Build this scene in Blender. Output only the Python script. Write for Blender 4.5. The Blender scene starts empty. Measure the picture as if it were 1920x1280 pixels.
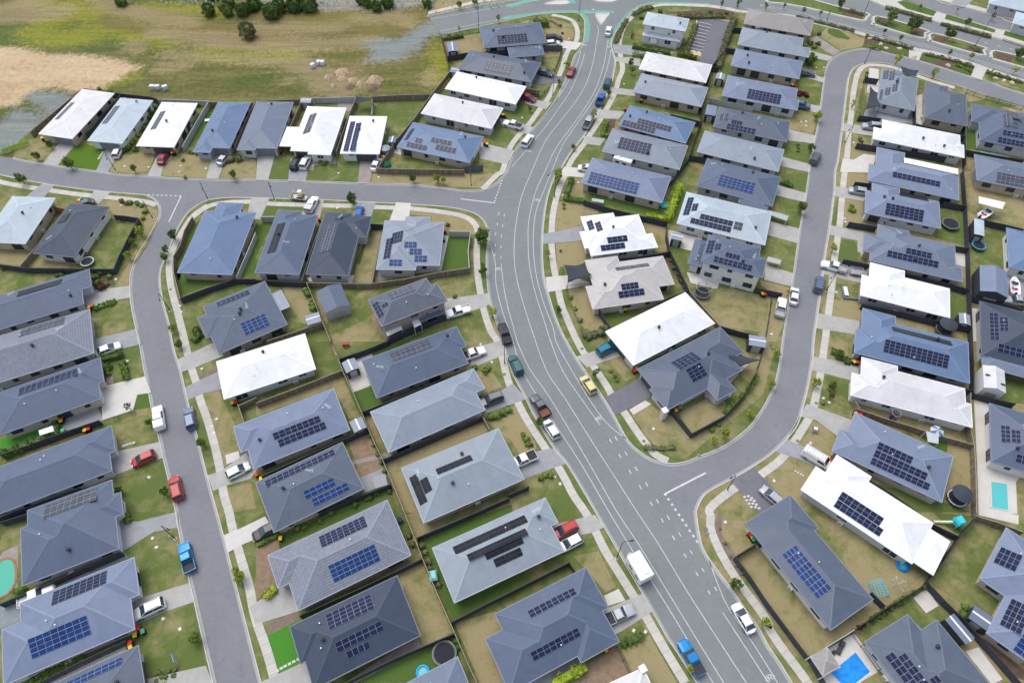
import bpy, bmesh, math, random
from mathutils import Vector, Matrix
from mathutils.bvhtree import BVHTree
from mathutils.geometry import tessellate_polygon
R = math.radians
random.seed(7)
S = bpy.context.scene
C = S.collection
# ---------------------------------------------------------------- camera
HC, PITCH, FPX = 107.0, R(54.0), 1280.0
cam_d = bpy.data.cameras.new('camera'); cam = bpy.data.objects.new('camera', cam_d); C.objects.link(cam)
cam.location = (0, 0, HC); cam.rotation_euler = (R(90) - PITCH, 0, 0)
cam_d.sensor_width = 36; cam_d.lens = 24; cam_d.clip_start = 1; cam_d.clip_end = 6000
S.camera = cam
# ---------------------------------------------------------------- world, sun, exposure
SUN_EL, SUN_AZ = R(64), R(318)      # azimuth clockwise from +Y
w = bpy.data.worlds.new('World'); S.world = w; w.use_nodes = True
nt = w.node_tree; bg = nt.nodes['Background']
sky = nt.nodes.new('ShaderNodeTexSky'); sky.sky_type = 'NISHITA'; sky.sun_disc = False
sky.sun_elevation = SUN_EL; sky.sun_rotation = SUN_AZ
sky.air_density = 1.0; sky.dust_density = 3.0; sky.ozone_density = 1.0
hs = nt.nodes.new('ShaderNodeHueSaturation'); hs.inputs['Saturation'].default_value = 0.6
nt.links.new(sky.outputs[0], hs.inputs['Color']); nt.links.new(hs.outputs[0], bg.inputs['Color'])
bg.inputs['Strength'].default_value = 0.15
sd = bpy.data.lights.new('sun', 'SUN'); sun = bpy.data.objects.new('sun', sd); C.objects.link(sun)
sd.energy = .8; sd.angle = R(42); sd.color = (1, .965, .91)
sdir = Vector((math.sin(SUN_AZ)*math.cos(SUN_EL), math.cos(SUN_AZ)*math.cos(SUN_EL), math.sin(SUN_EL)))
sun.rotation_euler = sdir.to_track_quat('Z', 'Y').to_euler(); sun.location = (0, 0, 150)
S.view_settings.view_transform = 'Standard'; S.view_settings.look = 'None'
S.view_settings.gamma = 1; S.view_settings.exposure = 0.62
S.render.engine = 'CYCLES'
# ---------------------------------------------------------------- surveying: points read off a 4x enlarged tile -> metres on a level plane
ORG = {k: (480*(i % 4), 320*(i//4)) for i, k in enumerate('abcdefghijklmnop')}
ORG['q'] = (0, 100)
GZ = 0.12                      # level of the lots; the roads lie at 0
cp, sp = math.cos(PITCH), math.sin(PITCH)
def pix(t, x, y):
    if t == 'z': return x, y
    o = ORG[t]; return o[0]+x/4, o[1]+y/4
def ray(X, Y):
    a = (X-960)/FPX; b = -(Y-640)/FPX
    return Vector((a, cp+b*sp, -sp+b*cp))
def P(t, x, y, z=GZ):
    d = ray(*pix(t, x, y)); k = (z-HC)/d.z
    return Vector((d.x*k, d.y*k, z))
def PX(v):                     # metres -> picture, only used to word labels (left / right / upper / lower)
    d = Vector(v)-Vector((0, 0, HC)); dep = d.y*cp-d.z*sp; up = d.y*sp+d.z*cp
    return 960+FPX*d.x/dep, 640-FPX*up/dep
def pts(t, L, z=GZ): return [P(t, x, y, z) for x, y in L]
def pairs(s):
    v = [float(q) for q in s.replace(',', ' ').split()]; return list(zip(v[::2], v[1::2]))
# ---------------------------------------------------------------- object helpers
def link(o, parent=None):
    C.objects.link(o)
    if parent is not None: o.parent = parent
    return o
def tag(o, label=None, cat=None, group=None, kind=None):
    if label: o['label'] = label
    if cat: o['category'] = cat
    if group: o['group'] = group
    if kind: o['kind'] = kind
    return o
def empty(name, loc, rz=0):
    o = bpy.data.objects.new(name, None); o.empty_display_size = .5
    o.location = loc; o.rotation_euler = (0, 0, rz); return link(o)
def mesh(name, bm, mats, parent=None, smooth=False, loc=None, rz=0):
    me = bpy.data.meshes.new(name); bm.to_mesh(me); bm.free()
    for m in (mats if isinstance(mats, (list, tuple)) else [mats]): me.materials.append(m)
    if smooth: me.shade_smooth()
    return inst(name, me, parent, loc, rz)
def inst(name, me, parent=None, loc=None, rz=0):
    o = bpy.data.objects.new(name, me)
    if loc is not None: o.location = loc
    if rz: o.rotation_euler = (0, 0, rz)
    return link(o, parent)
def box(bm, c, s, rz=0, mi=0, M=None, taper=1):
    vs = []
    for dz in (-.5, .5):
        k = taper if dz > 0 else 1
        for dx, dy in ((-.5, -.5), (.5, -.5), (.5, .5), (-.5, .5)):
            v = Vector((dx*s[0]*k, dy*s[1]*k, dz*s[2]))
            if rz: v.rotate(Matrix.Rotation(rz, 3, 'Z'))
            v += Vector(c)
            if M: v = M @ v
            vs.append(bm.verts.new(v))
    for f in ((3, 2, 1, 0), (4, 5, 6, 7), (0, 1, 5, 4), (1, 2, 6, 5), (2, 3, 7, 6), (3, 0, 4, 7)):
        bm.faces.new([vs[i] for i in f]).material_index = mi
def tube(bm, p, r, n=8, mi=0, caps=True):
    p = [Vector(q) for q in p]; rs = r if isinstance(r, (list, tuple)) else [r]*len(p); rings = []
    for i, q in enumerate(p):
        d = (p[min(i+1, len(p)-1)]-p[max(i-1, 0)]).normalized()
        a = d.orthogonal().normalized() if i == 0 else (a-d*a.dot(d)).normalized()
        b = d.cross(a)
        rings.append([bm.verts.new(q+(a*math.cos(2*math.pi*k/n)+b*math.sin(2*math.pi*k/n))*rs[i]) for k in range(n)])
    for u, v in zip(rings, rings[1:]):
        for k in range(n): bm.faces.new((u[k], u[(k+1) % n], v[(k+1) % n], v[k])).material_index = mi
    if caps:
        bm.faces.new(rings[0][::-1]).material_index = mi; bm.faces.new(rings[-1]).material_index = mi
def area2(L): return sum(L[i-1][0]*L[i][1]-L[i][0]*L[i-1][1] for i in range(len(L)))
def ccw(L): return list(L) if area2(L) > 0 else list(L)[::-1]
def prism(bm, L, z0, z1, mi=0, bottom=False, top=True):
    L = ccw(L); a = [bm.verts.new((v[0], v[1], z0)) for v in L]; b = [bm.verts.new((v[0], v[1], z1)) for v in L]
    n = len(L)
    for i in range(n): bm.faces.new((a[i], a[(i+1) % n], b[(i+1) % n], b[i])).material_index = mi
    if top:
        f = bm.faces.new(b); f.material_index = mi
    if bottom: bm.faces.new(a[::-1]).material_index = mi
def flat(bm, L, z):
    L = [Vector((v[0], v[1], 0)) for v in ccw(L)]; vs = [bm.verts.new((v[0], v[1], z)) for v in L]
    for t in tessellate_polygon([L]):
        if len(set(t)) < 3: continue
        f = bm.faces.new([vs[i] for i in t]); f.normal_update()
        if f.normal.z < 0: f.normal_flip()
def sheet(name, L, z, m, kind='structure'):
    bm = bmesh.new(); flat(bm, L, z)
    o = mesh(name, bm, m); tag(o, kind=kind); return o
def catmull(L, n=5, closed=False):
    out = []; N = len(L)
    for i in range(N if closed else N-1):
        g = (lambda k: L[k % N]) if closed else (lambda k: L[max(0, min(N-1, k))])
        a, b, c, d = g(i-1), g(i), g(i+1), g(i+2)
        for k in range(n):
            t = k/n
            out.append(0.5*((2*b)+(c-a)*t+(2*a-5*b+4*c-d)*t*t+(3*b-a-3*c+d)*t**3))
    if not closed: out.append(L[-1].copy())
    return out
def offs(L, d, closed=False):
    out = []; N = len(L)
    for i in range(N):
        if closed: a, b = L[i-1], L[(i+1) % N]
        else: a, b = L[max(i-1, 0)], L[min(i+1, N-1)]
        t = Vector((b[0]-a[0], b[1]-a[1], 0)); 
        t = t.normalized() if t.length > 1e-6 else Vector((1, 0, 0))
        out.append(Vector((L[i][0]-t.y*d, L[i][1]+t.x*d, L[i][2])))
    return out
def strip_bm(bm, L, d0, d1, z, mi=0):
    A = offs(L, d0); B = offs(L, d1)
    a = [bm.verts.new((v.x, v.y, z)) for v in A]; b = [bm.verts.new((v.x, v.y, z)) for v in B]
    uvl = bm.loops.layers.uv.verify(); u = 0
    for i in range(len(L)-1):
        f = bm.faces.new((a[i], a[i+1], b[i+1], b[i])); f.material_index = mi; u2 = u+(L[i+1]-L[i]).length
        for lp, q in zip(f.loops, ((u, 0), (u2, 0), (u2, 1), (u, 1))): lp[uvl].uv = q
        u = u2
        f.normal_update()
        if f.normal.z < 0: f.normal_flip()
# ---------------------------------------------------------------- materials
def N(nt, typ, **kw):
    n = nt.nodes.new(typ)
    for k, v in kw.items():
        if k in n.inputs: n.inputs[k].default_value = v
        else: setattr(n, k, v)
    return n
def new_mat(name, rough=.8, spec=.3, metal=0):
    m = bpy.data.materials.new(name); m.use_nodes = True; b = m.node_tree.nodes['Principled BSDF']
    b.inputs['Roughness'].default_value = rough; b.inputs['Specular IOR Level'].default_value = spec
    b.inputs['Metallic'].default_value = metal
    return m, m.node_tree, b
def ramp(nt, fac, stops):
    r = nt.nodes.new('ShaderNodeValToRGB'); e = r.color_ramp.elements
    while len(e) < len(stops): e.new(.5)
    for q, (p, c) in zip(e, stops): q.position = p; q.color = (*c, 1)
    nt.links.new(fac, r.inputs[0]); return r.outputs[0]
def mixc(nt, fac, a, b, bt='MIX'):
    m = nt.nodes.new('ShaderNodeMix'); m.data_type = 'RGBA'; m.blend_type = bt
    for s, v in ((m.inputs[0], fac), (m.inputs[6], a), (m.inputs[7], b)):
        if isinstance(v, (int, float)): s.default_value = v
        elif isinstance(v, tuple): s.default_value = (*v, 1)
        else: nt.links.new(v, s)
    return m.outputs[2]
def mth(nt, op, a, b=None, c=None, clamp=False):
    m = nt.nodes.new('ShaderNodeMath'); m.operation = op; m.use_clamp = clamp
    for i, v in enumerate((a, b, c)):
        if v is None: continue
        if isinstance(v, (int, float)): m.inputs[i].default_value = v
        else: nt.links.new(v, m.inputs[i])
    return m.outputs[0]
def wpos(nt): return nt.nodes.new('ShaderNodeNewGeometry').outputs['Position']
def noise(nt, scale, det=3, rough=.6, vec=None, dist=0):
    n = N(nt, 'ShaderNodeTexNoise', Scale=scale, Detail=det, Roughness=rough, Distortion=dist)
    nt.links.new(vec if vec is not None else wpos(nt), n.inputs['Vector']); return n.outputs['Fac']
def bump(nt, b, h, dist, st=.5):
    n = N(nt, 'ShaderNodeBump', Strength=st, Distance=dist); nt.links.new(h, n.inputs['Height']); nt.links.new(n.outputs[0], b.inputs['Normal'])
MC = {}
def plain(name, col, rough=.7, var=.1, sc=3., metal=0, spec=.3):
    key = (name, col, rough)
    if key in MC: return MC[key]
    m, nt, b = new_mat(name, rough, spec, metal)
    f = noise(nt, sc, 4)
    a = tuple(c*(1-var) for c in col); d = tuple(min(1, c*(1+var)) for c in col)
    nt.links.new(ramp(nt, f, [(.3, a), (.7, d)]), b.inputs['Base Color'])
    MC[key] = m; return m
def grass_mat(name, bias=0., green=(.165, .178, .066), dry=(.29, .242, .13), lush=(.108, .145, .042)):
    m, nt, b = new_mat(name, .95, .1)
    big = noise(nt, .17, 3, .6, dist=.6); mid = noise(nt, .55, 5, .65, dist=.4); fine = noise(nt, 7., 4, .75); fin2 = noise(nt, 28., 2, .8)
    f = mth(nt, 'ADD', mth(nt, 'MULTIPLY', big, .7), mth(nt, 'MULTIPLY', mid, .54))
    info = nt.nodes.new('ShaderNodeObjectInfo'); f = mth(nt, 'ADD', f, bias-.12)
    f = mth(nt, 'ADD', f, mth(nt, 'MULTIPLY', mth(nt, 'SUBTRACT', info.outputs['Random'], .5), .14))
    col = ramp(nt, f, [(.36, lush), (.46, green), (.54, tuple((x+y)/2 for x, y in zip(green, dry))), (.64, dry)])
    col = mixc(nt, .75, col, ramp(nt, fine, [(.25, (.68, .7, .66)), (.5, (1, 1, 1)), (.75, (1.24, 1.2, 1.14))]), 'MULTIPLY')
    col = mixc(nt, .5, col, ramp(nt, fin2, [(.3, (.6, .6, .6)), (.7, (1.4, 1.4, 1.4))]), 'MULTIPLY')
    pal = noise(nt, 1.3, 6, .8)
    col = mixc(nt, mth(nt, 'MULTIPLY', ramp(nt, pal, [(.63, (0, 0, 0)), (.72, (1, 1, 1))]), .45), col, (.3, .26, .18))
    nt.links.new(col, b.inputs['Base Color']); bump(nt, b, fine, .06, .5)
    return m
G_BASE = grass_mat('lawn_mixed', -.02)
G_GREEN = grass_mat('lawn_green', -.12)
G_LUSH = grass_mat('lawn_lush', -.26, green=(.11, .155, .042), lush=(.08, .135, .032))
G_DRY = grass_mat('lawn_dry', .13)
G_TURF = grass_mat('artificial_turf', -.45, green=(.075, .24, .035), lush=(.065, .22, .03))
G_BRIGHT = grass_mat('lawn_bright', -.4, green=(.1, .19, .02), lush=(.085, .16, .02))
def dirt_mat(name, a, b_, sc=1.2):
    m, nt, b = new_mat(name, .95, .1)
    f = noise(nt, sc, 6, .7, dist=.4); g = noise(nt, 14, 3, .7)
    c = mixc(nt, .6, ramp(nt, f, [(.3, a), (.7, b_)]), ramp(nt, g, [(.3, (.65, .65, .65)), (.7, (1.3, 1.3, 1.3))]), 'MULTIPLY')
    nt.links.new(c, b.inputs['Base Color']); bump(nt, b, g, .05, .5); return m
M_MULCH = dirt_mat('mulch', (.09, .06, .045), (.16, .11, .08))
M_BARK = dirt_mat('bark_chips', (.16, .12, .1), (.25, .2, .17))
M_DIRT = dirt_mat('bare_soil', (.2, .14, .095), (.3, .22, .15))
M_GRAV = dirt_mat('blue_gravel', (.19, .23, .25), (.28, .31, .32))
M_SAND = dirt_mat('builders_sand', (.42, .3, .2), (.55, .42, .28))
def asphalt(name, a, b_):
    m, nt, b = new_mat(name, .85, .25)
    f = noise(nt, .12, 4, .6, dist=.5); g = noise(nt, 22, 3, .7); h = noise(nt, 1.1, 5, .7)
    c = mixc(nt, .45, ramp(nt, f, [(.3, a), (.7, b_)]), ramp(nt, g, [(.3, (.75, .75, .75)), (.7, (1.2, 1.2, 1.2))]), 'MULTIPLY')
    c = mixc(nt, .6, c, ramp(nt, h, [(.3, (.85, .85, .85)), (.5, (1, 1, 1)), (.75, (1.1, 1.1, 1.1))]), 'MULTIPLY')
    sp_ = noise(nt, .5, 2, .5, dist=1.2)
    c = mixc(nt, mth(nt, 'MULTIPLY', ramp(nt, sp_, [(.66, (0, 0, 0)), (.74, (1, 1, 1))]), .3), c, tuple(q*.62 for q in a))
    c = mixc(nt, mth(nt, 'MULTIPLY', ramp(nt, noise(nt, .35, 4, .7, dist=2.), [(.62, (0, 0, 0)), (.7, (1, 1, 1))]), .16), c, tuple(q*1.5 for q in b_))
    nt.links.new(c, b.inputs['Base Color']); bump(nt, b, g, .01, .4); return m
M_ROAD = asphalt('asphalt_street', (.18, .186, .201), (.21, .216, .231))
M_COLL = asphalt('asphalt_main_road', (.18, .196, .199), (.206, .22, .222))
M_DARKDR = asphalt('asphalt_driveway', (.14, .14, .165), (.17, .17, .19))
def concrete(name, a, b_, joint=0, stain=.5):
    m, nt, b = new_mat(name, .85, .2)
    f = noise(nt, .5, 6, .7, dist=.5); g = noise(nt, 9, 4, .8)
    c = mixc(nt, .5, ramp(nt, f, [(.3, a), (.7, b_)]), ramp(nt, g, [(.3, (.8, .8, .8)), (.7, (1.12, 1.12, 1.12))]), 'MULTIPLY')
    s = noise(nt, 1.7, 5, .75, dist=.8)
    c = mixc(nt, mth(nt, 'MULTIPLY', ramp(nt, s, [(.58, (0, 0, 0)), (.75, (1, 1, 1))]), stain), c, tuple(q*.6 for q in a))
    if joint:
        uv = nt.nodes.new('ShaderNodeUVMap').outputs[0]; sx = nt.nodes.new('ShaderNodeSeparateXYZ'); nt.links.new(uv, sx.inputs[0])
        j = mth(nt, 'LESS_THAN', mth(nt, 'FRACT', mth(nt, 'DIVIDE', sx.outputs[0], joint)), .06/joint); c = mixc(nt, mth(nt, 'MULTIPLY', j, .6), c, tuple(q*.4 for q in a))
        sl = N(nt, 'ShaderNodeTexWhiteNoise', noise_dimensions='1D'); nt.links.new(mth(nt, 'FLOOR', mth(nt, 'DIVIDE', sx.outputs[0], joint)), sl.inputs['W'])
        c = mixc(nt, .3, c, ramp(nt, sl.outputs['Value'], [(0, (.75, .75, .74)), (1, (1.15, 1.15, 1.15))]), 'MULTIPLY')
    nt.links.new(c, b.inputs['Base Color']); bump(nt, b, g, .01, .3); return m
M_CONC = concrete('concrete_driveway', (.34, .33, .31), (.43, .42, .395))
M_CONC2 = concrete('concrete_pale', (.52, .5, .46), (.6, .58, .54), stain=.25)
M_CONC3 = concrete('concrete_grey', (.26, .265, .28), (.33, .335, .35))
M_EXPO = concrete('exposed_aggregate', (.25, .22, .2), (.34, .3, .275))
M_PATH = concrete('footpath_concrete', (.46, .44, .4), (.54, .52, .47), stain=.3)
M_PATHJ = concrete('footpath_slabs', (.46, .44, .4), (.54, .52, .47), joint=1.5, stain=.3)
M_GUT = concrete('gutter_concrete', (.3, .3, .295), (.38, .38, .37), stain=.5)
M_KERB = concrete('kerb_concrete', (.46, .46, .44), (.56, .55, .53), stain=.4)
M_LINE = plain('road_paint', (.52, .53, .54), .8, .22, 1.8)
M_BIKE = plain('green_lane_paint', (.14, .34, .26), .8, .12, 1.2)
GROUNDM = {'green': G_GREEN, 'lush': G_LUSH, 'dry': G_DRY, 'base': G_BASE, 'turf': G_TURF, 'bright': G_BRIGHT, 'mulch': M_MULCH, 'bark': M_BARK,
           'dirt': M_DIRT, 'gravel': M_GRAV, 'sand': M_SAND, 'conc': M_CONC, 'pale': M_CONC2, 'grey': M_CONC3, 'expo': M_EXPO, 'dark': M_DARKDR}
# ================================================================ GROUND, ROADS, KERBS
def zp(s, z=GZ): return [P('z', x, y, z) for x, y in pairs(s)]
# --- far terrain under everything
bm = bmesh.new(); bmesh.ops.create_grid(bm, x_segments=8, y_segments=8, size=2500)
tag(mesh('ground', bm, G_BASE, loc=(0, 0, -.3)), kind='structure')
# --- waste ground north-west of the lots: a soft-edged mix of grass, sand, gravel and tracks
m_f, nt, b = new_mat('waste_ground', .95, .1)
def attr(n): 
    a = N(nt, 'ShaderNodeAttribute'); a.attribute_name = n; return a.outputs['Fac']
wp = N(nt, 'ShaderNodeMapping'); nt.links.new(wpos(nt), wp.inputs['Vector']); wp.inputs['Scale'].default_value = (.3, 1, 1); wp.inputs['Rotation'].default_value = (0, 0, .05)
n1 = noise(nt, .09, 6, .7, vec=wp.outputs[0], dist=.6); n2 = noise(nt, .7, 6, .75); n3 = noise(nt, 3.2, 5, .8); n4 = noise(nt, 12, 3, .8)
col = ramp(nt, mth(nt, 'ADD', mth(nt, 'MULTIPLY', n1, .62), mth(nt, 'MULTIPLY', n2, .5)), [(.4, (.07, .105, .028)), (.5, (.115, .13, .04)), (.58, (.165, .152, .058)), (.66, (.24, .19, .1))])
def edge(a, k=1.1, lo=.36, hi=.64):
    s = mth(nt, 'ADD', a, mth(nt, 'MULTIPLY', mth(nt, 'SUBTRACT', mth(nt, 'ADD', mth(nt, 'ADD', mth(nt, 'MULTIPLY', n2, .5), mth(nt, 'MULTIPLY', n3, .35)), mth(nt, 'MULTIPLY', n1, .35)), .6), k))
    return ramp(nt, s, [(lo, (0, 0, 0)), (hi, (1, 1, 1))])
col = mixc(nt, mth(nt, 'MULTIPLY', edge(attr('lush'), 1.8), .8), col, ramp(nt, n2, [(.3, (.07, .11, .03)), (.7, (.13, .17, .05))]))
col = mixc(nt, mth(nt, 'MULTIPLY', edge(attr('lime'), 2.2, .3, .8), .8), col, ramp(nt, n2, [(.3, (.17, .19, .03)), (.7, (.31, .3, .045))]))
col = mixc(nt, mth(nt, 'MULTIPLY', edge(attr('rough'), 1.8), .8), col, ramp(nt, n3, [(.3, (.11, .105, .035)), (.7, (.25, .195, .085))]))
col = mixc(nt, mth(nt, 'MULTIPLY', edge(attr('track'), 2.4, .35, .7), .62), col, ramp(nt, n3, [(.3, (.22, .17, .09)), (.7, (.44, .36, .22))]))
col = mixc(nt, edge(attr('sand'), 1.6), col, ramp(nt, mth(nt, 'ADD', mth(nt, 'MULTIPLY', n2, .5), mth(nt, 'MULTIPLY', n1, .5)), [(.38, (.4, .28, .165)), (.5, (.53, .4, .25)), (.62, (.6, .475, .32))]))
col = mixc(nt, mth(nt, 'MULTIPLY', edge(attr('gravel'), 2.2), .85), col, ramp(nt, n3, [(.3, (.19, .225, .235)), (.7, (.29, .32, .33))]))
col = mixc(nt, edge(attr('stone'), 1.3), col, ramp(nt, n3, [(.3, (.22, .2, .17)), (.7, (.34, .31, .27))]))
ws = N(nt, 'ShaderNodeMapping'); nt.links.new(wpos(nt), ws.inputs['Vector']); ws.inputs['Scale'].default_value = (.11, 1, 1); ws.inputs['Rotation'].default_value = (0, 0, .07)
n5 = noise(nt, .4, 6, .75, vec=ws.outputs[0], dist=1.4)
stk = mixc(nt, edge(attr('sand'), 1.6), ramp(nt, n5, [(.32, (.6, .62, .55)), (.5, (1, 1, 1)), (.66, (1.4, 1.3, 1.1))]), (1, 1, 1))
col = mixc(nt, .65, col, stk, 'MULTIPLY')
col = mixc(nt, .8, col, ramp(nt, n3, [(.25, (.55, .55, .5)), (.5, (1, 1, 1)), (.75, (1.3, 1.3, 1.25))]), 'MULTIPLY')
col = mixc(nt, .5, col, ramp(nt, n4, [(.3, (.6, .6, .6)), (.7, (1.35, 1.35, 1.35))]), 'MULTIPLY')
nt.links.new(col, b.inputs['Base Color']); bump(nt, b, n3, .35, .7)
def inside(p, L):
    c = False
    for i in range(len(L)):
        a, b_ = L[i-1], L[i]
        if (a[1] > p[1]) != (b_[1] > p[1]) and p[0] < (b_[0]-a[0])*(p[1]-a[1])/(b_[1]-a[1])+a[0]: c = not c
    return c
def dseg(p, a, b_):
    dx, dy = b_[0]-a[0], b_[1]-a[1]; q = dx*dx+dy*dy
    t = 0 if q == 0 else max(0, min(1, ((p[0]-a[0])*dx+(p[1]-a[1])*dy)/q))
    return math.hypot(p[0]-a[0]-dx*t, p[1]-a[1]-dy*t)
def sdist(p, L):
    d = min(dseg(p, L[i-1], L[i]) for i in range(len(L)))
    return d if inside(p, L) else -d
FIELD = {  # attribute -> (closed polygons, polylines with half width)
 'sand': ([zp('-300 85,-40 85,20 88,90 100,170 105,230 112,268 124,235 140,205 158,190 172,140 172,95 165,60 172,42 185,40 198,15 200,-40 215,-300 260')], []),
 'gravel': ([zp('45 182,75 168,130 175,125 200,90 215,60 190'), zp('-300 215,0 225,25 200,50 205,100 215,60 245,40 265,10 283,-20 300,-300 300'),
             zp('680 78,720 70,740 75,770 60,810 38,830 60,800 70,790 92,750 108,690 115,700 100')], []),
 'lush': ([zp('-200 30,60 40,150 45,240 70,230 95,170 98,90 92,-200 88'), zp('205 150,240 140,255 150,230 165,205 165')], []),
 'track': ([zp('512 134,525 140,560 142,590 148,600 128,640 132,720 152,700 170,590 160,575 155,560 150,545 158,530 160'), zp('795 128,815 122,822 145,812 165,790 168')],
           [(zp('180 -5,220 14,290 32,360 42'), 1.6), (zp('0 30,60 30,110 22'), 2.5), (zp('290 62,360 72,480 80,600 82,700 78'), 2.0), (zp('310 98,400 106,520 112'), 1.0),
            (zp('-10 22,50 8,80 -2'), 3), (zp('250 85,262 92'), 1.5), (zp('560 118,600 150,640 168'), 2.5), (zp('670 35,740 30,760 38'), 1.5), (zp('300 128,340 124'), .7), (zp('480 50,640 50'), 1.2)]),
 'lime': ([], [(zp('90 -5,140 10,260 60,310 78'), 4), (zp('100 38,60 60,120 70,200 55'), 3.5), (zp('380 98,480 104,540 104'), 2), (zp('560 40,640 34,680 32'), 4), (zp('600 52,640 52'), 2), (zp('832 90,826 120,830 145'), 2.2), (zp('260 20,330 22,400 30'), 3), (zp('210 150,240 142'), 1.5)]),
 'rough': ([], [(zp('230 30,300 45,420 62,560 66,720 52,820 30'), 4.5), (zp('440 8,500 28,640 24,780 20'), 2.5)]),
 'stone': ([zp('380 -30,400 -10,480 2,600 20,700 18,770 14,830 -8,900 -40')], []),
}
x0, x1, y0, y1 = P('z', -330, 60, 0).x, P('z', 1000, 20, 0).x, P('z', 0, 420, 0).y, P('z', 400, -75, 0).y
nx, ny = int((x1-x0)/1.6), int((y1-y0)/1.6)
bm = bmesh.new(); lay = {k: bm.verts.layers.float.new(k) for k in FIELD}
rows = []
for j in range(ny+1):
    row = []
    for i in range(nx+1):
        x = x0+(x1-x0)*i/nx; y = y0+(y1-y0)*j/ny
        v = bm.verts.new((x, y, -.03)); p = (x, y)
        for k, (po, pl) in FIELD.items():
            d = -9
            for L in po: d = max(d, sdist(p, L))
            for L, hw in pl:
                d = max(d, 1.6+hw*1.15-min(dseg(p, L[q], L[q+1]) for q in range(len(L)-1)))
            v[lay[k]] = max(-.2, min(1.2, .5+d/9))
        row.append(v)
    rows.append(row)
for j in range(ny):
    for i in range(nx): bm.faces.new((rows[j][i], rows[j][i+1], rows[j+1][i+1], rows[j+1][i]))
tag(mesh('terrain', bm, m_f), kind='structure')
# --- road surface
sheet('road', zp('-400 250,24 296,400 310,790 300,870 200,1000 29,960 37,900 50,828 66,820 54,812 44,805 33,900 12,960 5,1010 -5,1060 -14,1100 -60,2600 -60,2900 400,2700 1900,-500 1900', 0), 0, M_ROAD)
# main road, paler asphalt
LK = '1097 -10,1094 35,1096 50,1094 78,1086 94,1077 105,1070 125,1055 160,1040 190,1020 217,995 246,974 270,960 292,950 312,942 332,927 380,912 425,915 450,912 482,914 532,920 570,930 602,942 640,960 697,985 745,1002 780,1037 837,1060 865,1085 905,1117 960,1155 1025,1172 1055,1202 1107,1225 1147,1250 1192,1272 1225,1307 1280,1350 1350'
RK = '1520 1340,1485 1280,1455 1232,1440 1210,1422 1177,1397 1142,1370 1102,1347 1072,1320 1032,1307 1000,1262 930,1210 850,1177 825,1152 780,1132 747,1085 677,1060 635,1042 595,1030 557,1020 520,1017 470,1019 420,1027 370,1040 332,1050 320,1070 287,1095 255,1107 232,1122 210,1140 175,1147 155,1154 120,1152 105,1146 86,1150 70,1155 60,1190 -10'
sheet('road', zp(LK+','+RK, 0), .004, M_COLL)
sheet('road', zp('828 66,820 54,812 44,805 33,900 12,960 5,1010 -5,1060 -14,1300 -10,1480 -30,1640 -12,1740 30,1920 86,2400 240,2400 300,1920 150,1715 90,1600 59,1527 40,1385 17,1247 7,1180 30,1100 30,1000 29,960 37,900 50', 0), .006, M_COLL)
# --- lots: raised blocks of ground with kerbs along the streets
def block(segs, m, far=None, extra_k=True, gut=.34, kw=.13):
    """segs: picture points along the kerb (smoothed); far: closing points, no kerb"""
    K = catmull([P('z', x, y, GZ) for x, y in pairs(segs)], 4, closed=(far is None))
    L = K+([P('z', x, y, GZ) for x, y in pairs(far)] if far else [])
    bm = bmesh.new(); flat(bm, L, GZ); s = 1 if area2(L) > 0 else -1
    tag(mesh('verge', bm, m), kind='structure')
    if far is None: K = K+[K[0].copy()]
    bm = bmesh.new()
    strip_bm(bm, K, s*kw, -.01*s, GZ+.064)
    strip_bm(bm, K, -.06*s, -(gut+.06)*s, .012, 1)
    A = offs(K, -.01*s); B = offs(K, -.07*s)
    a = [bm.verts.new((v.x, v.y, GZ+.064)) for v in A]; b_ = [bm.verts.new((v.x, v.y, .012)) for v in B]
    for i in range(len(K)-1): bm.faces.new((a[i], a[i+1], b_[i+1], b_[i]))
    tag(mesh('kerb', bm, [M_KERB, M_GUT]), kind='structure')
block('24 296,50 302,82 307,107 311,180 321,225 327,277 330,325 334,425 337,480 337,605 341,695 344,767 346,830 352,870 357,905 356,925 347,942 332,952 316,960 292,974 270,995 246,1020 217,1040 190,1055 160,1070 125,1077 105,1086 94,1094 78,1096 50,1094 35,1080 25,1040 25,1000 29,960 37,900 50,828 66',
      G_BASE, '833 100,862 135,826 180,700 184,480 186,395 190,300 184,225 176,156 166,128 190,56 248,30 270')
block('-60 314,0 328,50 339,80 344,100 347.5,175 357.5,250 364,275 367,290 375,297 385,299 398,294 415,275 450,257 480,246 510,244 538,246 570,255 615,262 645,270 690,279 735,287 777,300 827,307 860,322 922,330 960,335 990,352 1072,362 1115,375 1172,400 1280,424 1380',
      G_BASE, '424 1800,-900 1800,-900 300')
block('530 1450,489 1280,475 1225,447 1115,422 1017,407 960,400 935,385 880,370 820,350 745,340 700,325 650,317 607,305 562,300 527,302 505,312 480,332 432,350 402,367 387,390 376,425 371,475 371,505 372,605 375,705 380,780 384,842 389,880 397,900 407,912 425,915 450,912 482,914 532,920 570,930 602,942 640,960 697,985 745,1002 780,1037 837,1060 865,1085 905,1117 960,1155 1025,1172 1055,1202 1107,1225 1147,1250 1192,1272 1225,1307 1280,1360 1370',
      G_BASE, '1400 1700,560 1700')
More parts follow.
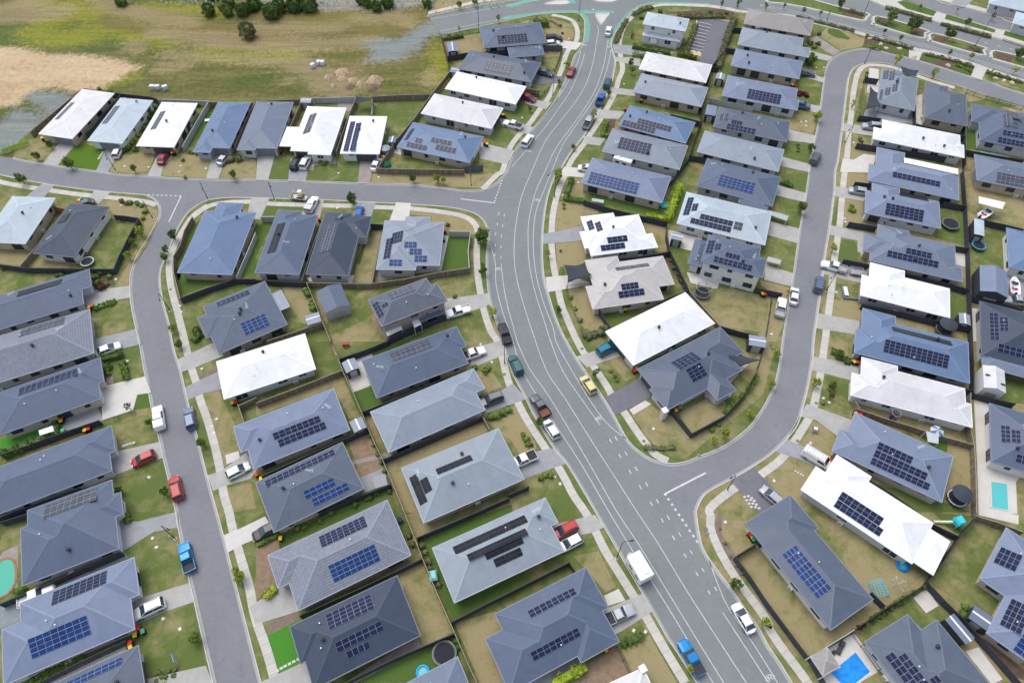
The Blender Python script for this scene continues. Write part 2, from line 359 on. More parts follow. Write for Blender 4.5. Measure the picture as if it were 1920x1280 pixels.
block('1150 70,1146 86,1152 105,1154 120,1147 155,1140 175,1122 210,1107 232,1095 255,1070 287,1050 320,1040 332,1027 370,1019 420,1017 470,1020 520,1030 557,1042 595,1060 635,1085 677,1132 747,1152 780,1177 825,1200 847,1225 862,1255 869,1285 866,1310 856,1360 835,1405 800,1430 765,1440 747,1452 722,1462 677,1467 640,1470 620,1477 577,1487 520,1500 427,1512 357,1517 320,1522 287,1535 225,1542 170,1550 125,1565 107,1590 96,1615 92,1640 92,1665 100,1705 109,1760 125,1820 144,1865 157,1920 176,2300 290,2330 285,2300 270,1920 150,1850 130,1715 90,1600 59,1527 40,1490 30,1440 21,1385 17,1335 12,1247 7,1210 10,1195 17,1180 30,1167 45,1155 60', G_BASE)
block('1600 1480,1485 1280,1455 1232,1440 1210,1422 1177,1397 1142,1370 1102,1347 1072,1320 1032,1310 997,1305 960,1306 955,1315 935,1330 920,1372 897,1410 875,1440 855,1452 845,1475 822,1495 795,1507 757,1517 715,1524 670,1526 640,1532 595,1540 540,1547 482,1557 420,1565 357,1567 320,1572 300,1580 237,1587 182,1591 150,1600 130,1615 121,1640 118,1665 120,1685 127,1727 140,1800 162,1865 185,1920 202,2400 330',
      G_BASE, '2900 500,2600 1700,1600 1700')
# medians and the strip between main road and service road
for s in ('1400 -8,1440 4,1480 9,1515 15,1575 25,1630 25,1620 40,1590 34,1515 15.5,1470 11,1420 6', ):
    pass
def median(s, inner, tufts):
    block(s, G_GREEN, None, kw=.55, gut=.3)
    for k, q in inner: sheet('planting_bed', zp(q), GZ+.006, GROUNDM[k])
median('1440 4,1470 8,1515 16,1560 27,1600 36,1620 39.5,1626 34,1630 26,1600 19,1560 9,1520 -2,1480 -6,1440 -8', [('mulch', '1585 17,1622 27,1615 36,1578 27')], 0)
median('1646 30,1740 57,1736 63,1726 72,1640 47,1637 45', [('mulch', '1648 33,1672 38,1664 51,1643 44'), ('mulch', '1716 54,1733 58,1724 69,1706 64')], 0)
median('1751 62,1848 89,1846 95,1840 104,1746 78,1743 76', [('mulch', '1755 66,1778 71,1768 82,1749 75'), ('mulch', '1818 84,1843 91,1837 101,1808 94')], 0)
median('1867 94.5,1960 120,1950 134,1861 111,1858 108', [('mulch', '1870 98,1902 106,1893 118,1864 108')], 0)
block('1560 -40,1640 4,1705 25,1750 39,1852 67,1920 86,2300 200,2330 190,2300 170,1920 65,1870 54,1768 25,1700 3,1620 -20,1580 -45', M_PATH)
for q in ('1682 4,1700 0,1756 22,1750 31,1700 17', '1775 27,1867 56,1864 62,1771 36', '1885 58,1990 90,1985 98,1881 66'):
    sheet('lawn', zp(q), GZ+.006, G_LUSH)
for q in ('1660 10,1668 11,1748 34,1746 38,1660 15', '1765 41,1860 64,1858 68,1765 44', '1880 72,1960 96,1958 100,1880 76'):
    sheet('planting_bed', zp(q), GZ+.006, M_BARK)
block('1730 -30,1755 0,1815 15,1878 33,1920 48,2300 150,2400 120,2400 -60,1740 -60', G_BASE)
sheet('footpath', zp('1765 -6,1815 8,1880 25,1905 38,1898 38,1875 30,1810 13,1755 -1'), GZ+.006, M_PATH)
sheet('driveway', zp('1793 -5,1825 0,1808 15,1782 8'), GZ+.02, M_CONC3)
# roundabout island and splitter island
block('1108 -8,1118 2,1135 4,1152 3,1162 -4,1160 -14,1135 -22,1112 -16', M_CONC2, None, kw=.3, gut=.3)
block('1118 26,1141 26,1137 34,1128 46,1124 42', M_CONC2, None, kw=.3, gut=.25)
block('1020 8,1038 2,1060 0,1068 6,1055 9', M_CONC2, None, kw=.3, gut=.25)
block('800 31,900 10,960 2,1010 -7,1040 -14', G_DRY, '1000 -60,900 -60,820 0', gut=.3)
tag(None or sheet('footpath', zp('803 27,900 5,975 -5,1010 -15,1005 -19,960 -8,880 4,803 22'), GZ+.006, M_PATH), kind='structure')
# --- footpaths
def path(segs, wd=1.35, m=None, z=GZ+.052, name='footpath'):
    L = []
    for t, s in segs: L += [P(t, x, y, GZ) for x, y in pairs(s)]
    L = catmull(L, 4); bm = bmesh.new(); strip_bm(bm, L, -wd/2, wd/2, z)
    tag(mesh(name, bm, m or M_PATHJ), kind='structure')
path([('c', '300 115,400 135,460 165,490 230,485 300,450 350,410 400,370 530,320 640,270 740,195 840,130 930,40 1030,-20 1120'), ('f', '1850 0,1810 30,1740 100,1700 140')])
path([('e', '1450 345,1560 270,1700 240,1900 235'), ('f', '80 248,500 262,760 267,900 275,1150 285,1400 312,1560 345,1640 400,1665 480,1655 600,1660 750,1680 900,1710 1050,1760 1200'), ('k', '-100 20,-30 290,40 450,120 600,250 800,370 980,460 1150,550 1280'), ('o', '620 130,700 290,800 450,900 610,1010 790,1130 1000,1300 1280')])
path(z=GZ+.0555, segs=[('e', '1560 262,1450 340,1350 490,1280 640,1270 760,1290 900,1330 1050,1380 1250'), ('i', '1400 60,1430 180,1470 300,1500 430,1560 600,1620 820,1650 960,1680 1150,1720 1280'), ('m', '1740 100,1800 320,1870 560,1900 720'), ('n', '20 860,60 970,110 1130,150 1290')])
path([('e', '-100 55,0 85,150 115,380 150,560 175,700 190,850 205,1000 222,1120 240,1170 262')])
path([('c', '1500 50,1300 40,1150 38,1060 50,960 90,880 150,830 230,805 330,815 430,830 520,800 600,770 700,720 800,660 900,600 990,540 1080,450 1200'), ('g', '400 30,350 150,315 280,300 400,297 550,310 700,340 850,370 1000,430 1150,480 1260'), ('k', '540 90,620 200,720 350,760 430,840 530,920 650,1000 760,1080 850,1170 895')])
path(z=GZ+.0555, segs=[('c', '1300 40,1500 50,1700 85'), ('d', '-60 100,200 130,400 185,640 240,900 310,1100 370,1250 400,1500 470,1700 540,1920 610,2300 720')], wd=1.6)
path([('d', '1400 660,1200 600,980 520,900 500,800 490,720 500,670 560,640 700,625 850,605 1000,595 1150'), ('h', '570 50,550 250,540 380,520 520,500 650,480 850,455 1050,440 1180'), ('l', '420 50,395 230,350 450,320 550,250 670,190 760,100 880,0 960'), ('k', '1800 1040,1700 1080,1560 1180,1480 1260'), ('o', '1490 30,1490 120,1540 250,1620 400,1720 550,1850 720,1920 830'), ('p', '0 860,100 1010,250 1210,310 1300')])
for q in ('1060 365,1160 390,1130 460,1055 430', '1550 500,1640 525,1600 605,1520 575'):
    sheet('footpath', pts('d', pairs(q)), GZ+.05, M_PATH)
for k, q in (('mulch', '730 280,900 330,1090 385,1055 430,900 395,710 355'), ('mulch', '1160 405,1550 505,1530 570,1130 455'), ('green', '1620 555,1930 640,1920 690,1600 600'), ('bark', '730 250,1100 350,1090 362,725 262'), ('bark', '1170 390,1560 490,1555 500,1165 402'), ('bark', '200 115,660 225,655 237,190 125'), ('lush', '740 330,900 345,890 385,720 350'), ('lush', '910 345,1085 385,1060 425,905 380'), ('lush', '1150 410,1290 450,1270 470,1135 445'), ('lush', '1400 475,1550 520,1525 565,1380 520')):
    sheet('planting_bed', pts('d', pairs(q)), GZ+.04+(.003 if k in ('mulch',) else .008), GROUNDM[k])
# --- driveways
DRIVES = [l.split(':') for l in '''1:q:expo0:450 665,580 670,430 845,325 825
2:q:grey:800 705,920 700,810 895,720 885
3:q:conc:1200 740,1330 745,1220 860,1210 925,1105 920,1150 830
4:q:conc:1600 750,1710 750,1640 940,1545 940
5:z:conc:483 289,516 289,503 338,480 338
6:z:grey:545 298,582 298,573 340,540 340
7:z:expo:676 294,706 294,693 344,671 344
8:z:conc:895 266,965 283,950 309,900 298
9:c:conc:-100 880,160 955,125 1010,-70 955
10:c:conc:60 740,300 770,255 822,110 780
11:c:dark:175 560,405 580,370 625,170 640
12:c:pale:300 295,530 325,480 378,290 350
13:c:grey:752 335,890 343,1040 358,1240 400,1010 430,768 402
14:c:conc:775 430,960 435,960 500,778 462
15:c:conc:745 655,930 680,940 725,725 702
16:c:conc:640 820,850 840,800 895,610 890
17:c:conc:530 1020,700 1040,660 1095,550 1080
18:z:pale:1058 313,1120 318,1110 334,1048 330
19:g:grey:232 478,540 415,545 525,230 552
20:g:pale:250 800,410 785,625 850,268 912
21:k:conc:480 115,790 20,820 110,560 195
22:k:dark:688 425,970 265,1060 350,1030 425,770 558
23:d:expo:290 290,370 275,545 388,490 424,380 355
24:d:conc:310 380,490 430,450 460,290 425
25:d:conc:310 550,428 590,420 625,290 585
26:d:conc:215 765,400 800,385 855,215 810
27:d:conc:160 972,362 1022,350 1080,145 1055
28:d:conc:75 1170,322 1235,315 1295,80 1245
29:h:conc:50 105,295 172,285 240,50 185
30:h:conc:0 375,240 438,215 545,0 485
31:z:conc:1435 496,1489 513,1482 537,1433 525
35:d:conc:555 925,810 960,800 1025,545 985
36:d:pale:560 1190,640 1200,720 1155,815 1170,815 1300,540 1290
38:h:conc:492 118,750 155,740 235,485 190
39:h:conc:465 410,720 460,715 625,670 610,670 525,455 482
40:h:conc:415 700,780 740,770 830,690 842,410 775
41:h:conc:375 1070,700 1130,690 1235,360 1182
42:l:conc:330 112,710 180,690 245,620 292,325 215
43:l:conc:290 468,630 590,595 690,520 712,360 590,235 562
44:l:grey:128 728,290 800,480 870,440 985,240 885,40 822
45:z:dark:1368 899,1412 876,1465 930,1425 965
53:e:grey:190 200,320 98,412 108,330 205
54:e:conc:650 245,705 150,832 162,740 250
55:e:conc:615 870,700 900,980 862,982 950,640 1020
56:z:grey:176 636,258 616,266 645,225 655,178 668
57:i:pale:755 340,1090 262,1135 385,1030 400,1000 515,770 590
58:i:conc:820 838,1197 752,1228 870,855 1005
59:m:conc3:850 50,1030 72,1332 -5,1340 112,1150 150,905 305
60:m:conc:970 645,1060 640,1425 528,1455 672,1250 740,1000 855
61:m:conc:1060 1258,1545 1148,1600 1290,1060 1360
62:z:conc:471 371,505 373,488 412,462 410
63:f:conc:390 210,510 222,480 355,340 335
64:f:grey:765 230,897 240,865 350,730 340
65:f:pale:1052 238,1162 245,1145 380,1000 378
66:i:conc:1335 135,1620 0,1700 100,1480 190,1355 232
68:f:conc:1400 965,1748 918,1760 1002,1600 1062,1400 1060
69:i:grey:1385 345,1640 225,1668 360,1520 392,1405 442
70:z:conc:876 655,945 637,951 663,885 690
71:i:conc:1555 1005,1660 970,1850 830,1940 950,1880 1030,1700 1080,1600 1120
72:m:pale:1680 172,1780 132,1990 30,2060 150,1840 232,1705 305
73:z:grey:898 748,938 733,962 719,988 748,962 757,912 774
74:k:grey:-30 870,150 830,300 800,345 800,410 912,60 1045
75:n:conc:150 580,250 540,325 740,-5 842,-45 705
76:n:conc:370 1115,440 1300,40 1300,0 1290
77:o:conc:290 100,620 18,695 112,600 155,490 175,370 260
78:o:conc:680 735,980 608,1058 740,820 892,750 925'''.split('\n')]
DRV = {}
for i_, t_, k_, s_ in DRIVES:
    L = pts(t_, pairs(s_)); DRV[i_] = L
    k_ = {'expo0': 'conc', 'conc3': 'grey'}.get(k_, k_)
    sheet('driveway', L, GZ+.0595, GROUNDM[k_])
# --- yards, beds and slabs:  tile:kind:points
YARDS = '''q:base:100 785,325 825,450 670,300 640,180 640
q:bright:500 800,570 690,640 680,800 720,720 880,610 870,430 840
q:dry:820 890,920 760,1160 760,1110 915
q:dry:1215 920,1220 860,1330 750,1590 780,1545 935
q:dry:1645 940,1700 770,1920 800,1920 945
q:lush:1565 400,1620 400,1500 640,1400 700
b:green:95 1348,140 1160,290 1170,250 1352
b:green:370 1355,420 1290,790 1180,760 1362
b:expo:385 1270,400 1170,600 1180,600 1230,440 1240,430 1280
b:green:870 760,1270 750,1010 1150,930 1150,980 880,870 870
b:green:750 750,870 760,860 870,720 860
b:expo:615 765,740 770,700 835,670 835,610 800
b:dry:1400 300,1680 250,1720 390,1430 430
b:green:1210 900,1700 1060,1680 1030,1240 860
b:green:960 1190,1060 1160,1560 1260,1500 1290,940 1280
b:pale:1020 1140,1050 1105,1160 1150,1140 1180
b:green:1700 1100,1840 1150,1920 1000,1850 900
f:dry:880 10,1700 30,1790 20,1700 130,1400 115,860 85
c:dry:210 170,300 140,380 160,460 200,470 270,440 310,380 300,280 270
c:mulch:200 160,300 150,380 205,370 215,290 170,210 175
c:dry:230 380,370 370,320 510,240 490
c:green:-60 770,200 790,120 935,-100 880
c:green:180 650,250 590,270 620,230 720,170 700
c:green:800 240,990 110,1000 180,890 300,880 330,820 340
c:green:900 260,990 265,980 330,900 325
c:green:850 480,950 500,910 660,810 655
c:green:780 710,960 740,970 790,840 830,730 830
c:green:1560 500,1600 380,1700 500,1920 590,1920 640,1600 560
c:green:1000 780,1440 850,1420 890,960 800
c:mulch:1040 100,1690 60,1640 150,1400 130,1180 100
c:dry:650 1000,700 900,820 920,780 990
c:mulch:680 1000,740 890,780 900,760 1000
c:green:580 1080,680 1100,640 1220,480 1220
c:green:1450 1180,1590 1200,1560 1250,1440 1230
d:green:350 180,440 200,480 300,540 380,370 270,300 240
d:dry:450 200,600 240,750 310,700 350,550 380,380 270
d:lush:450 215,530 225,620 290,600 300,500 280,450 250
d:green:270 450,450 440,430 570,290 540
d:green:220 600,420 600,390 790,210 740
d:dry:140 850,360 870,340 1020,150 960
d:green:130 1060,330 1100,300 1240,80 1180
d:green:760 520,690 700,640 920,700 930,740 780,720 640
d:grey:830 770,1090 840,1100 920,900 920,690 870,700 840
d:pale:760 510,830 520,830 690,740 700
d:pale:1110 720,1180 700,1180 880,1480 950,1460 1000,1110 930
d:green:1110 930,1480 1010,1480 1060,1110 960
d:green:1490 770,1700 730,1900 800,1520 810
d:lush:1490 940,1570 950,1580 1130,1490 1120
d:green:1130 600,1200 620,1180 680,1130 670
d:dry:640 1000,780 1050,820 1150,700 1150,620 1200
h:dry:600 10,730 30,720 90,590 120
h:green:80 120,120 20,310 20,270 150
h:green:60 180,240 240,250 290,200 420,100 340
h:green:80 540,210 545,180 760,80 690
h:green:520 190,580 200,560 420,480 410
h:dry:580 200,720 230,760 360,700 390,560 420
h:green:540 510,650 530,680 600,670 670,760 690,520 690
h:green:490 800,690 860,700 1000,560 960,500 1000
h:dry:490 960,700 1010,690 1130,480 1090
h:dry:450 900,400 1070,430 1070,448 905
h:green:1290 260,1480 290,1490 570,1250 500
h:pale:1400 610,1480 620,1480 720,1400 700
h:dry:1510 120,1920 180,1920 420,1510 300
h:green:1510 420,1790 440,1760 760,1520 900
h:dry:1680 520,1780 600,1760 720,1690 640
h:grey:1790 740,1920 770,1920 960,1790 950
h:green:1360 900,1490 930,1480 1140,1360 1110
h:dry:930 1080,1280 1160,1460 1230,1440 1280,960 1170
h:pale:1530 1030,1590 1040,1600 1280,1540 1280
l:dry:480 40,600 0,600 150,470 130
l:green:420 250,610 290,640 440,600 580,380 500
l:green:240 560,290 570,200 740,150 720
l:dry:350 600,520 720,470 850,250 760
l:dry:140 890,310 990,330 950,480 1150,250 1280,0 1280,0 1000
l:base:660 480,1510 640,1540 760,1300 690,700 520
l:lush:800 590,1350 740,1340 850,1100 690
l:dry:1370 750,1520 780,1530 1280,1320 1200,1390 860
l:green:750 1050,1310 1200,1530 1280,1100 1280
l:green:1760 270,1920 300,1920 470,1740 440
l:pale:1545 430,1655 470,1680 910,1920 990,1850 1060,1570 960
l:pale:1570 960,1860 1050,1870 1290,1580 1290
l:mulch:490 300,520 300,500 430,450 420
p:pale:1580 -20,1880 20,1880 90,1580 20
p:green:1240 0,1560 30,1450 180,1340 110
p:dry:360 20,640 130,1190 500,880 700,640 480
p:base:1570 60,1790 120,1580 490,1760 640,1660 820,1200 520,1440 200
p:green:670 910,1190 545,1380 760,1290 830,1160 880,1040 770,740 960
p:pale:1090 640,1190 570,1280 700,1185 755
p:dry:-200 -20,0 330,440 870,790 640,880 720,640 890,320 1080,0 660
p:pale:330 1090,650 905,850 1180,470 1400
p:grey:1060 780,1110 755,1190 850,1150 880
p:pale:1480 1040,1580 1010,1760 1250,1680 1290
p:green:700 1280,850 1180,940 1280,930 1400,700 1400
p:mulch:1600 930,1920 1180,1920 1260,1760 1200
o:dry:1570 60,1740 60,1830 220,1690 320,1580 150
o:dry:1700 330,1830 240,1920 330,1920 680
o:bark:1510 100,1550 0,1580 20,1570 160,1680 330,1760 480,1700 480,1550 240
o:green:330 270,430 360,500 290,700 240,650 190,580 140,490 270
o:dry:460 330,650 290,780 560,700 600,560 430
o:pale:690 625,800 572,850 660,720 700
o:dirt:520 1160,790 1010,900 1200,860 1230,700 1280,480 1280
o:grey:120 1280,490 1080,540 1130,300 1280
o:dry:820 1030,900 1000,1030 920,1240 1280,1020 1280,1000 1160,900 1190
o:green:780 920,950 790,1040 920,900 980,800 1000
k:dry:900 560,1040 480,1200 560,1340 720,1180 790,1070 780
k:dry:1250 540,1400 460,1470 420,1530 480,1600 440,1600 560,1350 690
k:dry:1650 300,1860 80,1900 -30,1960 100,1880 400,1300 880,1200 870,1100 790,1340 730,1640 560,1760 420
k:green:620 180,800 100,940 270,760 380
k:dry:760 110,900 220,950 250,850 300,740 160
k:pale:880 510,1000 440,1045 470,910 550
k:pale:1470 370,1530 430,1650 390,1640 410,1525 480,1440 410
k:pale:1610 290,1700 240,1720 260,1640 310
k:pale:1700 180,1770 170,1780 190,1720 230
k:dry:30 460,190 800,60 850,-80 620
k:green:60 1050,330 960,500 1280,280 1280,240 1150,120 1200
g:dry:340 230,620 260,650 320,520 340,540 415,320 470
g:dry:330 540,510 530,560 620,540 690,340 760
g:green:360 720,390 720,410 780,350 785
g:dry:420 880,560 860,620 1040,740 1180,560 1210,470 1060
g:green:700 1090,960 1060,1080 960,1200 960,880 1110,740 1160
g:dry:980 380,1160 410,1180 600,1070 610
g:lush:600 170,1100 280,1150 360,560 220
g:green:1200 170,1300 160,1240 400,1170 430
g:green:1130 640,1200 690,1310 890,1130 960,1140 860,1220 850
g:green:1180 560,1350 600,1310 740,1240 720
g:pale:1165 440,1430 510,1340 600,1180 560
g:pale:1310 760,1440 780,1560 820,1540 890,1340 840
g:dry:1350 900,1560 880,1920 920,1920 1220,1560 1165,1340 900
g:green:1560 850,1700 900,1920 940,1920 900,1880 870
g:dry:440 50,550 50,530 200,420 190
g:dry:1170 90,1200 100,1130 280,1100 200
g:mulch:1180 660,1320 860,1290 900,1150 680
h:dry:-60 820,60 850,160 880,140 1100,60 1280,-100 1280,0 1100
e:dry:790 230,880 215,1070 240,1110 330,1040 360,850 330
e:base:840 370,1010 380,860 740,670 740,700 480
e:dry:1100 560,1180 390,1180 300,1100 260,1060 520,860 880,970 860,980 740
e:dry:-50 570,150 590,240 610,150 710,-50 690
e:dry:160 710,270 610,560 690,590 730,160 720
e:green:0 740,400 770,300 840,0 930
e:conc:150 590,240 510,290 520,240 605
e:mulch:680 770,840 740,860 860,720 880
e:green:420 210,660 200,640 240,430 250
e:lush:1440 400,1480 400,1420 600,1340 830,1352 940,1720 810,1380 810,1300 700
e:lush:1910 560,1925 760,1800 800
f:lush:-10 480,50 380,130 380,0 640
f:base:0 740,370 830,340 840,0 820
f:green:480 280,740 280,740 345,490 330
f:green:880 290,1040 300,1000 380,870 390
f:green:60 265,370 270,340 320,60 340
f:dry:1150 300,1400 320,1560 350,1640 420,1640 480,1450 450,1430 400,1310 380,1320 340,1150 330
f:dry:880 450,940 460,860 840,730 840,780 560
f:lush:860 440,800 560,740 700,780 700
f:expo:910 750,1050 750,1060 800,870 835
f:lush:1440 490,1600 500,1590 730,1400 750
f:pale:1390 480,1445 490,1390 750,1200 770,1200 720,1370 715
f:pale:380 800,690 790,740 780,720 840,400 830
f:grey:20 760,350 790,340 830,10 820
f:base:1330 830,1640 750,1640 940,1440 960,1360 850
f:green:640 890,1200 810,900 900,840 980,700 960
f:dirt:840 1100,900 1060,960 1180,980 1260,900 1280,640 1240
f:dry:560 1240,860 1100,980 1280,580 1300
f:dry:200 870,370 860,480 1100,360 1150,240 1000
f:dry:440 870,560 860,460 900,560 1130,500 1130
f:green:1450 1080,1680 1030,1700 1280,1560 1280
f:dry:1700 1020,1760 1060,1850 1280,1780 1280
j:green:380 0,560 0,620 200,450 180
j:green:0 380,450 210,640 215,0 450
j:dry:0 490,640 250,780 560,700 580,580 345,0 560
j:pale:740 140,870 90,880 130,800 170,860 330,730 380,680 260
j:lush:740 380,870 340,920 470,800 520
j:dirt:690 740,840 690,950 950,780 1010
j:grey:780 1020,950 950,1000 1060,820 1130
j:green:520 1230,1010 1080,1060 1280,540 1290
j:dry:810 560,880 560,920 700,1020 820,950 870
j:dry:950 900,1700 600,1760 660,1090 960,1220 1280,1120 1280
j:dry:1730 600,1920 560,1920 720,1870 720
j:dry:1640 220,1780 240,1850 340,1700 390
j:bark:1700 540,1920 470,1920 520,1740 590
j:lush:890 100,1220 -60,1240 -40,900 110
j:green:600 0,1030 0,620 130
j:dry:1080 760,1480 640,1700 590,1000 850
j:expo:560 960,1020 860,1000 830,560 930
j:base:1400 1280,1760 1150,1900 1080,1920 1280
n:dry:1110 20,1230 0,1260 80,1640 -30,1560 50,1200 190
n:lush:1210 210,1920 -60,1920 0,1320 280,1490 650,1920 480,1920 600,1480 800
n:lush:200 170,1000 -160,800 -10,180 260
n:dry:1060 460,1250 380,1480 900,1240 1010,1230 920
n:dirt:640 590,1180 350,1240 350,700 580
n:bark:100 830,320 740,330 800,90 915
n:expo:660 1280,1200 930,1250 1010,740 1280
n:turf:90 920,320 805,340 1120,160 1230
n:dirt:0 270,150 170,180 270,90 320,150 560,0 660
n:lush:760 1280,1490 920,1580 1280,1140 1270
n:dry:1490 830,1800 740,1850 880,1730 950,1870 1280,1680 1280
n:grey:1560 1280,1640 1290,1640 1340,1540 1340
m:green:920 0,1260 -5,1030 70
m:base:960 290,1150 160,1330 115,1410 520,1400 560,1060 640,1030 400
m:green:1010 860,1450 680,1545 1145,1090 1230,1040 1000
m:gravel:0 700,400 560,940 300,960 340,160 690,150 810,0 870
m:expo:0 330,60 240,140 230,130 560,60 620,0 640
m:green:40 100,215 30,220 200,150 560,130 250,0 300
m:green:200 1260,700 1010,920 940,400 1180
m:pale:300 1280,940 980,950 1030,500 1280
m:mulch:1110 1240,1350 1140,1365 1220,1100 1290
i:green:770 170,920 60,1050 20,1085 260,1020 285,850 310
i:lush:1000 515,1035 400,1110 380,1140 490
i:base:790 600,1000 520,1140 490,1195 745,920 830,850 660
i:green:860 1020,1220 880,1300 1270,930 1280
i:grey:460 590,720 470,780 590,740 600,480 670
i:turf:0 730,400 600,430 640,0 830
i:dry:120 880,740 620,740 660,160 900
i:expo:780 260,845 250,850 310,790 320
i:dry:1510 380,1640 370,1760 620,1800 830,1680 950,1560 560
i:pale:1690 850,1790 820,1800 880,1700 920
i:bark:1510 250,1640 200,1640 250,1515 300
i:dry:1690 1100,1880 1060,1920 1250,1740 1280'''
yn = 0; YB = []
for l in YARDS.split('\n'):
    t_, k_, s_ = l.split(':'); yn += 1
    nm = {'green': 'lawn', 'lush': 'lawn', 'dry': 'lawn', 'base': 'lawn', 'turf': 'lawn', 'bright': 'lawn', 'mulch': 'planting_bed', 'bark': 'planting_bed'}.get(k_, 'patio' if k_ in ('pale', 'grey', 'expo', 'conc') else 'bare_earth')
    L = pts(t_, pairs(s_)); bb = (min(v.x for v in L), max(v.x for v in L), min(v.y for v in L), max(v.y for v in L))
    used = {lv for q, lv in YB if q[0] < bb[1] and bb[0] < q[1] and q[2] < bb[3] and bb[2] < q[3]}
    lv = next(i for i in range(99) if i not in used); YB.append((bb, lv))
    sheet(nm, L, GZ+.004+.004*lv, GROUNDM[k_])
    if lv > 7: print('LV', lv, l[:40])
# --- car park with marked bays
sheet('car_park', pts('c', pairs('1390 145,1500 155,1520 140,1645 165,1545 500,1420 470,1400 448,1305 395')), GZ+.05, M_DARKDR)
bm = bmesh.new()
K = pts('c', pairs('1300 400,1320 380,1390 145,1500 155,1520 142,1645 165'), GZ)
strip_bm(bm, K, -.15, .15, GZ+.08)
tag(mesh('kerb', bm, M_KERB), kind='structure')
bays = bmesh.new(); pav = bmesh.new()
for i in range(10):
    u = i/9; a = P('c', 1388-u*72, 165+u*215, GZ); b_ = P('c', 1495-u*72, 190+u*215, GZ)
    strip_bm(bays, [a, b_], -.1, .1, GZ+.07)
tag(mesh('road_marking', bays, M_LINE), kind='structure')
sheet('car_park', pts('c', pairs('1385 165,1490 190,1425 405,1315 378')), GZ+.056, plain('bay_pavers', (.12, .115, .13), .9, .3, 1.2))
sheet('road_marking', pts('c', pairs('1345 378,1400 382,1420 400,1415 425,1330 405')), GZ+.063, plain('yellow_hatching', (.6, .42, .15), .8, .35, 2.5))
sheet('road_marking', pts('c', pairs('1375 376,1400 378,1396 393,1372 390')), GZ+.07, plain('blue_disabled_bay', (.05, .2, .55), .7, .2))
# --- painted lines
bm = bmesh.new()
def line(segs, wd=.115, z=.012):
    L = []
    for t, s in segs: L += [P(t, x, y, 0) for x, y in pairs(s)]
    strip_bm(bm, catmull(L, 3) if len(L) > 2 else L, -wd/2, wd/2, z)
line([('c', '520 350,505 430,470 520,400 650,310 790,200 920,70 1060,-20 1215')])
line([('c', '545 400,510 520,440 680,360 800,260 940,130 1100,0 1250')])
line([('c', '640 190,650 240,640 280,610 460,560 620,480 760,370 900,250 1060,150 1280'), ('g', '70 200,30 400,15 600,30 780,80 980,150 1200'), ('k', '260 220,400 430,600 750,800 1060'), ('o', '940 0,1100 240,1350 650,1760 1280')])
line([('c', '720 300,710 370,690 480,640 640,560 790,440 960,330 1110,250 1280'), ('g', '180 150,130 350,120 500,130 700,170 900,240 1120'), ('k', '290 0,380 220,520 430,660 625')])
line([('c', '742 345,735 420,700 560,650 680,580 800,480 940,380 1090,300 1280'), ('g', '240 150,190 270,165 400,160 600,185 800,240 1000,310 1180'), ('k', '330 0,410 150,540 370,700 600,870 740')])
line([('f', '1750 530,1795 690,1800 850,1850 1060,1920 1250'), ('k', '60 180,170 380,350 660,520 920,730 1280'), ('o', '900 280,1200 760,1510 1280')])
line([('f', '1840 700,1855 850,1890 1030,1925 1150'), ('k', '40 0,130 200,270 400,430 660,600 950,790 1280'), ('o', '950 240,1250 730,1590 1280')])
line([('o', '1580 750,1750 1010,1920 1270')]); line([('o', '1480 365,1560 580,1635 735,1800 970,1930 1175'), ('p', '80 1290')])
line([('f', '1535 212,1790 242')], .28); line([('e', '1358 190,1266 385')], .25); line([('k', '1150 1140,1455 983')], .32)
def dash(t, s, ln, wd):
    for x, y in pairs(s):
        pass
def dashes(t, a, b_, n, wd, fr=.5):
    A, B = P(t, *a, 0), P(t, *b_, 0)
    for i in range(n):
        strip_bm(bm, [A.lerp(B, i/n), A.lerp(B, (i+fr)/n)], -wd/2, wd/2, .014)
dashes('e', (1105, 182), (1375, 190), 8, .28); dashes('f', (1845, 70), (1785, 245), 8, .3)
dashes('k', (1143, 1138), (1410, 1530), 10, .38, .42)
for t, L in (('k', '740 745,780 725,810 858,855 838,885 975,932 953,963 1092,1010 1070,1045 1215,1090 1195'), ('o', '1127 60,1172 38,1212 190,1258 165,1298 323,1345 298,1387 460,1433 433,1478 600,1527 572')):
    for x, y in pairs(L): dashes(t, (x-9, y-15), (x+9, y+15), 1, .17, 1)
for x, y in pairs('1822 325,1862 335,1810 400,1850 412,1797 475,1840 492,1795 558,1836 572,1792 632,1836 652'): dashes('f', (x+1, y-11), (x-1, y+11), 1, .15, 1)
dashes('d', (1620, 320), (2100, 440), 5, .18, .35)
line([('d', '-60 35,200 90,500 170,900 270,1300 370,1920 560')], .12); line([('d', '-60 45,200 105,500 185,900 285,1300 385,1920 575')], .12)
line([('b', '1310 145,1600 95,1920 35'), ('c', '200 0')], .12); line([('b', '1380 235,1660 180,1920 130')], .12)
def bike(t, x, y, x2, y2):
    a, b_ = P(t, x, y, 0), P(t, x2, y2, 0); d = (b_-a).normalized(); n = Vector((-d.y, d.x, 0))
    for s in (-1, 1):
        c = a+n*s*.42
        strip_bm(bm, [c+(d*math.cos(k*math.pi/5)+n*math.sin(k*math.pi/5))*.3 for k in range(11)], -.045, .045, .016)
    q = [a-n*.42, a+d*.45-n*.2, a+d*.45+n*.25, a+n*.42]
    for u, v in ((0, 1), (1, 2), (2, 3), (0, 3), (1, 3)): strip_bm(bm, [q[u], q[v]], -.04, .04, .018)
bike('c', 128, 1135, 150, 1100); bike('g', 188, 222, 200, 180); bike('k', 652, 580, 630, 540); bike('f', 1818, 738, 1815, 700)
bike('c', 543, 340, 546, 310); bike('c', 725, 352, 722, 380); bike('p', 15, 1240, -10, 1200)
for i in range(6): dashes('c', (630+i*18, 95), (636+i*18, 104), 1, .4, 1)
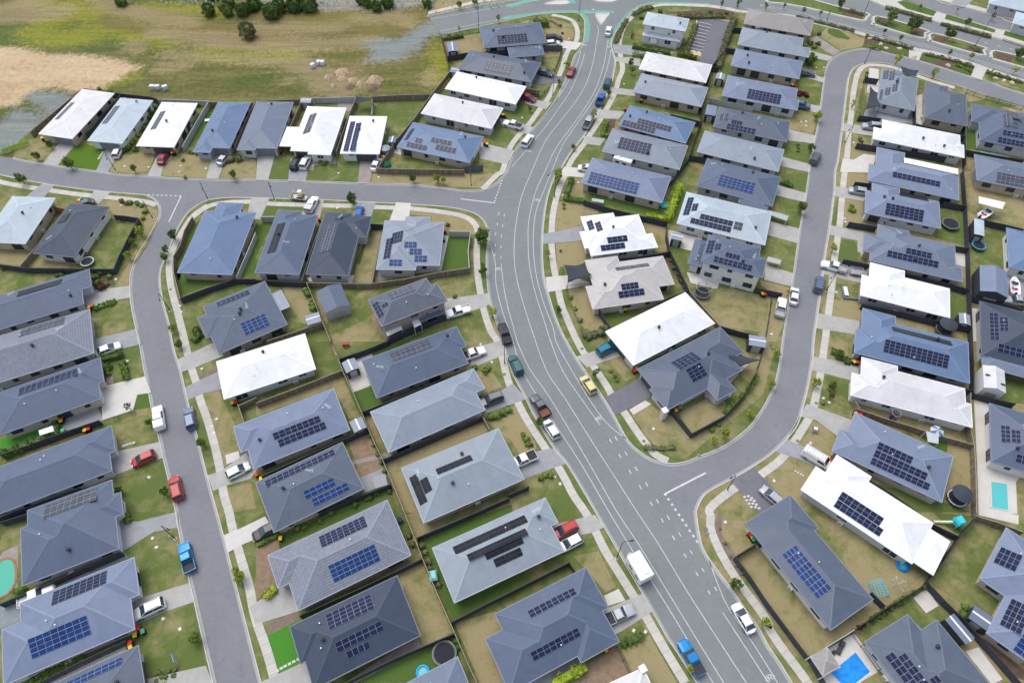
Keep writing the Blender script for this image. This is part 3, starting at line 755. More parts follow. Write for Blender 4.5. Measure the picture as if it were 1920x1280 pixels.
for i in range(5): dashes('c', (545+i*16, 97), (552+i*16, 98), 1, .35, 1)
tag(mesh('road_marking', bm, M_LINE), kind='structure')
bm = bmesh.new()
def band(segs, wd, z=.010):
    L = []
    for t, s in segs: L += [P(t, x, y, 0) for x, y in pairs(s)]
    strip_bm(bm, catmull(L, 4), -wd/2, wd/2, z)
band([('c', '-60 140,0 128,120 115,250 98,400 90,480 92,530 115,558 165,565 220,552 315')], 1.7)
band([('c', '730 335,755 290,775 240,810 190,850 140,900 90,960 55,1050 30,1200 26,1480 38')], 1.6, .0095)
band([('b', '1880 45,1960 35'), ('c', '80 15,200 -5')], 1.6); band([('c', '440 -10,465 30')], 1.6); band([('c', '500 90,640 86,765 92')], 1.2, .011)
tag(mesh('road_marking', bm, M_BIKE), kind='structure')
# manhole lids on verges and paths
bm = bmesh.new()
for t, s in (('o', '1465 165,1455 130'), ('k', '525 58,988 750,1400 855'), ('l', '38 50,220 748,360 465,1876 1000'), ('m', '1275 178'), ('e', '1150 328,928 992,1282 895'), ('q', '1300 905,1083 893'), ('j', '1862 250')):
    for x, y in pairs(s):
        p = P(t, x, y, 0); tube(bm, [(p.x, p.y, GZ-.02), (p.x, p.y, GZ+.065)], .33, 12)
tag(mesh('manhole_cover', bm, plain('cast_cover', (.2, .17, .15), .7, .25, 6)), kind='structure')

# stepping stones, small service pits
bm = bmesh.new()
for t, s, a in (('k', '1745 1165,1772 1160,1797 1175,1760 1190,1788 1188,1815 1195,1778 1215,1805 1215,1832 1222,1795 1240,1825 1242,1852 1250', .38), ('n', '160 1188,190 1168,220 1152,252 1135,284 1118,318 1100', .4), ('i', '930 782,955 773,978 766,1000 760', .5), ('l', '205 970,225 982,245 994,262 1004', .3),
                ('q', '742 790,752 775,762 760,772 745', .5), ('b', '475 1200,500 1195,560 1205,425 1245,430 1215', .5)):
    for x, y in pairs(s): p = P(t, x, y); box(bm, (p.x, p.y, GZ+.05), (a*1.2, a*.9, .06), .4)
tag(mesh('stepping_stones', bm, M_CONC2), kind='structure')
bm = bmesh.new()
for t, s in (('m', '1145 195,1225 797,1350 875,1175 262'), ('i', '955 147,1118 1018,1625 583,1590 635,1605 685,1515 205,1170 590'), ('o', '912 885,1000 895,1600 75'), ('k', '1060 655,320 1015,360 1068'), ('l', '415 425,458 458,318 762,45 1045'), ('h', '512 912,575 360,580 385,25 1225'),
             ('d', '250 915,285 912,285 945,362 510,420 508,642 1070,605 1098'), ('g', '380 185,497 90'), ('q', '1115 855,1545 865,935 848,1345 890,1355 845'), ('e', '908 262,870 815,1360 1060,1350 1015,896 375'), ('f', '610 282,920 50,620 20,570 320'), ('j', '1685 22,1768 155'), ('c', '610 75,425 292,75 885,180 875,815 575,840 632')):
    for x, y in pairs(s): p = P(t, x, y); box(bm, (p.x, p.y, GZ+.05), (.5, .42, .09), x)
tag(mesh('service_pit', bm, plain('pit_lid', (.6, .6, .56), .8, .2)), kind='structure')
# ================================================================ HOUSES
def roof_mat(name, col, metal=True, tile=False):
    m, nt, b = new_mat(name, .42 if not tile else .75, .35)
    uv = nt.nodes.new('ShaderNodeUVMap').outputs[0]; sx = nt.nodes.new('ShaderNodeSeparateXYZ'); nt.links.new(uv, sx.inputs[0])
    info = nt.nodes.new('ShaderNodeObjectInfo')
    f = noise(nt, .35, 5, .7, dist=.6); g = noise(nt, 5, 4, .75)
    c = ramp(nt, f, [(.3, tuple(q*.9 for q in col)), (.7, tuple(min(.92, q*1.08) for q in col))])
    c = mixc(nt, .4, c, ramp(nt, g, [(.3, (.88, .88, .88)), (.7, (1.08, 1.08, 1.08))]), 'MULTIPLY')
    if tile:
        ph = mth(nt, 'FRACT', mth(nt, 'DIVIDE', sx.outputs[1], .42)); h = mth(nt, 'POWER', ph, .6)
        c = mixc(nt, mth(nt, 'MULTIPLY', mth(nt, 'LESS_THAN', ph, .22), .5), c, tuple(q*.45 for q in col))
        row = mth(nt, 'FLOOR', mth(nt, 'DIVIDE', sx.outputs[1], .42)); cl = mth(nt, 'FLOOR', mth(nt, 'DIVIDE', sx.outputs[0], .33))
        cmb = nt.nodes.new('ShaderNodeCombineXYZ'); nt.links.new(row, cmb.inputs[0]); nt.links.new(cl, cmb.inputs[1])
        wn = N(nt, 'ShaderNodeTexWhiteNoise', noise_dimensions='2D'); nt.links.new(cmb.outputs[0], wn.inputs['Vector'])
        c = mixc(nt, .22, c, ramp(nt, wn.outputs['Value'], [(0, (.6, .6, .6)), (1, (1.4, 1.4, 1.4))]), 'MULTIPLY')
        bump(nt, b, h, .05, .6)
    else:
        ph = mth(nt, 'FRACT', mth(nt, 'DIVIDE', sx.outputs[0], .76))
        sh = mth(nt, 'FLOOR', mth(nt, 'DIVIDE', sx.outputs[0], .76))
        wn = N(nt, 'ShaderNodeTexWhiteNoise', noise_dimensions='1D'); nt.links.new(sh, wn.inputs['W'])
        c = mixc(nt, .1, c, ramp(nt, wn.outputs['Value'], [(0, (.75, .75, .75)), (1, (1.25, 1.25, 1.25))]), 'MULTIPLY')
        wv = mth(nt, 'SINE', mth(nt, 'MULTIPLY', sx.outputs[0], 2*math.pi/.19)); bump(nt, b, wv, .012, .35)
        st = noise(nt, .9, 6, .8, vec=None, dist=.3)
        c = mixc(nt, mth(nt, 'MULTIPLY', ramp(nt, st, [(.6, (0, 0, 0)), (.75, (1, 1, 1))]), .12), c, tuple(q*.6+.05 for q in col))
    c = mixc(nt, .14, c, ramp(nt, info.outputs['Random'], [(0, (.72, .72, .74)), (1, (1.25, 1.25, 1.22))]), 'MULTIPLY')
    nt.links.new(c, b.inputs['Base Color']); return m
RC = {'W': (.72, .73, .745), 'O': (.59, .59, .6), 'P': (.4, .472, .525), 'L': (.235, .272, .33), 'B': (.12, .18, .295), 'M': (.168, .207, .296), 'G': (.14, .17, .235),
      'S': (.089, .116, .175), 'D': (.041, .057, .089), 'K': (.245, .285, .325), 'N': (.27, .25, .245), 'E': (.42, .4, .39), 'T': (.2, .22, .268), 'U': (.11, .126, .162), 'R': (.092, .115, .16), 'V': (.19, .225, .265)}
ROOFM = {k: roof_mat('roof_'+k.lower(), v, tile=k in 'TU') for k, v in RC.items()}
RNAME = {'W': 'white', 'O': 'off-white', 'P': 'pale blue-grey', 'L': 'light grey', 'B': 'blue', 'M': 'blue-grey', 'G': 'mid grey', 'S': 'slate grey', 'D': 'charcoal', 'K': 'green-grey', 'N': 'taupe', 'E': 'beige-grey', 'T': 'grey tiled', 'U': 'dark tiled', 'R': 'slate', 'V': 'neutral grey'}
RIDGEM = {k: plain('ridge_'+k.lower(), tuple(min(.88, q*1.15+.012) for q in v), .45, .05) for k, v in RC.items()}
TRIM = {k: plain('fascia_'+k.lower(), (tuple(min(.85, q*1.0+.11) for q in v)) if k not in 'WO' else (.78, .78, .78), .5, .05) for k, v in RC.items()}
def brick(name, a, b_, mort):
    m, nt, b = new_mat(name, .9, .15); g = wpos(nt)
    br = N(nt, 'ShaderNodeTexBrick', Scale=1.0); br.inputs['Color1'].default_value = (*a, 1); br.inputs['Color2'].default_value = (*b_, 1); br.inputs['Mortar'].default_value = (*mort, 1)
    br.inputs['Brick Width'].default_value = .5; br.inputs['Row Height'].default_value = .17; br.inputs['Mortar Size'].default_value = .012
    sx = nt.nodes.new('ShaderNodeSeparateXYZ'); nt.links.new(g, sx.inputs[0]); cb = nt.nodes.new('ShaderNodeCombineXYZ')
    nt.links.new(mth(nt, 'ADD', sx.outputs[0], sx.outputs[1]), cb.inputs[0]); nt.links.new(sx.outputs[2], cb.inputs[1]); nt.links.new(cb.outputs[0], br.inputs['Vector'])
    f = noise(nt, .8, 4, .7)
    nt.links.new(mixc(nt, .5, br.outputs['Color'], ramp(nt, f, [(.3, (.8, .8, .8)), (.7, (1.15, 1.15, 1.15))]), 'MULTIPLY'), b.inputs['Base Color']); return m
WALLM = [brick('brick_tan', (.42, .33, .25), (.5, .41, .32), (.48, .44, .38)), plain('render_white', (.68, .67, .65), .85, .06, 1.5), plain('render_light_grey', (.52, .53, .56), .85, .06, 1.5),
         brick('brick_brown', (.27, .21, .19), (.35, .28, .25), (.36, .33, .3)), brick('brick_cream', (.5, .43, .35), (.56, .5, .42), (.5, .46, .4)), plain('render_grey', (.36, .36, .39), .85, .06, 1.5)]
M_DARKMETAL = plain('dark_frame', (.03, .032, .036), .5, .1)
M_WHITEMETAL = plain('white_frame', (.7, .7, .7), .5, .05)
M_GREYMETAL = plain('galvanised', (.42, .43, .44), .45, .1, metal=.4)
m, nt, b = new_mat('window_glass', .08, .6); b.inputs['Base Color'].default_value = (.025, .035, .045, 1); M_GLASS = m
M_GARAGE = [plain('garage_white', (.6, .6, .6), .6, .03), plain('garage_grey', (.2, .21, .23), .6, .03), plain('garage_dark', (.07, .075, .085), .6, .03)]
def solar_mat(name, cell, line, ny=2):
    m, nt, b = new_mat(name, .22, .16)
    uv = nt.nodes.new('ShaderNodeUVMap').outputs[0]; sx = nt.nodes.new('ShaderNodeSeparateXYZ'); nt.links.new(uv, sx.inputs[0])
    def grid(s, n, w):
        p = mth(nt, 'FRACT', mth(nt, 'MULTIPLY', s, n)); return mth(nt, 'LESS_THAN', p, w)
    g = mth(nt, 'MAXIMUM', grid(sx.outputs[0], 6, .07), grid(sx.outputs[1], 10, .05))
    md = mth(nt, 'LESS_THAN', mth(nt, 'ABSOLUTE', mth(nt, 'SUBTRACT', sx.outputs[1], .5)), .02)
    nz = noise(nt, .6, 2, .5)
    info = nt.nodes.new('ShaderNodeObjectInfo')
    cc = mixc(nt, mth(nt, 'MULTIPLY', info.outputs['Random'], .5), cell, tuple(q*1.7+.004 for q in cell))
    cc = mixc(nt, mth(nt, 'MULTIPLY', g, .3), cc, line)
    nt.links.new(mixc(nt, md, cc, tuple(q*2.6+.02 for q in line)), b.inputs['Base Color']); return m
SOLM = {'n': solar_mat('solar_navy', (.009, .014, .042), (.06, .075, .13)), 'b': solar_mat('solar_blue', (.01, .03, .11), (.08, .14, .28)), 'k': solar_mat('solar_black', (.014, .016, .022), (.02, .022, .028)), 'g': solar_mat('solar_grey', (.05, .055, .075), (.14, .15, .17))}
M_SFRAME = {'n': plain('panel_frame', (.36, .38, .42), .4, .05, metal=.3), 'k': plain('panel_frame_black', (.03, .03, .035), .4, .05)}
M_SFRAME['b'] = M_SFRAME['g'] = M_SFRAME['n']
# ---- hip roof over any right-angled outline: upper envelope of the hips of its maximal rectangles
def clip(poly, a, b, c):
    out = []
    for i in range(len(poly)):
        p, q = poly[i-1], poly[i]; dp = a*p[0]+b*p[1]+c; dq = a*q[0]+b*q[1]+c
        if dp*dq < -1e-12: t = dp/(dp-dq); out.append((p[0]+(q[0]-p[0])*t, p[1]+(q[1]-p[1])*t))
        if dq >= -1e-9: out.append(q)
    return out
def hip_pieces(L):
    xs = sorted({round(p[0], 4) for p in L}); ys = sorted({round(p[1], 4) for p in L})
    def inn(x0, x1, y0, y1):
        for i in range(len(xs)-1):
            for j in range(len(ys)-1):
                if xs[i] >= x0-1e-6 and xs[i+1] <= x1+1e-6 and ys[j] >= y0-1e-6 and ys[j+1] <= y1+1e-6:
                    if not inside(((xs[i]+xs[i+1])/2, (ys[j]+ys[j+1])/2), L): return False
        return True
    rs = [(x0, x1, y0, y1) for x0 in xs for x1 in xs if x1 > x0 for y0 in ys for y1 in ys if y1 > y0 and inn(x0, x1, y0, y1)]
    rs = [r for r in rs if not any(q != r and q[0] <= r[0] and q[1] >= r[1] and q[2] <= r[2] and q[3] >= r[3] for q in rs)]
    H = lambda r: [(1, 0, -r[0]), (-1, 0, r[1]), (0, 1, -r[2]), (0, -1, r[3])]
    out = []
    for i, r in enumerate(rs):
        h = H(r); base = [(r[0], r[2]), (r[1], r[2]), (r[1], r[3]), (r[0], r[3])]
        for k in range(4):
            F = base
            for j in range(4):
                if j != k: F = clip(F, *[h[j][q]-h[k][q] for q in range(3)]) if F else F
            ps = [F] if len(F) > 2 else []
            for j, r2 in enumerate(rs):
                if j == i or not ps: continue
                dif = [[g[q]-h[k][q] for q in range(3)] for g in H(r2)]
                if j > i and any(max(abs(v) for v in d) < 1e-6 for d in dif): continue
                nxt = []
                for p in ps:
                    for d in dif:
                        if max(abs(v) for v in d) < 1e-6: continue
                        o = clip(p, -d[0], -d[1], -d[2]) if p else []
                        if len(o) > 2 and abs(area2(o)) > .004: nxt.append(o)
                        p = clip(p, *d) if p else []
                        if len(p) < 3 or abs(area2(p)) < .004: p = []; break
                ps = nxt
            for p in ps: out.append((p, h[k]))
    return out
def rectify(W, ax=None):
    """picture outline -> local right-angled outline, centre, angle"""
    n = len(W); 
    if ax is None:
        sx = sy = 0
        for i in range(n):
            e = W[(i+1) % n]-W[i]; a = math.atan2(e.y, e.x)*4; l = e.length_squared; sx += math.cos(a)*l; sy += math.sin(a)*l
        ax = math.atan2(sy, sx)/4
    c = sum(W, Vector())/n; ca, sa = math.cos(-ax), math.sin(-ax)
    L = [[(v.x-c.x)*ca-(v.y-c.y)*sa, (v.x-c.x)*sa+(v.y-c.y)*ca] for v in W]
    e = [L[1][0]-L[0][0], L[1][1]-L[0][1]]; hor = abs(e[0]) > abs(e[1])
    for i in range(n):
        j = (i+1) % n; k = 1 if (i % 2 == 0) == hor else 0
        m_ = (L[i][k]+L[j][k])/2; L[i][k] = L[j][k] = m_
    return ccw([tuple(p) for p in L]), Vector((c.x, c.y, 0)), ax
def inset(L, d):
    n = len(L); out = []
    for i in range(n):
        p, q, r = L[i-1], L[i], L[(i+1) % n]
        def nrm(a, b_):
            x, y = b_[0]-a[0], b_[1]-a[1]; l = math.hypot(x, y) or 1; return (-y/l, x/l)
        n1, n2 = nrm(p, q), nrm(q, r); out.append((q[0]+(n1[0]+n2[0])*d, q[1]+(n1[1]+n2[1])*d))
    return out
HOUSES = {}; WMESH = {}
def window_mesh(wd, ht, white):
    k = (wd, ht, white)
    if k in WMESH: return WMESH[k]
    bm = bmesh.new()
    for c, s in (((0, -.03, ht/2-.03), (wd, .08, .06)), ((0, -.03, -ht/2+.03), (wd, .1, .06)), ((-wd/2+.03, -.03, 0), (.06, .08, ht-.12)), ((wd/2-.03, -.03, 0), (.06, .08, ht-.12)), ((0, -.03, 0), (.05, .06, ht-.12))): box(bm, c, s)
    a = bpy.data.meshes.new('window'); bm.to_mesh(a); bm.free(); a.materials.append(M_WHITEMETAL if white else M_DARKMETAL)
    bm = bmesh.new()
    for s in (-1, 1): box(bm, (s*(wd/4-.005), -.012, 0), (wd/2-.085, .02, ht-.125))
    g = bpy.data.meshes.new('pane'); bm.to_mesh(g); bm.free(); g.materials.append(M_GLASS)
    WMESH[k] = (a, g); return WMESH[k]
def garage_mesh(wd, m):
    bm = bmesh.new()
    for i in range(4): box(bm, (0, -.03, -1.05+.27+i*.54), (wd, .04, .515))
    me = bpy.data.meshes.new('garage_door'); bm.to_mesh(me); bm.free(); me.materials.append(m); return me
VENT = {}
def acc(kind):
    if kind in VENT: return VENT[kind]
    bm = bmesh.new()
    if kind == 'roof_vent':
        tube(bm, [(0, 0, -.3), (0, 0, .25)], .16, 10); tube(bm, [(0, 0, .25), (0, 0, .32), (0, 0, .5), (0, 0, .6)], [.2, .3, .3, .1], 12); m = M_DARKMETAL
    elif kind == 'antenna':
        tube(bm, [(0, 0, -.3), (0, 0, 1.3)], .03, 5); tube(bm, [(-.7, 0, 1.2), (.7, 0, 1.2)], .025, 4)
        for i in range(6): tube(bm, [(-.6+i*.24, -.35+i*.03, 1.2), (-.6+i*.24, .35-i*.03, 1.2)], .02, 4)
        m = M_WHITEMETAL
    else:
        tube(bm, [(0, 0, -.2), (0, 0, .3)], .07, 8); tube(bm, [(0, 0, .28), (0, 0, .36)], .11, 8); m = M_WHITEMETAL
    me = bpy.data.meshes.new(kind); bm.to_mesh(me); bm.free(); me.materials.append(m); VENT[kind] = me; return me
def roof_build(L, eave, pitch, rk, parent, name='roof', ridge=True, gable=None, fascia=True, seed=0):
    """L local outline. returns bvh data (tris in local space with plane)"""
    tn = math.tan(R(pitch)); pcs = []
    if gable is None: pcs = hip_pieces(L)
    else:
        xs = [p[0] for p in L]; ys = [p[1] for p in L]; x0, x1, y0, y1 = min(xs), max(xs), min(ys), max(ys)
        if gable == 'x': ym = (y0+y1)/2; pcs = [([(x0, y0), (x1, y0), (x1, ym), (x0, ym)], (0, 1, -y0)), ([(x0, ym), (x1, ym), (x1, y1), (x0, y1)], (0, -1, y1))]
        elif gable == 'y': xm = (x0+x1)/2; pcs = [([(x0, y0), (xm, y0), (xm, y1), (x0, y1)], (1, 0, -x0)), ([(xm, y0), (x1, y0), (x1, y1), (xm, y1)], (-1, 0, x1))]
        else: pcs = [(L, (0, 1, -y0))]
    allv = [p for F, _ in pcs for p in F]; keys = {}; bm = bmesh.new(); uvl = bm.loops.layers.uv.new('UVMap'); planes = []
    def V(p, h):
        k = (round(p[0], 2), round(p[1], 2))
        if k not in keys: keys[k] = bm.verts.new((p[0], p[1], eave+tn*max(0, h[0]*p[0]+h[1]*p[1]+h[2])))
        return keys[k]
    for F, h in pcs:
        F = ccw(F); ring = []
        for i in range(len(F)):
            a, b_ = F[i], F[(i+1) % len(F)]; ring.append(a); ll = math.hypot(b_[0]-a[0], b_[1]-a[1])
            if ll < .03: continue
            on = []
            for p in allv:
                t = ((p[0]-a[0])*(b_[0]-a[0])+(p[1]-a[1])*(b_[1]-a[1]))/ll/ll
                if .02/ll < t < 1-.02/ll and abs((p[0]-a[0])*(b_[1]-a[1])-(p[1]-a[1])*(b_[0]-a[0]))/ll < .012: on.append((t, p))
            ring += [p for t, p in sorted(on)]
        vs = []
        for p in ring:
            v = V(p, h)
            if v not in vs: vs.append(v)
        if len(vs) < 3: continue
        try: f = bm.faces.new(vs)
        except ValueError: continue
        f.normal_update()
        if f.normal.z < 0: f.normal_flip()
        planes.append(([tuple(v.co) for v in vs], h))
        cs = math.hypot(1, tn)
        for lp in f.loops:
            x, y = lp.vert.co.x, lp.vert.co.y; lp[uvl].uv = ((y if h[0] else x), (h[0]*x+h[1]*y+h[2])*cs)
    bm.edges.ensure_lookup_table(); rb = bmesh.new(); rn = 0
    for e in bm.edges:
        if len(e.link_faces) == 2 and e.link_faces[0].normal.dot(e.link_faces[1].normal) < .995 and e.calc_length() > .3:
            a, b_ = e.verts[0].co, e.verts[1].co; mid = (a+b_)/2; f0, f1 = e.link_faces
            if (f1.calc_center_median()-mid).dot(f0.normal) < 0:
                d = (b_-a).normalized(); off = (f0.normal+f1.normal).normalized()
                for f in (f0, f1):
                    s = f.normal.cross(d); s = s if s.dot(f.calc_center_median()-mid) > 0 else -s
                    q = [rb.verts.new(v) for v in (a+off*.045, b_+off*.045, b_+s*.16+f.normal*.02, a+s*.16+f.normal*.02)]
                    ff = rb.faces.new(q); ff.normal_update()
                    if ff.normal.dot(f.normal) < 0: ff.normal_flip()
                rn += 1
    fb = bm.faces.new([bm.verts.new((p[0], p[1], eave-.03)) for p in ccw(L)[::-1]]) if gable is None else None
    ro = mesh(name, bm, ROOFM[rk], parent)
    if rn and ridge: mesh('ridge_cap', rb, RIDGEM[rk], ro)
    else: rb.free()
    if fascia:
        bm = bmesh.new(); O = inset(L, -.1); I = inset(L, .02); n = len(L)
        z0, z1 = eave-.17, eave+.035
        ring = [[bm.verts.new((p[0], p[1], z)) for p in Q] for Q, z in ((O, z0), (O, z1), (I, z1), (I, z0))]
        for q in range(4):
            for i in range(n):
                a = ring[q]; c = ring[(q+1) % 4]; bm.faces.new((a[i], a[(i+1) % n], c[(i+1) % n], c[i]))
        if gable is None: mesh('gutter', bm, TRIM[rk], ro)
        else: bm.free()
    return ro, planes
PANEL = {}
def solar(hid, kind, quad, t, rot=None):
    h = HOUSES[hid]; W = [pix(t, x, y) for x, y in quad]
    Mi = h['M'].inverted(); o = Mi @ Vector((0, 0, HC))
    def rl(xy): return (Mi.to_3x3() @ ray(*xy)).normalized()
    cx, cy = sum(p[0] for p in W)/4, sum(p[1] for p in W)/4; best = None
    for k in (0, .6):
        for q in W:
            d = rl((cx+(q[0]-cx)*k, cy+(q[1]-cy)*k)); hit = h['bvh'].ray_cast(o, d)
            if hit[0] is not None:
                v = h['pl'][hit[2]]; best = best or {}; best.setdefault(hit[2], [0, hit])[0] += 1
        if best: break
    if not best: print('solar miss', hid, t, quad); return
    _, hit = max(best.values(), key=lambda x: x[0]); n = hit[1]; n = n if n.z > 0 else -n
    u = Vector((-n.y, n.x, 0)).normalized(); v = n.cross(u); p0 = hit[0]+n*.1
    co = []
    for q in W:
        d = rl(q); s = (p0-o).dot(n)/d.dot(n); p = o+d*s-p0; co.append((p.dot(u), p.dot(v)))
    us = sorted(c[0] for c in co); vs = sorted(c[1] for c in co)
    # a sheared outline still gives the true sides: average the extremes along each axis
    u0, u1, v0, v1 = (us[0]+us[1])/2, (us[2]+us[3])/2, (vs[0]+vs[1])/2, (vs[2]+vs[3])/2
    wu, hv = u1-u0, v1-v0
    port = max(1, round(hv/1.66))*1.66/hv < 1.45 if rot is None else rot == 'p'
    a, b_ = (.965, 1.6) if port else (1.6, .965)
    nc, nr = max(1, round(wu/a)), max(1, round(hv/b_)); du, dv = wu/nc, hv/nr
    root = empty('solar_array', (0, 0, 0)); root.parent = h['o']
    key = (round(du, 2), round(dv, 2), kind)
    if key not in PANEL:
        bm = bmesh.new(); uvl = bm.loops.layers.uv.new('UVMap'); x, y = key[0]/2-.008, key[1]/2-.012
        box(bm, (0, 0, -.025), (2*x, 2*y, .04)); i_ = .02
        q = [bm.verts.new(c) for c in ((-x+i_, -y+i_, .004), (x-i_, -y+i_, .004), (x-i_, y-i_, .004), (-x+i_, y-i_, .004))]
        f = bm.faces.new(q); f.material_index = 1
        for lp, c in zip(f.loops, ((0, 0), (1, 0), (1, 1), (0, 1))): lp[uvl].uv = c if port else (c[1], c[0])
        me = bpy.data.meshes.new('solar_panel'); bm.to_mesh(me); bm.free(); me.materials.append(M_SFRAME[kind]); me.materials.append(SOLM[kind]); PANEL[key] = me
    me = PANEL[key]; rotm = Matrix((u, v, n)).transposed().to_4x4()
    for i in range(nc):
        for j in range(nr):
            c = p0+u*(u0+du*(i+.5))+v*(v0+dv*(j+.5)); ob = bpy.data.objects.new('solar_panel', me); C.objects.link(ob); ob.parent = root
            ob.matrix_local = Matrix.Translation(c) @ rotm
    h['ns'] = h.get('ns', 0)+1
def house(hid, rk, wall, t, s, pitch=22, st=1, front=None, name='house', label=None, flat=None, walls=True, parent_h=None, eave=None, gable=None):
    eave = eave or (2.65 if st == 1 else 5.3); W = pts(t, pairs(s), GZ+eave); L, c, ax = rectify(W)
    if parent_h is None:
        o = empty(name, (c.x, c.y, GZ), ax); h = HOUSES[hid] = {'o': o, 'M': Matrix.Translation((c.x, c.y, GZ)) @ Matrix.Rotation(ax, 4, 'Z'), 'pl': [], 'c': Vector((c.x, c.y, GZ+3)), 'rk': rk, 'foot': [Vector((v.x, v.y, 0)) for v in W]}
    else:
        h = HOUSES[parent_h]; o = h['o']; L0 = []
        W = [v-Vector((0, 0, v.z)) for v in W]
        axh = o.rotation_euler[2]; L, c, ax = rectify(W, axh); Mi = h['M'].inverted()
        cl = Mi @ Vector((c.x, c.y, GZ)); L = [(p[0]+cl.x, p[1]+cl.y) for p in L]
    L = [(round(p[0], 3), round(p[1], 3)) for p in L]
    rng = random.Random(hid+rk)
    ro, planes = roof_build(L, eave, pitch, rk, o, gable=gable)
    verts, faces, pl = [], [], []
    for vs, hh in planes:
        faces.append(list(range(len(verts), len(verts)+len(vs)))); verts += vs
    h['pl'] += planes
    if parent_h is None: h['bvh'] = BVHTree.FromPolygons([Vector(v) for v in verts], faces)
    if not walls: return h
    D = inset(L, .5); wm = WALLM[wall]; bm = bmesh.new(); 
    if gable: 
        prism(bm, D, 0, eave-.05, top=False)
        xs = [p[0] for p in L]; ys = [p[1] for p in L]; tn = math.tan(R(pitch))
        if gable in 'xy':
            i0 = 0 if gable == 'x' else 1; 
            for e_ in (min(q[i0] for q in D), max(q[i0] for q in D)):
                o0, o1 = min(q[1-i0] for q in L), max(q[1-i0] for q in L)
                tri = [(o0, eave-.02), ((o0+o1)/2, eave-.02+tn*(o1-o0)/2), (o1, eave-.02)]
                vv = [bm.verts.new((e_, a, z) if i0 == 0 else (a, e_, z)) for a, z in tri]; bm.faces.new(vv)
    else: prism(bm, D, 0, eave-.04)
    wo = mesh('wall', bm, wm, o)
    # front side: where the driveway arrives
    dr = DRV.get(hid) if parent_h is None else None; fe = None
    if dr:
        dc = sum(dr, Vector())/len(dr); dl = h['M'].inverted() @ dc; near = sorted(dr, key=lambda v: (v-Vector((c.x, c.y, GZ))).length)[:2]
        nl = h['M'].inverted() @ ((near[0]+near[1])/2); bd = 1e9
        for i in range(len(D)):
            a, b_ = D[i], D[(i+1) % len(D)]; ln = math.hypot(b_[0]-a[0], b_[1]-a[1])
            if ln < 3.2: continue
            nx_, ny_ = (b_[1]-a[1])/ln, -(b_[0]-a[0])/ln
            if (dl.x-(a[0]+b_[0])/2)*nx_+(dl.y-(a[1]+b_[1])/2)*ny_ < .5: continue
            d = dseg((dl.x, dl.y), a, b_)*.5+dseg((nl.x, nl.y), a, b_)
            if d < bd: bd = d; fe = i
        if fe is not None:
            a, b_ = D[fe], D[(fe+1) % len(D)]; ln = math.hypot(b_[0]-a[0], b_[1]-a[1]); gw = min(4.9, ln-.7)
            tt = ((nl.x-a[0])*(b_[0]-a[0])+(nl.y-a[1])*(b_[1]-a[1]))/ln/ln; tt = max((gw/2+.3)/ln, min(1-(gw/2+.3)/ln, tt))
            gp = (a[0]+(b_[0]-a[0])*tt, a[1]+(b_[1]-a[1])*tt); rz = math.atan2(b_[1]-a[1], b_[0]-a[0])
            gd = inst('garage_door', garage_mesh(gw, M_GARAGE[rng.choice((0, 1, 1, 2))]), o, (gp[0], gp[1], 1.1), rz); h['gar'] = (fe, tt*ln, gw)
    for i in range(len(D)):
        a, b_ = D[i], D[(i+1) % len(D)]; ln = math.hypot(b_[0]-a[0], b_[1]-a[1]); rz = math.atan2(b_[1]-a[1], b_[0]-a[0])
        if ln < 2.2: continue
        n = max(1, int(ln/3.6))
        for fl in range(st if not gable else 1):
            for k in range(n):
                s_ = ln*(k+.5)/n+rng.uniform(-.4, .4)
                wd, ht = rng.choice(((1.5, 1.1), (1.8, 1.2), (.9, 1.1), (2.2, 1.9), (1.2, .6))); wd = min(wd, ln-.8)
                if fe == i and abs(s_-h['gar'][1]) < h['gar'][2]/2+wd/2+.15 and fl == 0: continue
                z = 2.15-ht/2+fl*2.75; me, gl = window_mesh(round(wd, 1), ht, rk in 'WOP' and wall != 0)
                wi = inst('window', me, o, (a[0]+(b_[0]-a[0])*s_/ln, a[1]+(b_[1]-a[1])*s_/ln, z), rz); inst('pane', gl, wi)
    # air-conditioner on the longest side wall, roof pipes and vents
    e = sorted(range(len(D)), key=lambda i: -math.hypot(D[(i+1) % len(D)][0]-D[i][0], D[(i+1) % len(D)][1]-D[i][1]))
    for i in e[:2]:
        if i == fe: continue
        a, b_ = Vector((*D[i], 0)), Vector((*D[(i+1) % len(D)], 0)); dd = (b_-a).normalized(); nn = Vector((dd.y, -dd.x, 0)); p = a.lerp(b_, rng.uniform(.25, .8))+nn*.25
        bm = bmesh.new(); box(bm, (0, 0, .35), (.85, .32, .7)); box(bm, (0, -.165, .37), (.5, .01, .5), mi=1)
        mesh('air_conditioner', bm, [M_WHITEMETAL, M_GREYMETAL], o, loc=p, rz=math.atan2(dd.y, dd.x)); break
    def onroof(kind, zoff=0):
        for _ in range(30):
            vs, hh = rng.choice(planes); u = [rng.random()**2+.02 for _ in vs]; su = sum(u); p = sum((Vector(v)*(q/su) for v, q in zip(vs, u)), Vector())
            if p.z > eave+.35*max(.1, max(v[2] for v in verts)-eave):
                inst(kind, acc(kind), o, p, rng.uniform(0, 3)); return
    for kk, pr in (('roof_vent', .6), ('roof_vent', .3), ('antenna', .55), ('vent_pipe', 1), ('vent_pipe', .6)):
        if rng.random() < pr: onroof(kk)
    return h
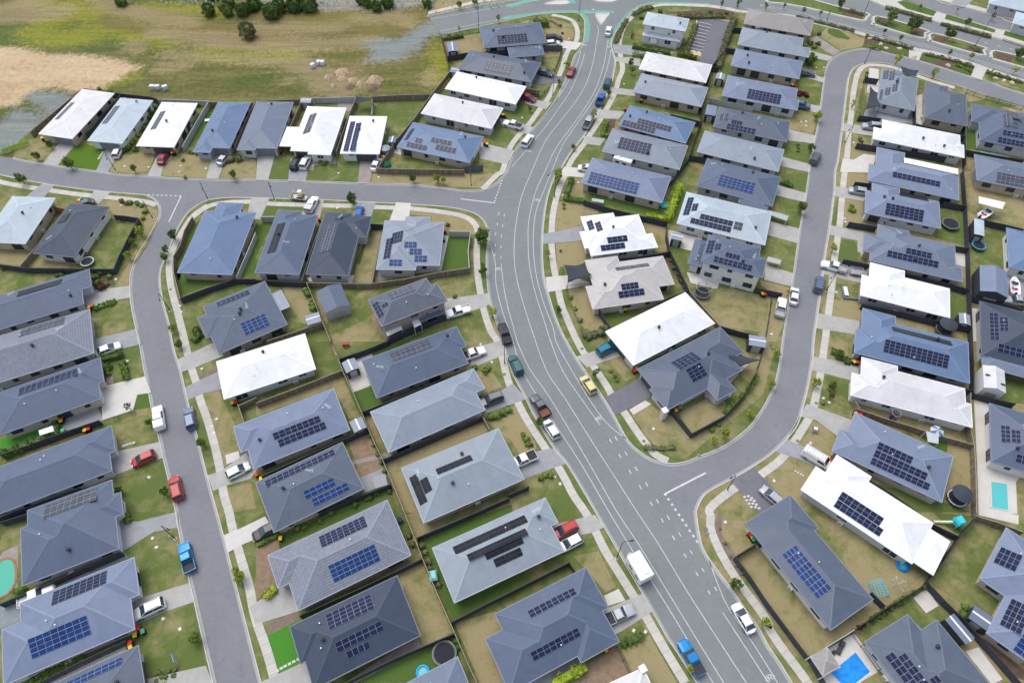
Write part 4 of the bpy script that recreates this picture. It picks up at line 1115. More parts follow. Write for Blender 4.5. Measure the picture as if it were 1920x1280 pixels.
HDATA = '''1:O:0:q:625 268,852 305,548 632,280 612
2:P:1:a:905 738,1150 755,915 1070,650 1062
3:W:0:a:1220 770,1485 776,1305 1090,1010 1108
4:B:5:a:1650 762,1862 778,1735 1112,1592 1107,1578 1142,1440 1142
5:G:2:z:483 191,548 192,521 279,480 277,477 282,443 281
6:W:1:b:395 803,672 808,562 1160,390 1158,397 1135,250 1130
7:W:1:b:715 870,973 878,932 1150,622 1155
8:B:0:b:1190 922,1690 1025,1612 1225,1048 1100
9:O:2:b:1345 715,1838 800,1778 980,1235 838
10:W:2:b:1520 548,2005 640,1965 795,1410 655
11:R:2:b:1605 388,2130 462,2065 632,1525 505
12:S:0:c:-248 205,195 168,275 330,-205 352
13:P:1:c:1010 90,1325 145,1300 240,992 180
14:O:0:c:1010 393,1502 488,1450 622,955 517
15:L:0:c:960 548,1462 660,1425 808,925 690
16:B:3:c:885 785,1385 930,1290 1062,800 952
17:V:2:c:775 968,1312 1095,1262 1268,655 1138
18:M:0:g:600 -100,1185 50,1128 240,525 95
19:W:2:g:518 347,758 318,770 350,945 333,1008 477,1050 472,1092 573,598 638,575 578,545 582,512 460,552 455
20:E:4:g:540 672,788 645,803 682,1130 645,1218 850,1095 865,1138 962,610 1035,552 870,618 860
21:W:2:k:732 -102,1302 -353,1505 -160,890 218
22:R:2:k:948 205,1560 -105,1740 80,1640 125,1722 215,1605 280,1678 362,1545 440,1462 360,1168 505,1022 365,1050 350
23:N:0:d:-150 70,352 152,302 268,-178 178
24:L:2:d:-190 210,265 285,255 345,320 372,298 432,-228 335
25:M:0:d:-235 368,250 460,240 598,-280 490
26:M:2:d:-300 570,215 662,212 745,232 750,218 832,-342 715
27:R:2:d:-360 808,155 905,148 1072,-415 945
28:L:2:d:-470 988,105 1115,90 1300,-532 1130
29:S:5:z:1322 298,1460 330,1450 392,1312 345
30:P:1:g:1310 160,1935 310,1905 562,1242 392
31:S:1:g:1475 478,1862 580,1850 640,1905 672,1880 800,1425 680
32:V:2:d:848 520,1018 540,1015 570,1135 590,1085 835,825 765
33:R:0:d:1182 632,1350 640,1352 695,1495 700,1482 945,1172 882
34:S:2:d:1530 800,2060 860,2030 1140,1583 1050,1590 925,1522 905
35:W:2:d:860 895,1440 1020,1438 1085,1470 1090,1466 1178,788 1045,795 960,858 965
36:G:0:h:1565 -105,2100 -30,2080 170,1555 70
37:M:0:h:820 -175,1024 -132,1022 -65,1425 25,1430 220,760 75,752 -50,808 -40
38:M:2:h:785 92,985 135,985 195,1285 215,1288 440,728 310,735 150,780 155
39:G:0:h:825 402,1058 455,1052 488,1400 562,1405 715,1455 722,1452 832,765 675,765 612,715 600,722 470,822 492
40:W:5:h:768 690,1024 752,1020 803,1360 885,1362 1105,706 932,695 780,762 795
41:B:5:l:710 -250,955 -185,952 -130,1500 8,1508 312,650 82,662 -95,705 -85
42:O:1:l:705 115,970 190,968 220,1478 360,1475 460,1525 470,1525 635,620 405,632 240,700 250
43:M:4:l:655 532,1382 862,1305 1205,488 822,535 655,600 680
44:W:2:z:1570 854,1633 893,1628 902,1748 981,1710 1056,1505 919,1528 873,1547 886
45:R:1:z:1485 931,1533 989,1526 995,1636 1121,1559 1181,1394 978
46:R:1:p:1045 768,1150 885,1262 810,1700 1330,1240 1650,732 968
47:M:4:p:1795 130,2300 440,1985 1145,1635 905,1782 632,1580 488
49:S:1:l:1655 470,2200 610,2180 1040,1685 912
50:D:2:h:1590 990,2150 1110,2130 1510,1605 1400
51:B:1:h:1785 420,2150 520,2200 820,1815 722
53:P:0:e:85 190,415 210,180 555,-130 525
54:D:1:e:512 258,832 260,545 655,260 612
55:S:2:e:662 740,690 868,612 890,628 1010,-300 1270,-380 1050
56:T:5:i:668 -245,706 105,-350 395,-420 90
57:S:4:i:745 125,785 300,738 312,758 440,30 675,-60 402
58:S:2:i:838 628,862 822,826 835,834 985,-100 1310,-180 1010
59:S:1:z:210 900,212 928,226 923,231 962,215 969,225 1028,44 1095,38 991,55 985,50 957
60:M:1:m:998 332,1050 612,975 645,1012 887,35 1277,10 880,158 818,155 690
61:R:2:m:1040 995,1095 1400,300 1750,220 1370
62:B:0:e:1535 305,1612 303,1638 240,1822 245,1800 312,1925 315,1730 777,1335 766
63:S:2:f:160 305,345 298,332 330,468 335,318 780,-5 765
64:D:2:f:520 315,722 318,718 338,868 345,828 500,768 498,685 788,375 777
65:L:2:f:960 375,1118 378,1125 350,1305 345,1300 388,1420 390,1365 712,1205 708,1190 748,912 738
66:R:3:z:382 571,495 531,540 605,409 666,398 630,386 633,372 596,386 590
68:U:3:f:840 968,1275 808,1308 858,1358 845,1432 975,945 1165
69:W:2:z:409 675,571 628,591 688,418 752
70:S:3:j:795 155,1490 -115,1585 30,1535 50,1597 175,905 408
71:M:4:z:440 800,626 727,654 806,478 877,463 842,450 848
72:R:4:z:470 905,644 832,681 916,523 992
73:L:1:j:850 545,1625 195,1715 350,1650 380,1722 530,1003 805
74:K:4:z:753 880,936 800,980 900,795 978
75:T:4:n:90 318,985 -85,1157 315,320 740,250 530,165 568
76:D:0:n:255 855,1058 478,1230 918,430 1330,375 1112,335 1132
77:K:4:z:811 1031,1021 930,1045 979,1034 985,1058 1037,852 1124
78:S:4:z:930 1151,1099 1062,1139 1139,1130 1144,1160 1203,1090 1240,1082 1228,955 1300,912 1197,942 1181
79:G:2:n:1130 1280,1512 1085,1640 1400,1260 1600
80:O:1:o:740 1280,985 1165,1090 1400,840 1530
81:P:2:z:1862 -14,1950 2,1940 26,1852 6
82:P:2:z:1905 22,1990 44,1985 66,1900 44'''
FLAT = {'7': 8, '1': 14, '2': 14, '3': 14, '14': 16, '37': 20}
TWO = {'13', '31', '68'}
FRONT = {'16': 24, '33': 28}
for l in HDATA.split('\n'):
    i_, rk, wl, t_, s_ = l.split(':')
    house(i_, rk, int(wl), t_, s_, pitch=FLAT.get(i_, 21), st=2 if i_ in TWO else 1)
# lower wings
house('13', 'P', 1, 'c', '1003 186,1290 245,1245 318,988 262', parent_h='13', pitch=20)
house('6', 'W', 1, 'b', '232 952,338 957,278 1100,180 1093', parent_h='6', pitch=6, walls=False, eave=2.4)
house('12', 'S', 5, 'c', '-20 352,228 345,238 408,-30 442', parent_h='12', pitch=16, eave=2.5)
house('31', 'S', 1, 'g', '1370 515,1460 535,1425 715,1322 702', parent_h='31', pitch=18)
house('68', 'S', 3, 'f', '1215 1080,1385 1025,1418 1062,1235 1130', parent_h='68', pitch=18, eave=2.6)
house('44', 'W', 2, 'z', '1733 986,1780 1013,1750 1077,1706 1048', parent_h='44', pitch=5, eave=2.6, walls=False)
house('50', 'G', 2, 'l', '1605 78,2100 190,2090 330,1610 168', parent_h='50', pitch=8, eave=2.5, walls=False)
house('29', 'S', 5, 'g', '1712 188,1925 235,1915 290,1700 245', parent_h='29', pitch=10, eave=2.4, walls=False)
house('66', 'L', 3, 'f', '95 910,208 915,250 1038,130 1050', parent_h='66', pitch=4, eave=2.4, walls=False)
house('20', 'E', 4, 'g', '745 1045,798 955,868 1028,830 1050', parent_h='20', pitch=20, eave=2.7) if False else None
SOL = '''1:g:q:575 355,530 380,393 505,440 485
2:g:a:912 785,868 802,745 938,800 915
3:g:a:1250 818,1205 850,1110 985,1172 955
6:g:b:463 835,408 868,342 1008,400 992
7:n:b:715 913,752 908,685 1130,645 1135
7:n:b:758 923,795 918,740 1125,695 1130
8:k:b:1200 950,1180 975,1095 1058,1125 1040
8:n:b:1200 1032,1250 1042,1240 1075,1190 1065
8:n:b:1135 1060,1285 1095,1275 1130,1125 1098
8:n:b:1320 1028,1470 1062,1460 1095,1308 1062
8:n:b:1355 1080,1505 1115,1492 1155,1342 1118
11:g:b:1725 460,1925 487,1905 565,1705 520
12:n:b:1808 268,2030 250,2038 312,1815 332
16:n:c:835 903,1080 955,1068 998,820 942
16:n:c:945 890,1200 945,1192 985,935 928
17:n:c:810 1025,1050 1080,1025 1165,795 1110
18:b:g:590 5,955 95,935 178,565 90
19:n:g:555 382,600 368,622 435,578 448
19:n:g:617 392,662 378,683 443,640 458
19:n:g:712 500,862 482,870 528,720 545
19:n:g:662 562,842 536,852 580,672 603
20:g:g:772 728,1020 690,1032 712,785 748
20:n:g:818 850,945 832,952 880,825 898
20:n:g:795 908,988 880,997 930,805 957
22:n:k:1190 160,1350 75,1422 130,1265 212
22:n:k:1305 208,1412 155,1467 245,1360 312
26:n:d:-145 665,105 712,85 785,-160 735
27:n:d:-305 925,-90 968,-97 1010,-315 968
27:n:d:-270 895,-190 912,-195 942,-278 925
27:g:d:-348 848,-290 858,-310 905,-370 895
29:b:g:1560 30,1825 92,1808 175,1542 108
30:n:g:1320 200,1365 200,1328 333,1282 330
30:n:g:1360 245,1400 248,1385 302,1342 300
30:n:g:1415 320,1660 380,1650 420,1408 358
30:n:g:1345 350,1650 425,1635 465,1335 390
30:g:g:1675 378,1735 395,1720 450,1658 435
31:n:g:1475 522,1525 525,1500 620,1452 615
31:n:g:1530 545,1575 548,1560 595,1515 590
31:n:g:1605 608,1712 635,1705 672,1598 645
31:n:g:1518 637,1805 712,1795 755,1510 682
32:g:d:868 530,908 530,900 592,860 590
32:g:d:914 535,955 532,945 600,905 598
32:g:d:965 585,990 582,982 628,960 628
32:g:d:880 660,922 655,915 710,875 715
32:g:d:935 632,975 632,970 682,930 688
32:g:d:840 675,865 672,858 745,835 748
34:n:d:1765 975,1950 1010,1940 1045,1760 1010
34:n:d:1730 1028,1960 1070,1950 1105,1720 1072
34:g:d:1765 862,1810 852,1820 940,1768 948
34:g:d:1822 842,1870 838,1875 882,1825 888
34:g:d:1830 922,1875 915,1882 962,1832 965
36:g:h:1720 5,1960 60,1950 135,1712 85
37:n:h:940 5,1295 85,1288 122,932 45
38:n:h:890 238,1172 300,1160 388,876 325
38:k:h:985 155,1205 205,1195 228,978 180
39:n:h:1040 575,1232 620,1225 662,1032 618
39:n:h:902 592,1282 685,1275 732,890 640
41:n:l:880 -15,1365 100,1345 205,865 75
41:k:l:940 -110,1380 0,1375 25,930 -82
43:n:l:835 750,1092 868,1072 918,812 803
43:n:l:810 808,1200 988,1182 1040,788 860
43:n:l:785 866,1220 1068,1198 1118,763 912
44:n:z:1580 920,1657 971,1649 986,1571 935
44:n:z:1571 936,1657 992,1649 1005,1562 949
45:b:p:205 240,480 570,375 648,100 320
46:n:p:872 1078,935 1045,1215 1400,1150 1440
46:n:p:975 1080,1030 1048,1290 1390,1230 1425
46:n:p:1205 1250,1265 1215,1350 1320,1290 1355
47:n:p:1752 255,1915 330,1850 445,1687 370
47:n:p:1835 645,1990 720,1890 920,1730 832
47:b:p:1925 910,2050 980,1960 1120,1833 1022
49:n:l:1745 630,1812 630,1825 760,1750 750
49:n:l:1822 660,1892 665,1900 760,1830 755
49:n:l:1868 845,1960 865,1945 925,1852 900
50:n:h:1660 1062,1725 1068,1738 1270,1665 1265
50:n:h:1735 1098,1800 1095,1808 1200,1740 1198
50:n:l:1730 15,2000 80,1990 150,1722 70
54:k:e:545 310,515 325,405 405,455 382
55:k:e:480 805,440 850,110 950,150 905
56:g:e:495 1090,470 1145,130 1250,165 1195
57:n:i:155 345,592 200,568 255,128 405
59:g:z:80 950,185 912,178 934,84 973
60:n:m:803 430,795 520,378 712,402 598
60:b:m:640 762,685 905,250 1102,198 965
61:b:m:920 1080,912 1140,490 1325,505 1268
63:k:f:165 395,220 390,140 605,78 622
64:g:f:530 395,612 405,550 605,470 610
65:n:f:1038 458,1118 450,1080 540,1000 548
65:n:f:985 505,1040 502,992 655,948 665
65:b:f:1112 532,1205 532,1205 578,1112 576
65:b:f:1150 584,1243 584,1243 630,1150 628
65:b:f:1188 635,1282 636,1282 684,1188 682
65:b:f:998 665,1095 666,1095 714,998 712
66:b:z:450 605,497 588,506 610,459 628
66:n:z:404 567,466 545,470 551,408 574
68:g:f:978 920,1170 855,1195 895,1010 965
68:n:f:870 1000,915 978,962 1080,920 1105
68:n:f:940 1010,980 982,990 1000,955 1032
70:g:j:1000 98,1290 -15,1325 35,1025 152
71:n:j:120 690,470 552,490 598,140 742
71:n:j:158 740,512 600,530 648,180 795
72:n:j:60 1030,590 820,600 862,70 1075
72:b:j:350 1115,580 1025,600 1080,372 1180
72:b:j:410 1175,688 1060,702 1115,435 1232
74:k:j:1345 960,1605 845,1625 882,1368 1000
74:k:j:1145 1025,1195 992,1290 1190,1235 1230
74:k:j:1225 1050,1275 1008,1325 1105,1272 1143
75:n:n:468 180,810 28,838 108,490 262
75:b:n:535 395,890 242,935 365,585 522
76:n:n:520 768,855 612,890 718,548 885
76:n:n:588 975,938 812,962 885,612 1050
76:n:n:670 1045,840 965,865 1015,695 1098
77:k:z:848 1027,982 963,989 976,856 1040
77:k:z:874 1040,985 989,990 1000,881 1052
77:k:z:907 1034,976 1002,983 1017,913 1050
77:k:z:924 1049,975 1025,981 1040,931 1063
78:n:o:112 740,460 562,485 605,145 797
78:n:o:135 1050,492 860,515 920,165 1122'''
for l in SOL.split('\n'):
    i_, k_, t_, s_ = l.split(':'); solar(i_, k_, pairs(s_), t_)
# ================================================================ WORDING: every label names its own thing
ORD = ['first', 'second', 'third', 'fourth', 'fifth', 'sixth', 'seventh', 'eighth', 'ninth', 'tenth', 'eleventh', 'twelfth']
ROWS = [("in the upper left row", '1 2 3 4 5 6 7'), ("down main road's upper left side", '12 11 10 9 8'), ("down main road's right side", '13 14 15 16 17 18 19 20 21 22'),
        ("down right street's left side", '23 24 25 26 27 28 29 30 31'), ("down right street's right side", '32 35 37 38 39 40 41 42 43 44 45 46'), ("down the right edge", '33 34 36 51 50 49 47'),
        ("down the left edge", '53 54 55 56 57 58 59 60 61'), ("in the central top row", '62 63 64 65'), ("down left street's right side", '66 69 71 72 75 76 79'),
        ("down main road's lower left side", '68 70 73 74 77 78 80'), ("in the top right corner", '81 82')]
PHR = {}
for w_, ids in ROWS:
    for k, i_ in enumerate(ids.split()): PHR[i_] = ORD[k]+' {}'+w_
NUM = ['no', 'one', 'two', 'three', 'four', 'five', 'six']
for i_, h in HOUSES.items():
    ns = h.get('ns', 0); sol = 'no solar panels' if not ns else ('one solar array' if ns == 1 else NUM[min(ns, 6)]+' solar arrays')
    tag(h['o'], '%s roofed house with %s, %s' % (RNAME[h['rk']], sol, PHR[i_].format('')), 'house', 'houses on the estate')
LAB = []
def near_house(p):
    return min(HOUSES, key=lambda i: (HOUSES[i]['c'].xy-Vector((p[0], p[1]))).length)
def lab(o, base, cat, group=None, rel='beside', pos=None):
    pos = pos or o.location; LAB.append([o, base, cat, group, rel, Vector((pos[0], pos[1], 0))])
def finish_labels():
    D = {}
    for e in LAB:
        e.append(near_house(e[5])); D.setdefault((e[1], e[6]), []).append(e)
    for (base, hid), L in D.items():
        n = len(L); X = [PX(e[5]) for e in L]
        hor = max(x[0] for x in X)-min(x[0] for x in X) >= max(x[1] for x in X)-min(x[1] for x in X)
        order = sorted(range(n), key=lambda i: X[i][0 if hor else 1])
        for r, i in enumerate(order):
            o, b, cat, grp, rel, pos, _ = L[i]; a, z_ = ('left', 'right') if hor else ('top', 'bottom')
            if n == 1: pre = ''
            elif n == 2: pre = (('left ', 'right ') if hor else ('upper ', 'lower '))[r]
            else: pre = (a+'most ') if r == 0 else ((z_+'most ') if r == n-1 else ORD[r]+' from '+a+' ')
            s = pre+b+' '+rel+' the '+PHR[hid].format('house ')
            if len(s.split()) > 16: s = pre+b+' '+rel+' '+PHR[hid].format('house ').replace('in the ', 'in ').replace('down the ', 'down ')
            tag(o, s, cat, grp)
# ================================================================ FENCES
def fence_mat(name, a, b_, board):
    m, nt, b = new_mat(name, .75, .2); uv = nt.nodes.new('ShaderNodeUVMap').outputs[0]; sx = nt.nodes.new('ShaderNodeSeparateXYZ'); nt.links.new(uv, sx.inputs[0])
    fl = mth(nt, 'FLOOR', mth(nt, 'DIVIDE', sx.outputs[0], board)); wn = N(nt, 'ShaderNodeTexWhiteNoise', noise_dimensions='1D'); nt.links.new(fl, wn.inputs['W'])
    gap = mth(nt, 'LESS_THAN', mth(nt, 'FRACT', mth(nt, 'DIVIDE', sx.outputs[0], board)), .1)
    c = ramp(nt, wn.outputs['Value'], [(0, a), (1, b_)]); c = mixc(nt, .5, c, ramp(nt, noise(nt, 3, 4, .7), [(.3, (.7, .7, .7)), (.7, (1.25, 1.25, 1.25))]), 'MULTIPLY')
    nt.links.new(mixc(nt, mth(nt, 'MULTIPLY', gap, .6), c, tuple(q*.3 for q in a)), b.inputs['Base Color']); return m
FM = {'k': fence_mat('fence_charcoal', (.05, .056, .075), (.06, .067, .088), .35), 't': fence_mat('fence_timber', (.16, .125, .095), (.27, .22, .17), .14),
      'g': fence_mat('fence_light', (.4, .42, .43), (.46, .47, .48), .35), 'o': fence_mat('fence_orange_timber', (.32, .14, .06), (.42, .2, .09), .14), 's': fence_mat('fence_slate', (.1, .115, .14), (.125, .14, .165), .35)}
FN = {'k': 'charcoal metal fence', 't': 'weathered timber paling fence', 'g': 'pale grey metal fence', 'o': 'orange timber fence', 's': 'slate metal fence', 'w': 'black open rail fence', 'p': 'low timber post fence'}
POSTM = {'k': M_DARKMETAL, 't': plain('timber_post', (.3, .26, .21), .85, .2), 'g': M_GREYMETAL, 'o': plain('post_orange', (.35, .17, .08), .85, .2), 's': M_DARKMETAL}
PM = {}
def post_mesh(k, h):
    if (k, h) not in PM:
        bm = bmesh.new(); box(bm, (0, 0, h/2), (.1, .1, h)); me = bpy.data.meshes.new('post'); bm.to_mesh(me); bm.free(); me.materials.append(POSTM[k]); PM[(k, h)] = me
    return PM[(k, h)]
def fence(k, segs, h=1.7):
    L = []
    for t, s in segs: L += [P(t, x, y, GZ+h) for x, y in pairs(s)]
    L = [Vector((v.x, v.y, 0)) for v in L]; c = L[len(L)//2-1].lerp(L[len(L)//2], .5) if len(L) == 2 else L[len(L)//2].copy()
    root = empty('fence', (c.x, c.y, GZ)); L = [v-Vector((c.x, c.y, 0)) for v in L]
    kk = {'w': 'k', 'p': 't'}.get(k, k)
    bm = bmesh.new(); uvl = bm.loops.layers.uv.new('UVMap'); u = 0
    if k in 'wp':
        for a, b_ in zip(L, L[1:]):
            d = (b_-a); n = max(1, int(d.length/.28)); rz = math.atan2(d.y, d.x)
            for z in ((.15, h-.15) if k == 'w' else (h*.5, h-.08)): box(bm, ((a+b_)/2).to_tuple()[:2]+(z,), (d.length, .04, .05), rz)
            if k == 'w':
                for i in range(n): p = a.lerp(b_, (i+.5)/n); box(bm, (p.x, p.y, h/2), (.03, .02, h-.1), rz)
    else:
        A, B = offs(L, .03), offs(L, -.03)
        for i in range(len(L)-1):
            ln = (L[i+1]-L[i]).length
            for Q, fl in ((A, 1), (B, 0)):
                q = [(Q[i], 0), (Q[i+1], 0), (Q[i+1], h), (Q[i], h)]; uu = [u, u+ln, u+ln, u]
                if fl: q = q[::-1]; uu = uu[::-1]
                f = bm.faces.new([bm.verts.new((p.x, p.y, z)) for p, z in q])
                for lp, x in zip(f.loops, uu): lp[uvl].uv = (x, lp.vert.co.z)
            u += ln
        for Q0, Q1 in ((A, B),):
            for i in range(len(L)-1): bm.faces.new([bm.verts.new((p.x, p.y, h)) for p in (B[i], B[i+1], A[i+1], A[i])])
    mesh('panel', bm, FM[kk], root)
    if k not in 'wp':
        bm = bmesh.new(); A, B, = offs(L, .055), offs(L, -.055)
        for i in range(len(L)-1):
            v = [bm.verts.new((p.x, p.y, z)) for z in (h-.05, h+.03) for p in (B[i], B[i+1], A[i+1], A[i])]
            for f in ((4, 5, 6, 7), (0, 1, 5, 4), (2, 3, 7, 6)): bm.faces.new([v[q] for q in f])
        mesh('top_rail', bm, POSTM[kk], root)
    n_ = 0
    for a, b_ in zip(L, L[1:]):
        ln = (b_-a).length; n = max(1, round(ln/2.4))
        for i in range(n+(b_ is L[-1])):
            p = a.lerp(b_, i/n); o = inst('post', post_mesh(kk, round(h+.06, 2)), root, (p.x, p.y, 0), math.atan2((b_-a).y, (b_-a).x)); n_ += 1
    lab(root, FN[k], 'fence', 'boundary fences', pos=(c.x, c.y, 0)); return root
FENCES = '''t:q:625 266,515 350,240 575,225 592
k:q:625 263,850 298,905 303,1130 328,1180 343
k:q:905 305,870 350,760 470,690 560,640 600
g:q:1180 345,1560 358
g:q:1562 362,1480 500,1365 700
t:q:1565 365,1900 372
t:b:0 758,340 745
t:q:1915 360,1850 480,1760 700
t:b:335 770,255 950,165 1120
g:b:425 735,745 728
t:b:750 735,700 850,600 1140
t:b:872 725,1100 712,1315 708
g:b:872 745,868 855
t:b:1315 708,1200 870,1060 1040,925 1235
t:b:1450 540,1315 708
k:b:1390 262,1415 350,1432 425,1450 540
w:b:1390 258,1530 235,1670 215
k:b:1430 425,1500 410,1600 395
k:b:1700 392,1890 378
t:b:900 1262,1200 1270,1560 1275
s:b:1560 1255,1700 1240
w:c:375 365,350 450,318 520,205 505
s:c:230 345,378 345
t:c:70 655,205 680,180 690
w:c:278 640,215 715,175 700
k:c:1660 210,1600 370,1500 495,1470 650
k:c:1465 660,1430 800,1415 915,1370 1040,1330 1170
k:g:1330 -100,1210 60,1170 100
k:c:1150 850,1240 870,1425 915
k:c:1655 207,1730 215
k:c:1598 362,1680 370
k:c:1495 498,1555 508
g:c:1485 735,1650 770,1815 800
k:c:1330 1165,1460 1190
k:g:540 222,740 285,945 335,1170 385
k:g:1168 385,1158 470,1185 600,1250 730,1325 892
t:g:1330 895,1440 1030,1562 1165
k:g:800 662,1000 640,1185 606
k:g:1325 895,1160 960,990 1065
k:g:655 1042,735 1170
p:g:402 880,440 990,500 1120,545 1235
p:g:410 860,620 835
k:g:1565 1165,1700 1205,1860 1240
k:g:1830 880,2030 920
w:h:40 910,10 1130,-15 1260,-25 1290
k:k:1195 500,1350 690
k:k:1350 690,1600 555,1740 400,1850 200
w:k:1850 200,1872 120,1890 40
k:h:1468 -10,1490 260,1508 580
k:h:1510 585,1520 880,1530 1180
k:l:1530 -90,1545 180,1545 385
t:l:1522 385,1515 640,1548 770,1560 1000,1565 1280
k:d:670 1075,820 1100,1100 1140,1340 1180
k:h:655 85,775 100
k:h:1320 235,1490 265
k:h:610 385,820 420
k:h:1405 565,1508 582
k:h:570 665,760 705
k:h:1020 770,1360 850,1510 890
k:h:710 1000,1000 1060,1280 1130,1528 1178
k:l:970 205,1250 280,1540 370
t:l:660 500,860 570,1090 640,1270 700,1550 775
t:l:650 440,690 500
s:l:765 1040,930 1140,1110 1270
k:p:1110 -10,1230 85,1440 185
k:p:1575 30,1500 110,1440 185,1320 360,1200 520
k:d:685 868,850 890
k:d:730 580,830 595
p:d:730 590,700 740,690 870
k:d:1105 720,1110 950
k:d:1110 928,1300 980,1480 1025
k:d:1490 700,1480 950,1485 1230
w:d:1500 668,1560 690,1740 745,1920 795
k:d:1490 1125,1700 1165,1920 1200
k:h:1620 370,1780 405,1920 440
k:h:1530 940,1700 985,1920 1040
k:l:1548 390,1730 440,1860 465
t:p:1568 30,1740 80,1920 150
k:p:1200 525,1330 665,1470 800
k:p:1470 800,1690 1040,1900 1280
k:p:1190 535,870 730,650 880
g:p:650 880,470 990,325 1078
k:p:322 1080,440 1290
k:o:1680 335,1800 500,1920 680
k:p:0 680,150 880,300 1080
k:o:1680 330,1840 232
k:p:780 600,880 700
w:p:645 890,720 990,850 1175
k:e:-20 700,200 730,620 735
k:e:620 735,850 738,890 640,960 500,1037 358
k:e:1035 355,940 340,850 333
t:e:400 395,280 560,150 712
o:e:385 265,480 285
k:i:0 850,350 725,740 590
p:i:750 600,1000 515
k:i:-20 1330,300 1210,600 1100
k:m:0 75,220 5
k:m:-10 690,300 560,640 410
s:m:300 1270,600 1120,940 962
t:e:1440 345,1380 450,1350 560,1300 640
t:e:1298 645,1300 760,1350 958
k:e:1345 958,1550 880,1760 812,1920 812
k:f:0 818,200 832,378 838
t:f:378 838,850 848
t:f:850 848,1100 815,1350 765,1600 728
g:f:1600 728,1590 600,1608 458,1450 455
g:e:1915 465,1850 620,1770 800
g:f:35 345,135 345
t:f:497 372,420 580,342 825
t:f:942 480,910 640,868 842
k:f:858 400,950 404
t:f:378 838,460 1040,560 1280,600 1380
t:j:560 0,610 110,655 235,730 390,800 550
t:j:800 550,870 720,950 888
t:j:950 888,1010 1030,1110 1275
t:n:1110 -5,1180 170,1248 345
t:n:1248 345,1350 590,1490 905
t:n:1490 905,1570 1090,1660 1290
t:f:495 1138,300 1205,80 1275
t:j:0 462,300 350,650 212
k:f:1420 1083,1220 1165,990 1268
k:j:625 130,830 60,990 -5
k:j:790 530,1090 410,1400 280
k:j:940 890,1300 735,1700 562
t:j:1700 562,1752 660
k:j:40 1010,420 835,835 655
k:j:470 1282,720 1180,1010 1068
k:n:325 775,780 570,1248 345
w:n:155 170,180 268
k:n:640 1290,1050 1090,1490 905
k:n:1205 190,1560 40,1900 -110
k:k:-30 1150,125 1085
k:n:1465 822,1700 700,1920 590
k:o:0 590,200 490,430 373
k:o:430 373,475 445
w:o:790 1000,890 1200
t:i:1782 470,1830 605
t:i:1790 480,1920 420
k:m:640 415,900 300'''
for l in FENCES.split('\n'):
    k, t_, s_ = l.split(':'); fence(k, [(t_, s_)], 1.0 if k == 'p' else (1.3 if k == 'w' else 1.65))
# ================================================================ PLANTS
def leaf_mat(name, a, b_):
    m, nt, b = new_mat(name, .7, .15); info = nt.nodes.new('ShaderNodeObjectInfo'); g = nt.nodes.new('ShaderNodeNewGeometry')
    f = noise(nt, 1.6, 4, .7)
    c = ramp(nt, mth(nt, 'ADD', mth(nt, 'MULTIPLY', f, .7), mth(nt, 'MULTIPLY', g.outputs['Random Per Island'], .3)), [(.3, a), (.7, b_)])
    c = mixc(nt, .35, c, ramp(nt, info.outputs['Random'], [(0, (.7, .75, .7)), (1, (1.3, 1.2, 1.1))]), 'MULTIPLY')
    nt.links.new(c, b.inputs['Base Color'])
    b.inputs['Transmission Weight'].default_value = 0
    return m
LM = {'g': leaf_mat('leaves_green', (.085, .15, .03), (.22, .3, .07)), 'y': leaf_mat('leaves_yellow_green', (.22, .28, .04), (.46, .5, .09)), 'd': leaf_mat('leaves_dark', (.055, .1, .026), (.15, .22, .06)),
      'l': leaf_mat('leaves_lime', (.2, .3, .02), (.42, .52, .06)), 'o': leaf_mat('leaves_olive', (.1, .115, .05), (.22, .225, .11)), 'r': leaf_mat('leaves_red', (.08, .02, .025), (.18, .05, .04))}
M_TRUNK = plain('tree_bark', (.16, .12, .09), .9, .25, 6)
CM = {}
def leafquad(bm, p, s, rng, mi=0):
    a = Vector((rng.uniform(-1, 1), rng.uniform(-1, 1), rng.uniform(-.3, 1))).normalized(); u = a.orthogonal().normalized(); u.rotate(Matrix.Rotation(rng.uniform(0, 6.28), 3, a)); v = a.cross(u)
    q = [p+u*s, p+v*s*.5, p-u*s, p-v*s*.5]; f = bm.faces.new([bm.verts.new(x) for x in q]); f.material_index = mi
def crown_mesh(k, var, dens='n'):
    key = (k, var, dens)
    if key in CM: return CM[key]
    rng = random.Random(var*7+3); bm = bmesh.new()      # unit radius crown
    nc, nl, sz = {'n': (26, 38, .15), 's': (13, 26, .15), 'b': (60, 60, .11), 'h': (14, 44, .2)}[dens]
    for _ in range(nc):
        while True:
            c = Vector((rng.uniform(-1, 1), rng.uniform(-1, 1), rng.uniform(-.85, 1)))
            if .25 < c.length < (.8 if dens != 'b' else .86): break
        if dens == 'b': c = c.normalized()*rng.uniform(.55, .86)
        cr = rng.uniform(.2, .36)
        for _ in range(nl):
            d = Vector((rng.gauss(0, 1), rng.gauss(0, 1), rng.gauss(0, 1))).normalized()*cr*rng.uniform(.35, 1)
            leafquad(bm, c+d, sz*rng.uniform(.6, 1.2), rng)
    if dens == 'b' or dens == 'h':
        bmesh.ops.create_icosphere(bm, subdivisions=2, radius=.68)
    me = bpy.data.meshes.new('crown'); bm.to_mesh(me); bm.free(); me.materials.append(LM[k]); CM[key] = me; return me
TM = {}
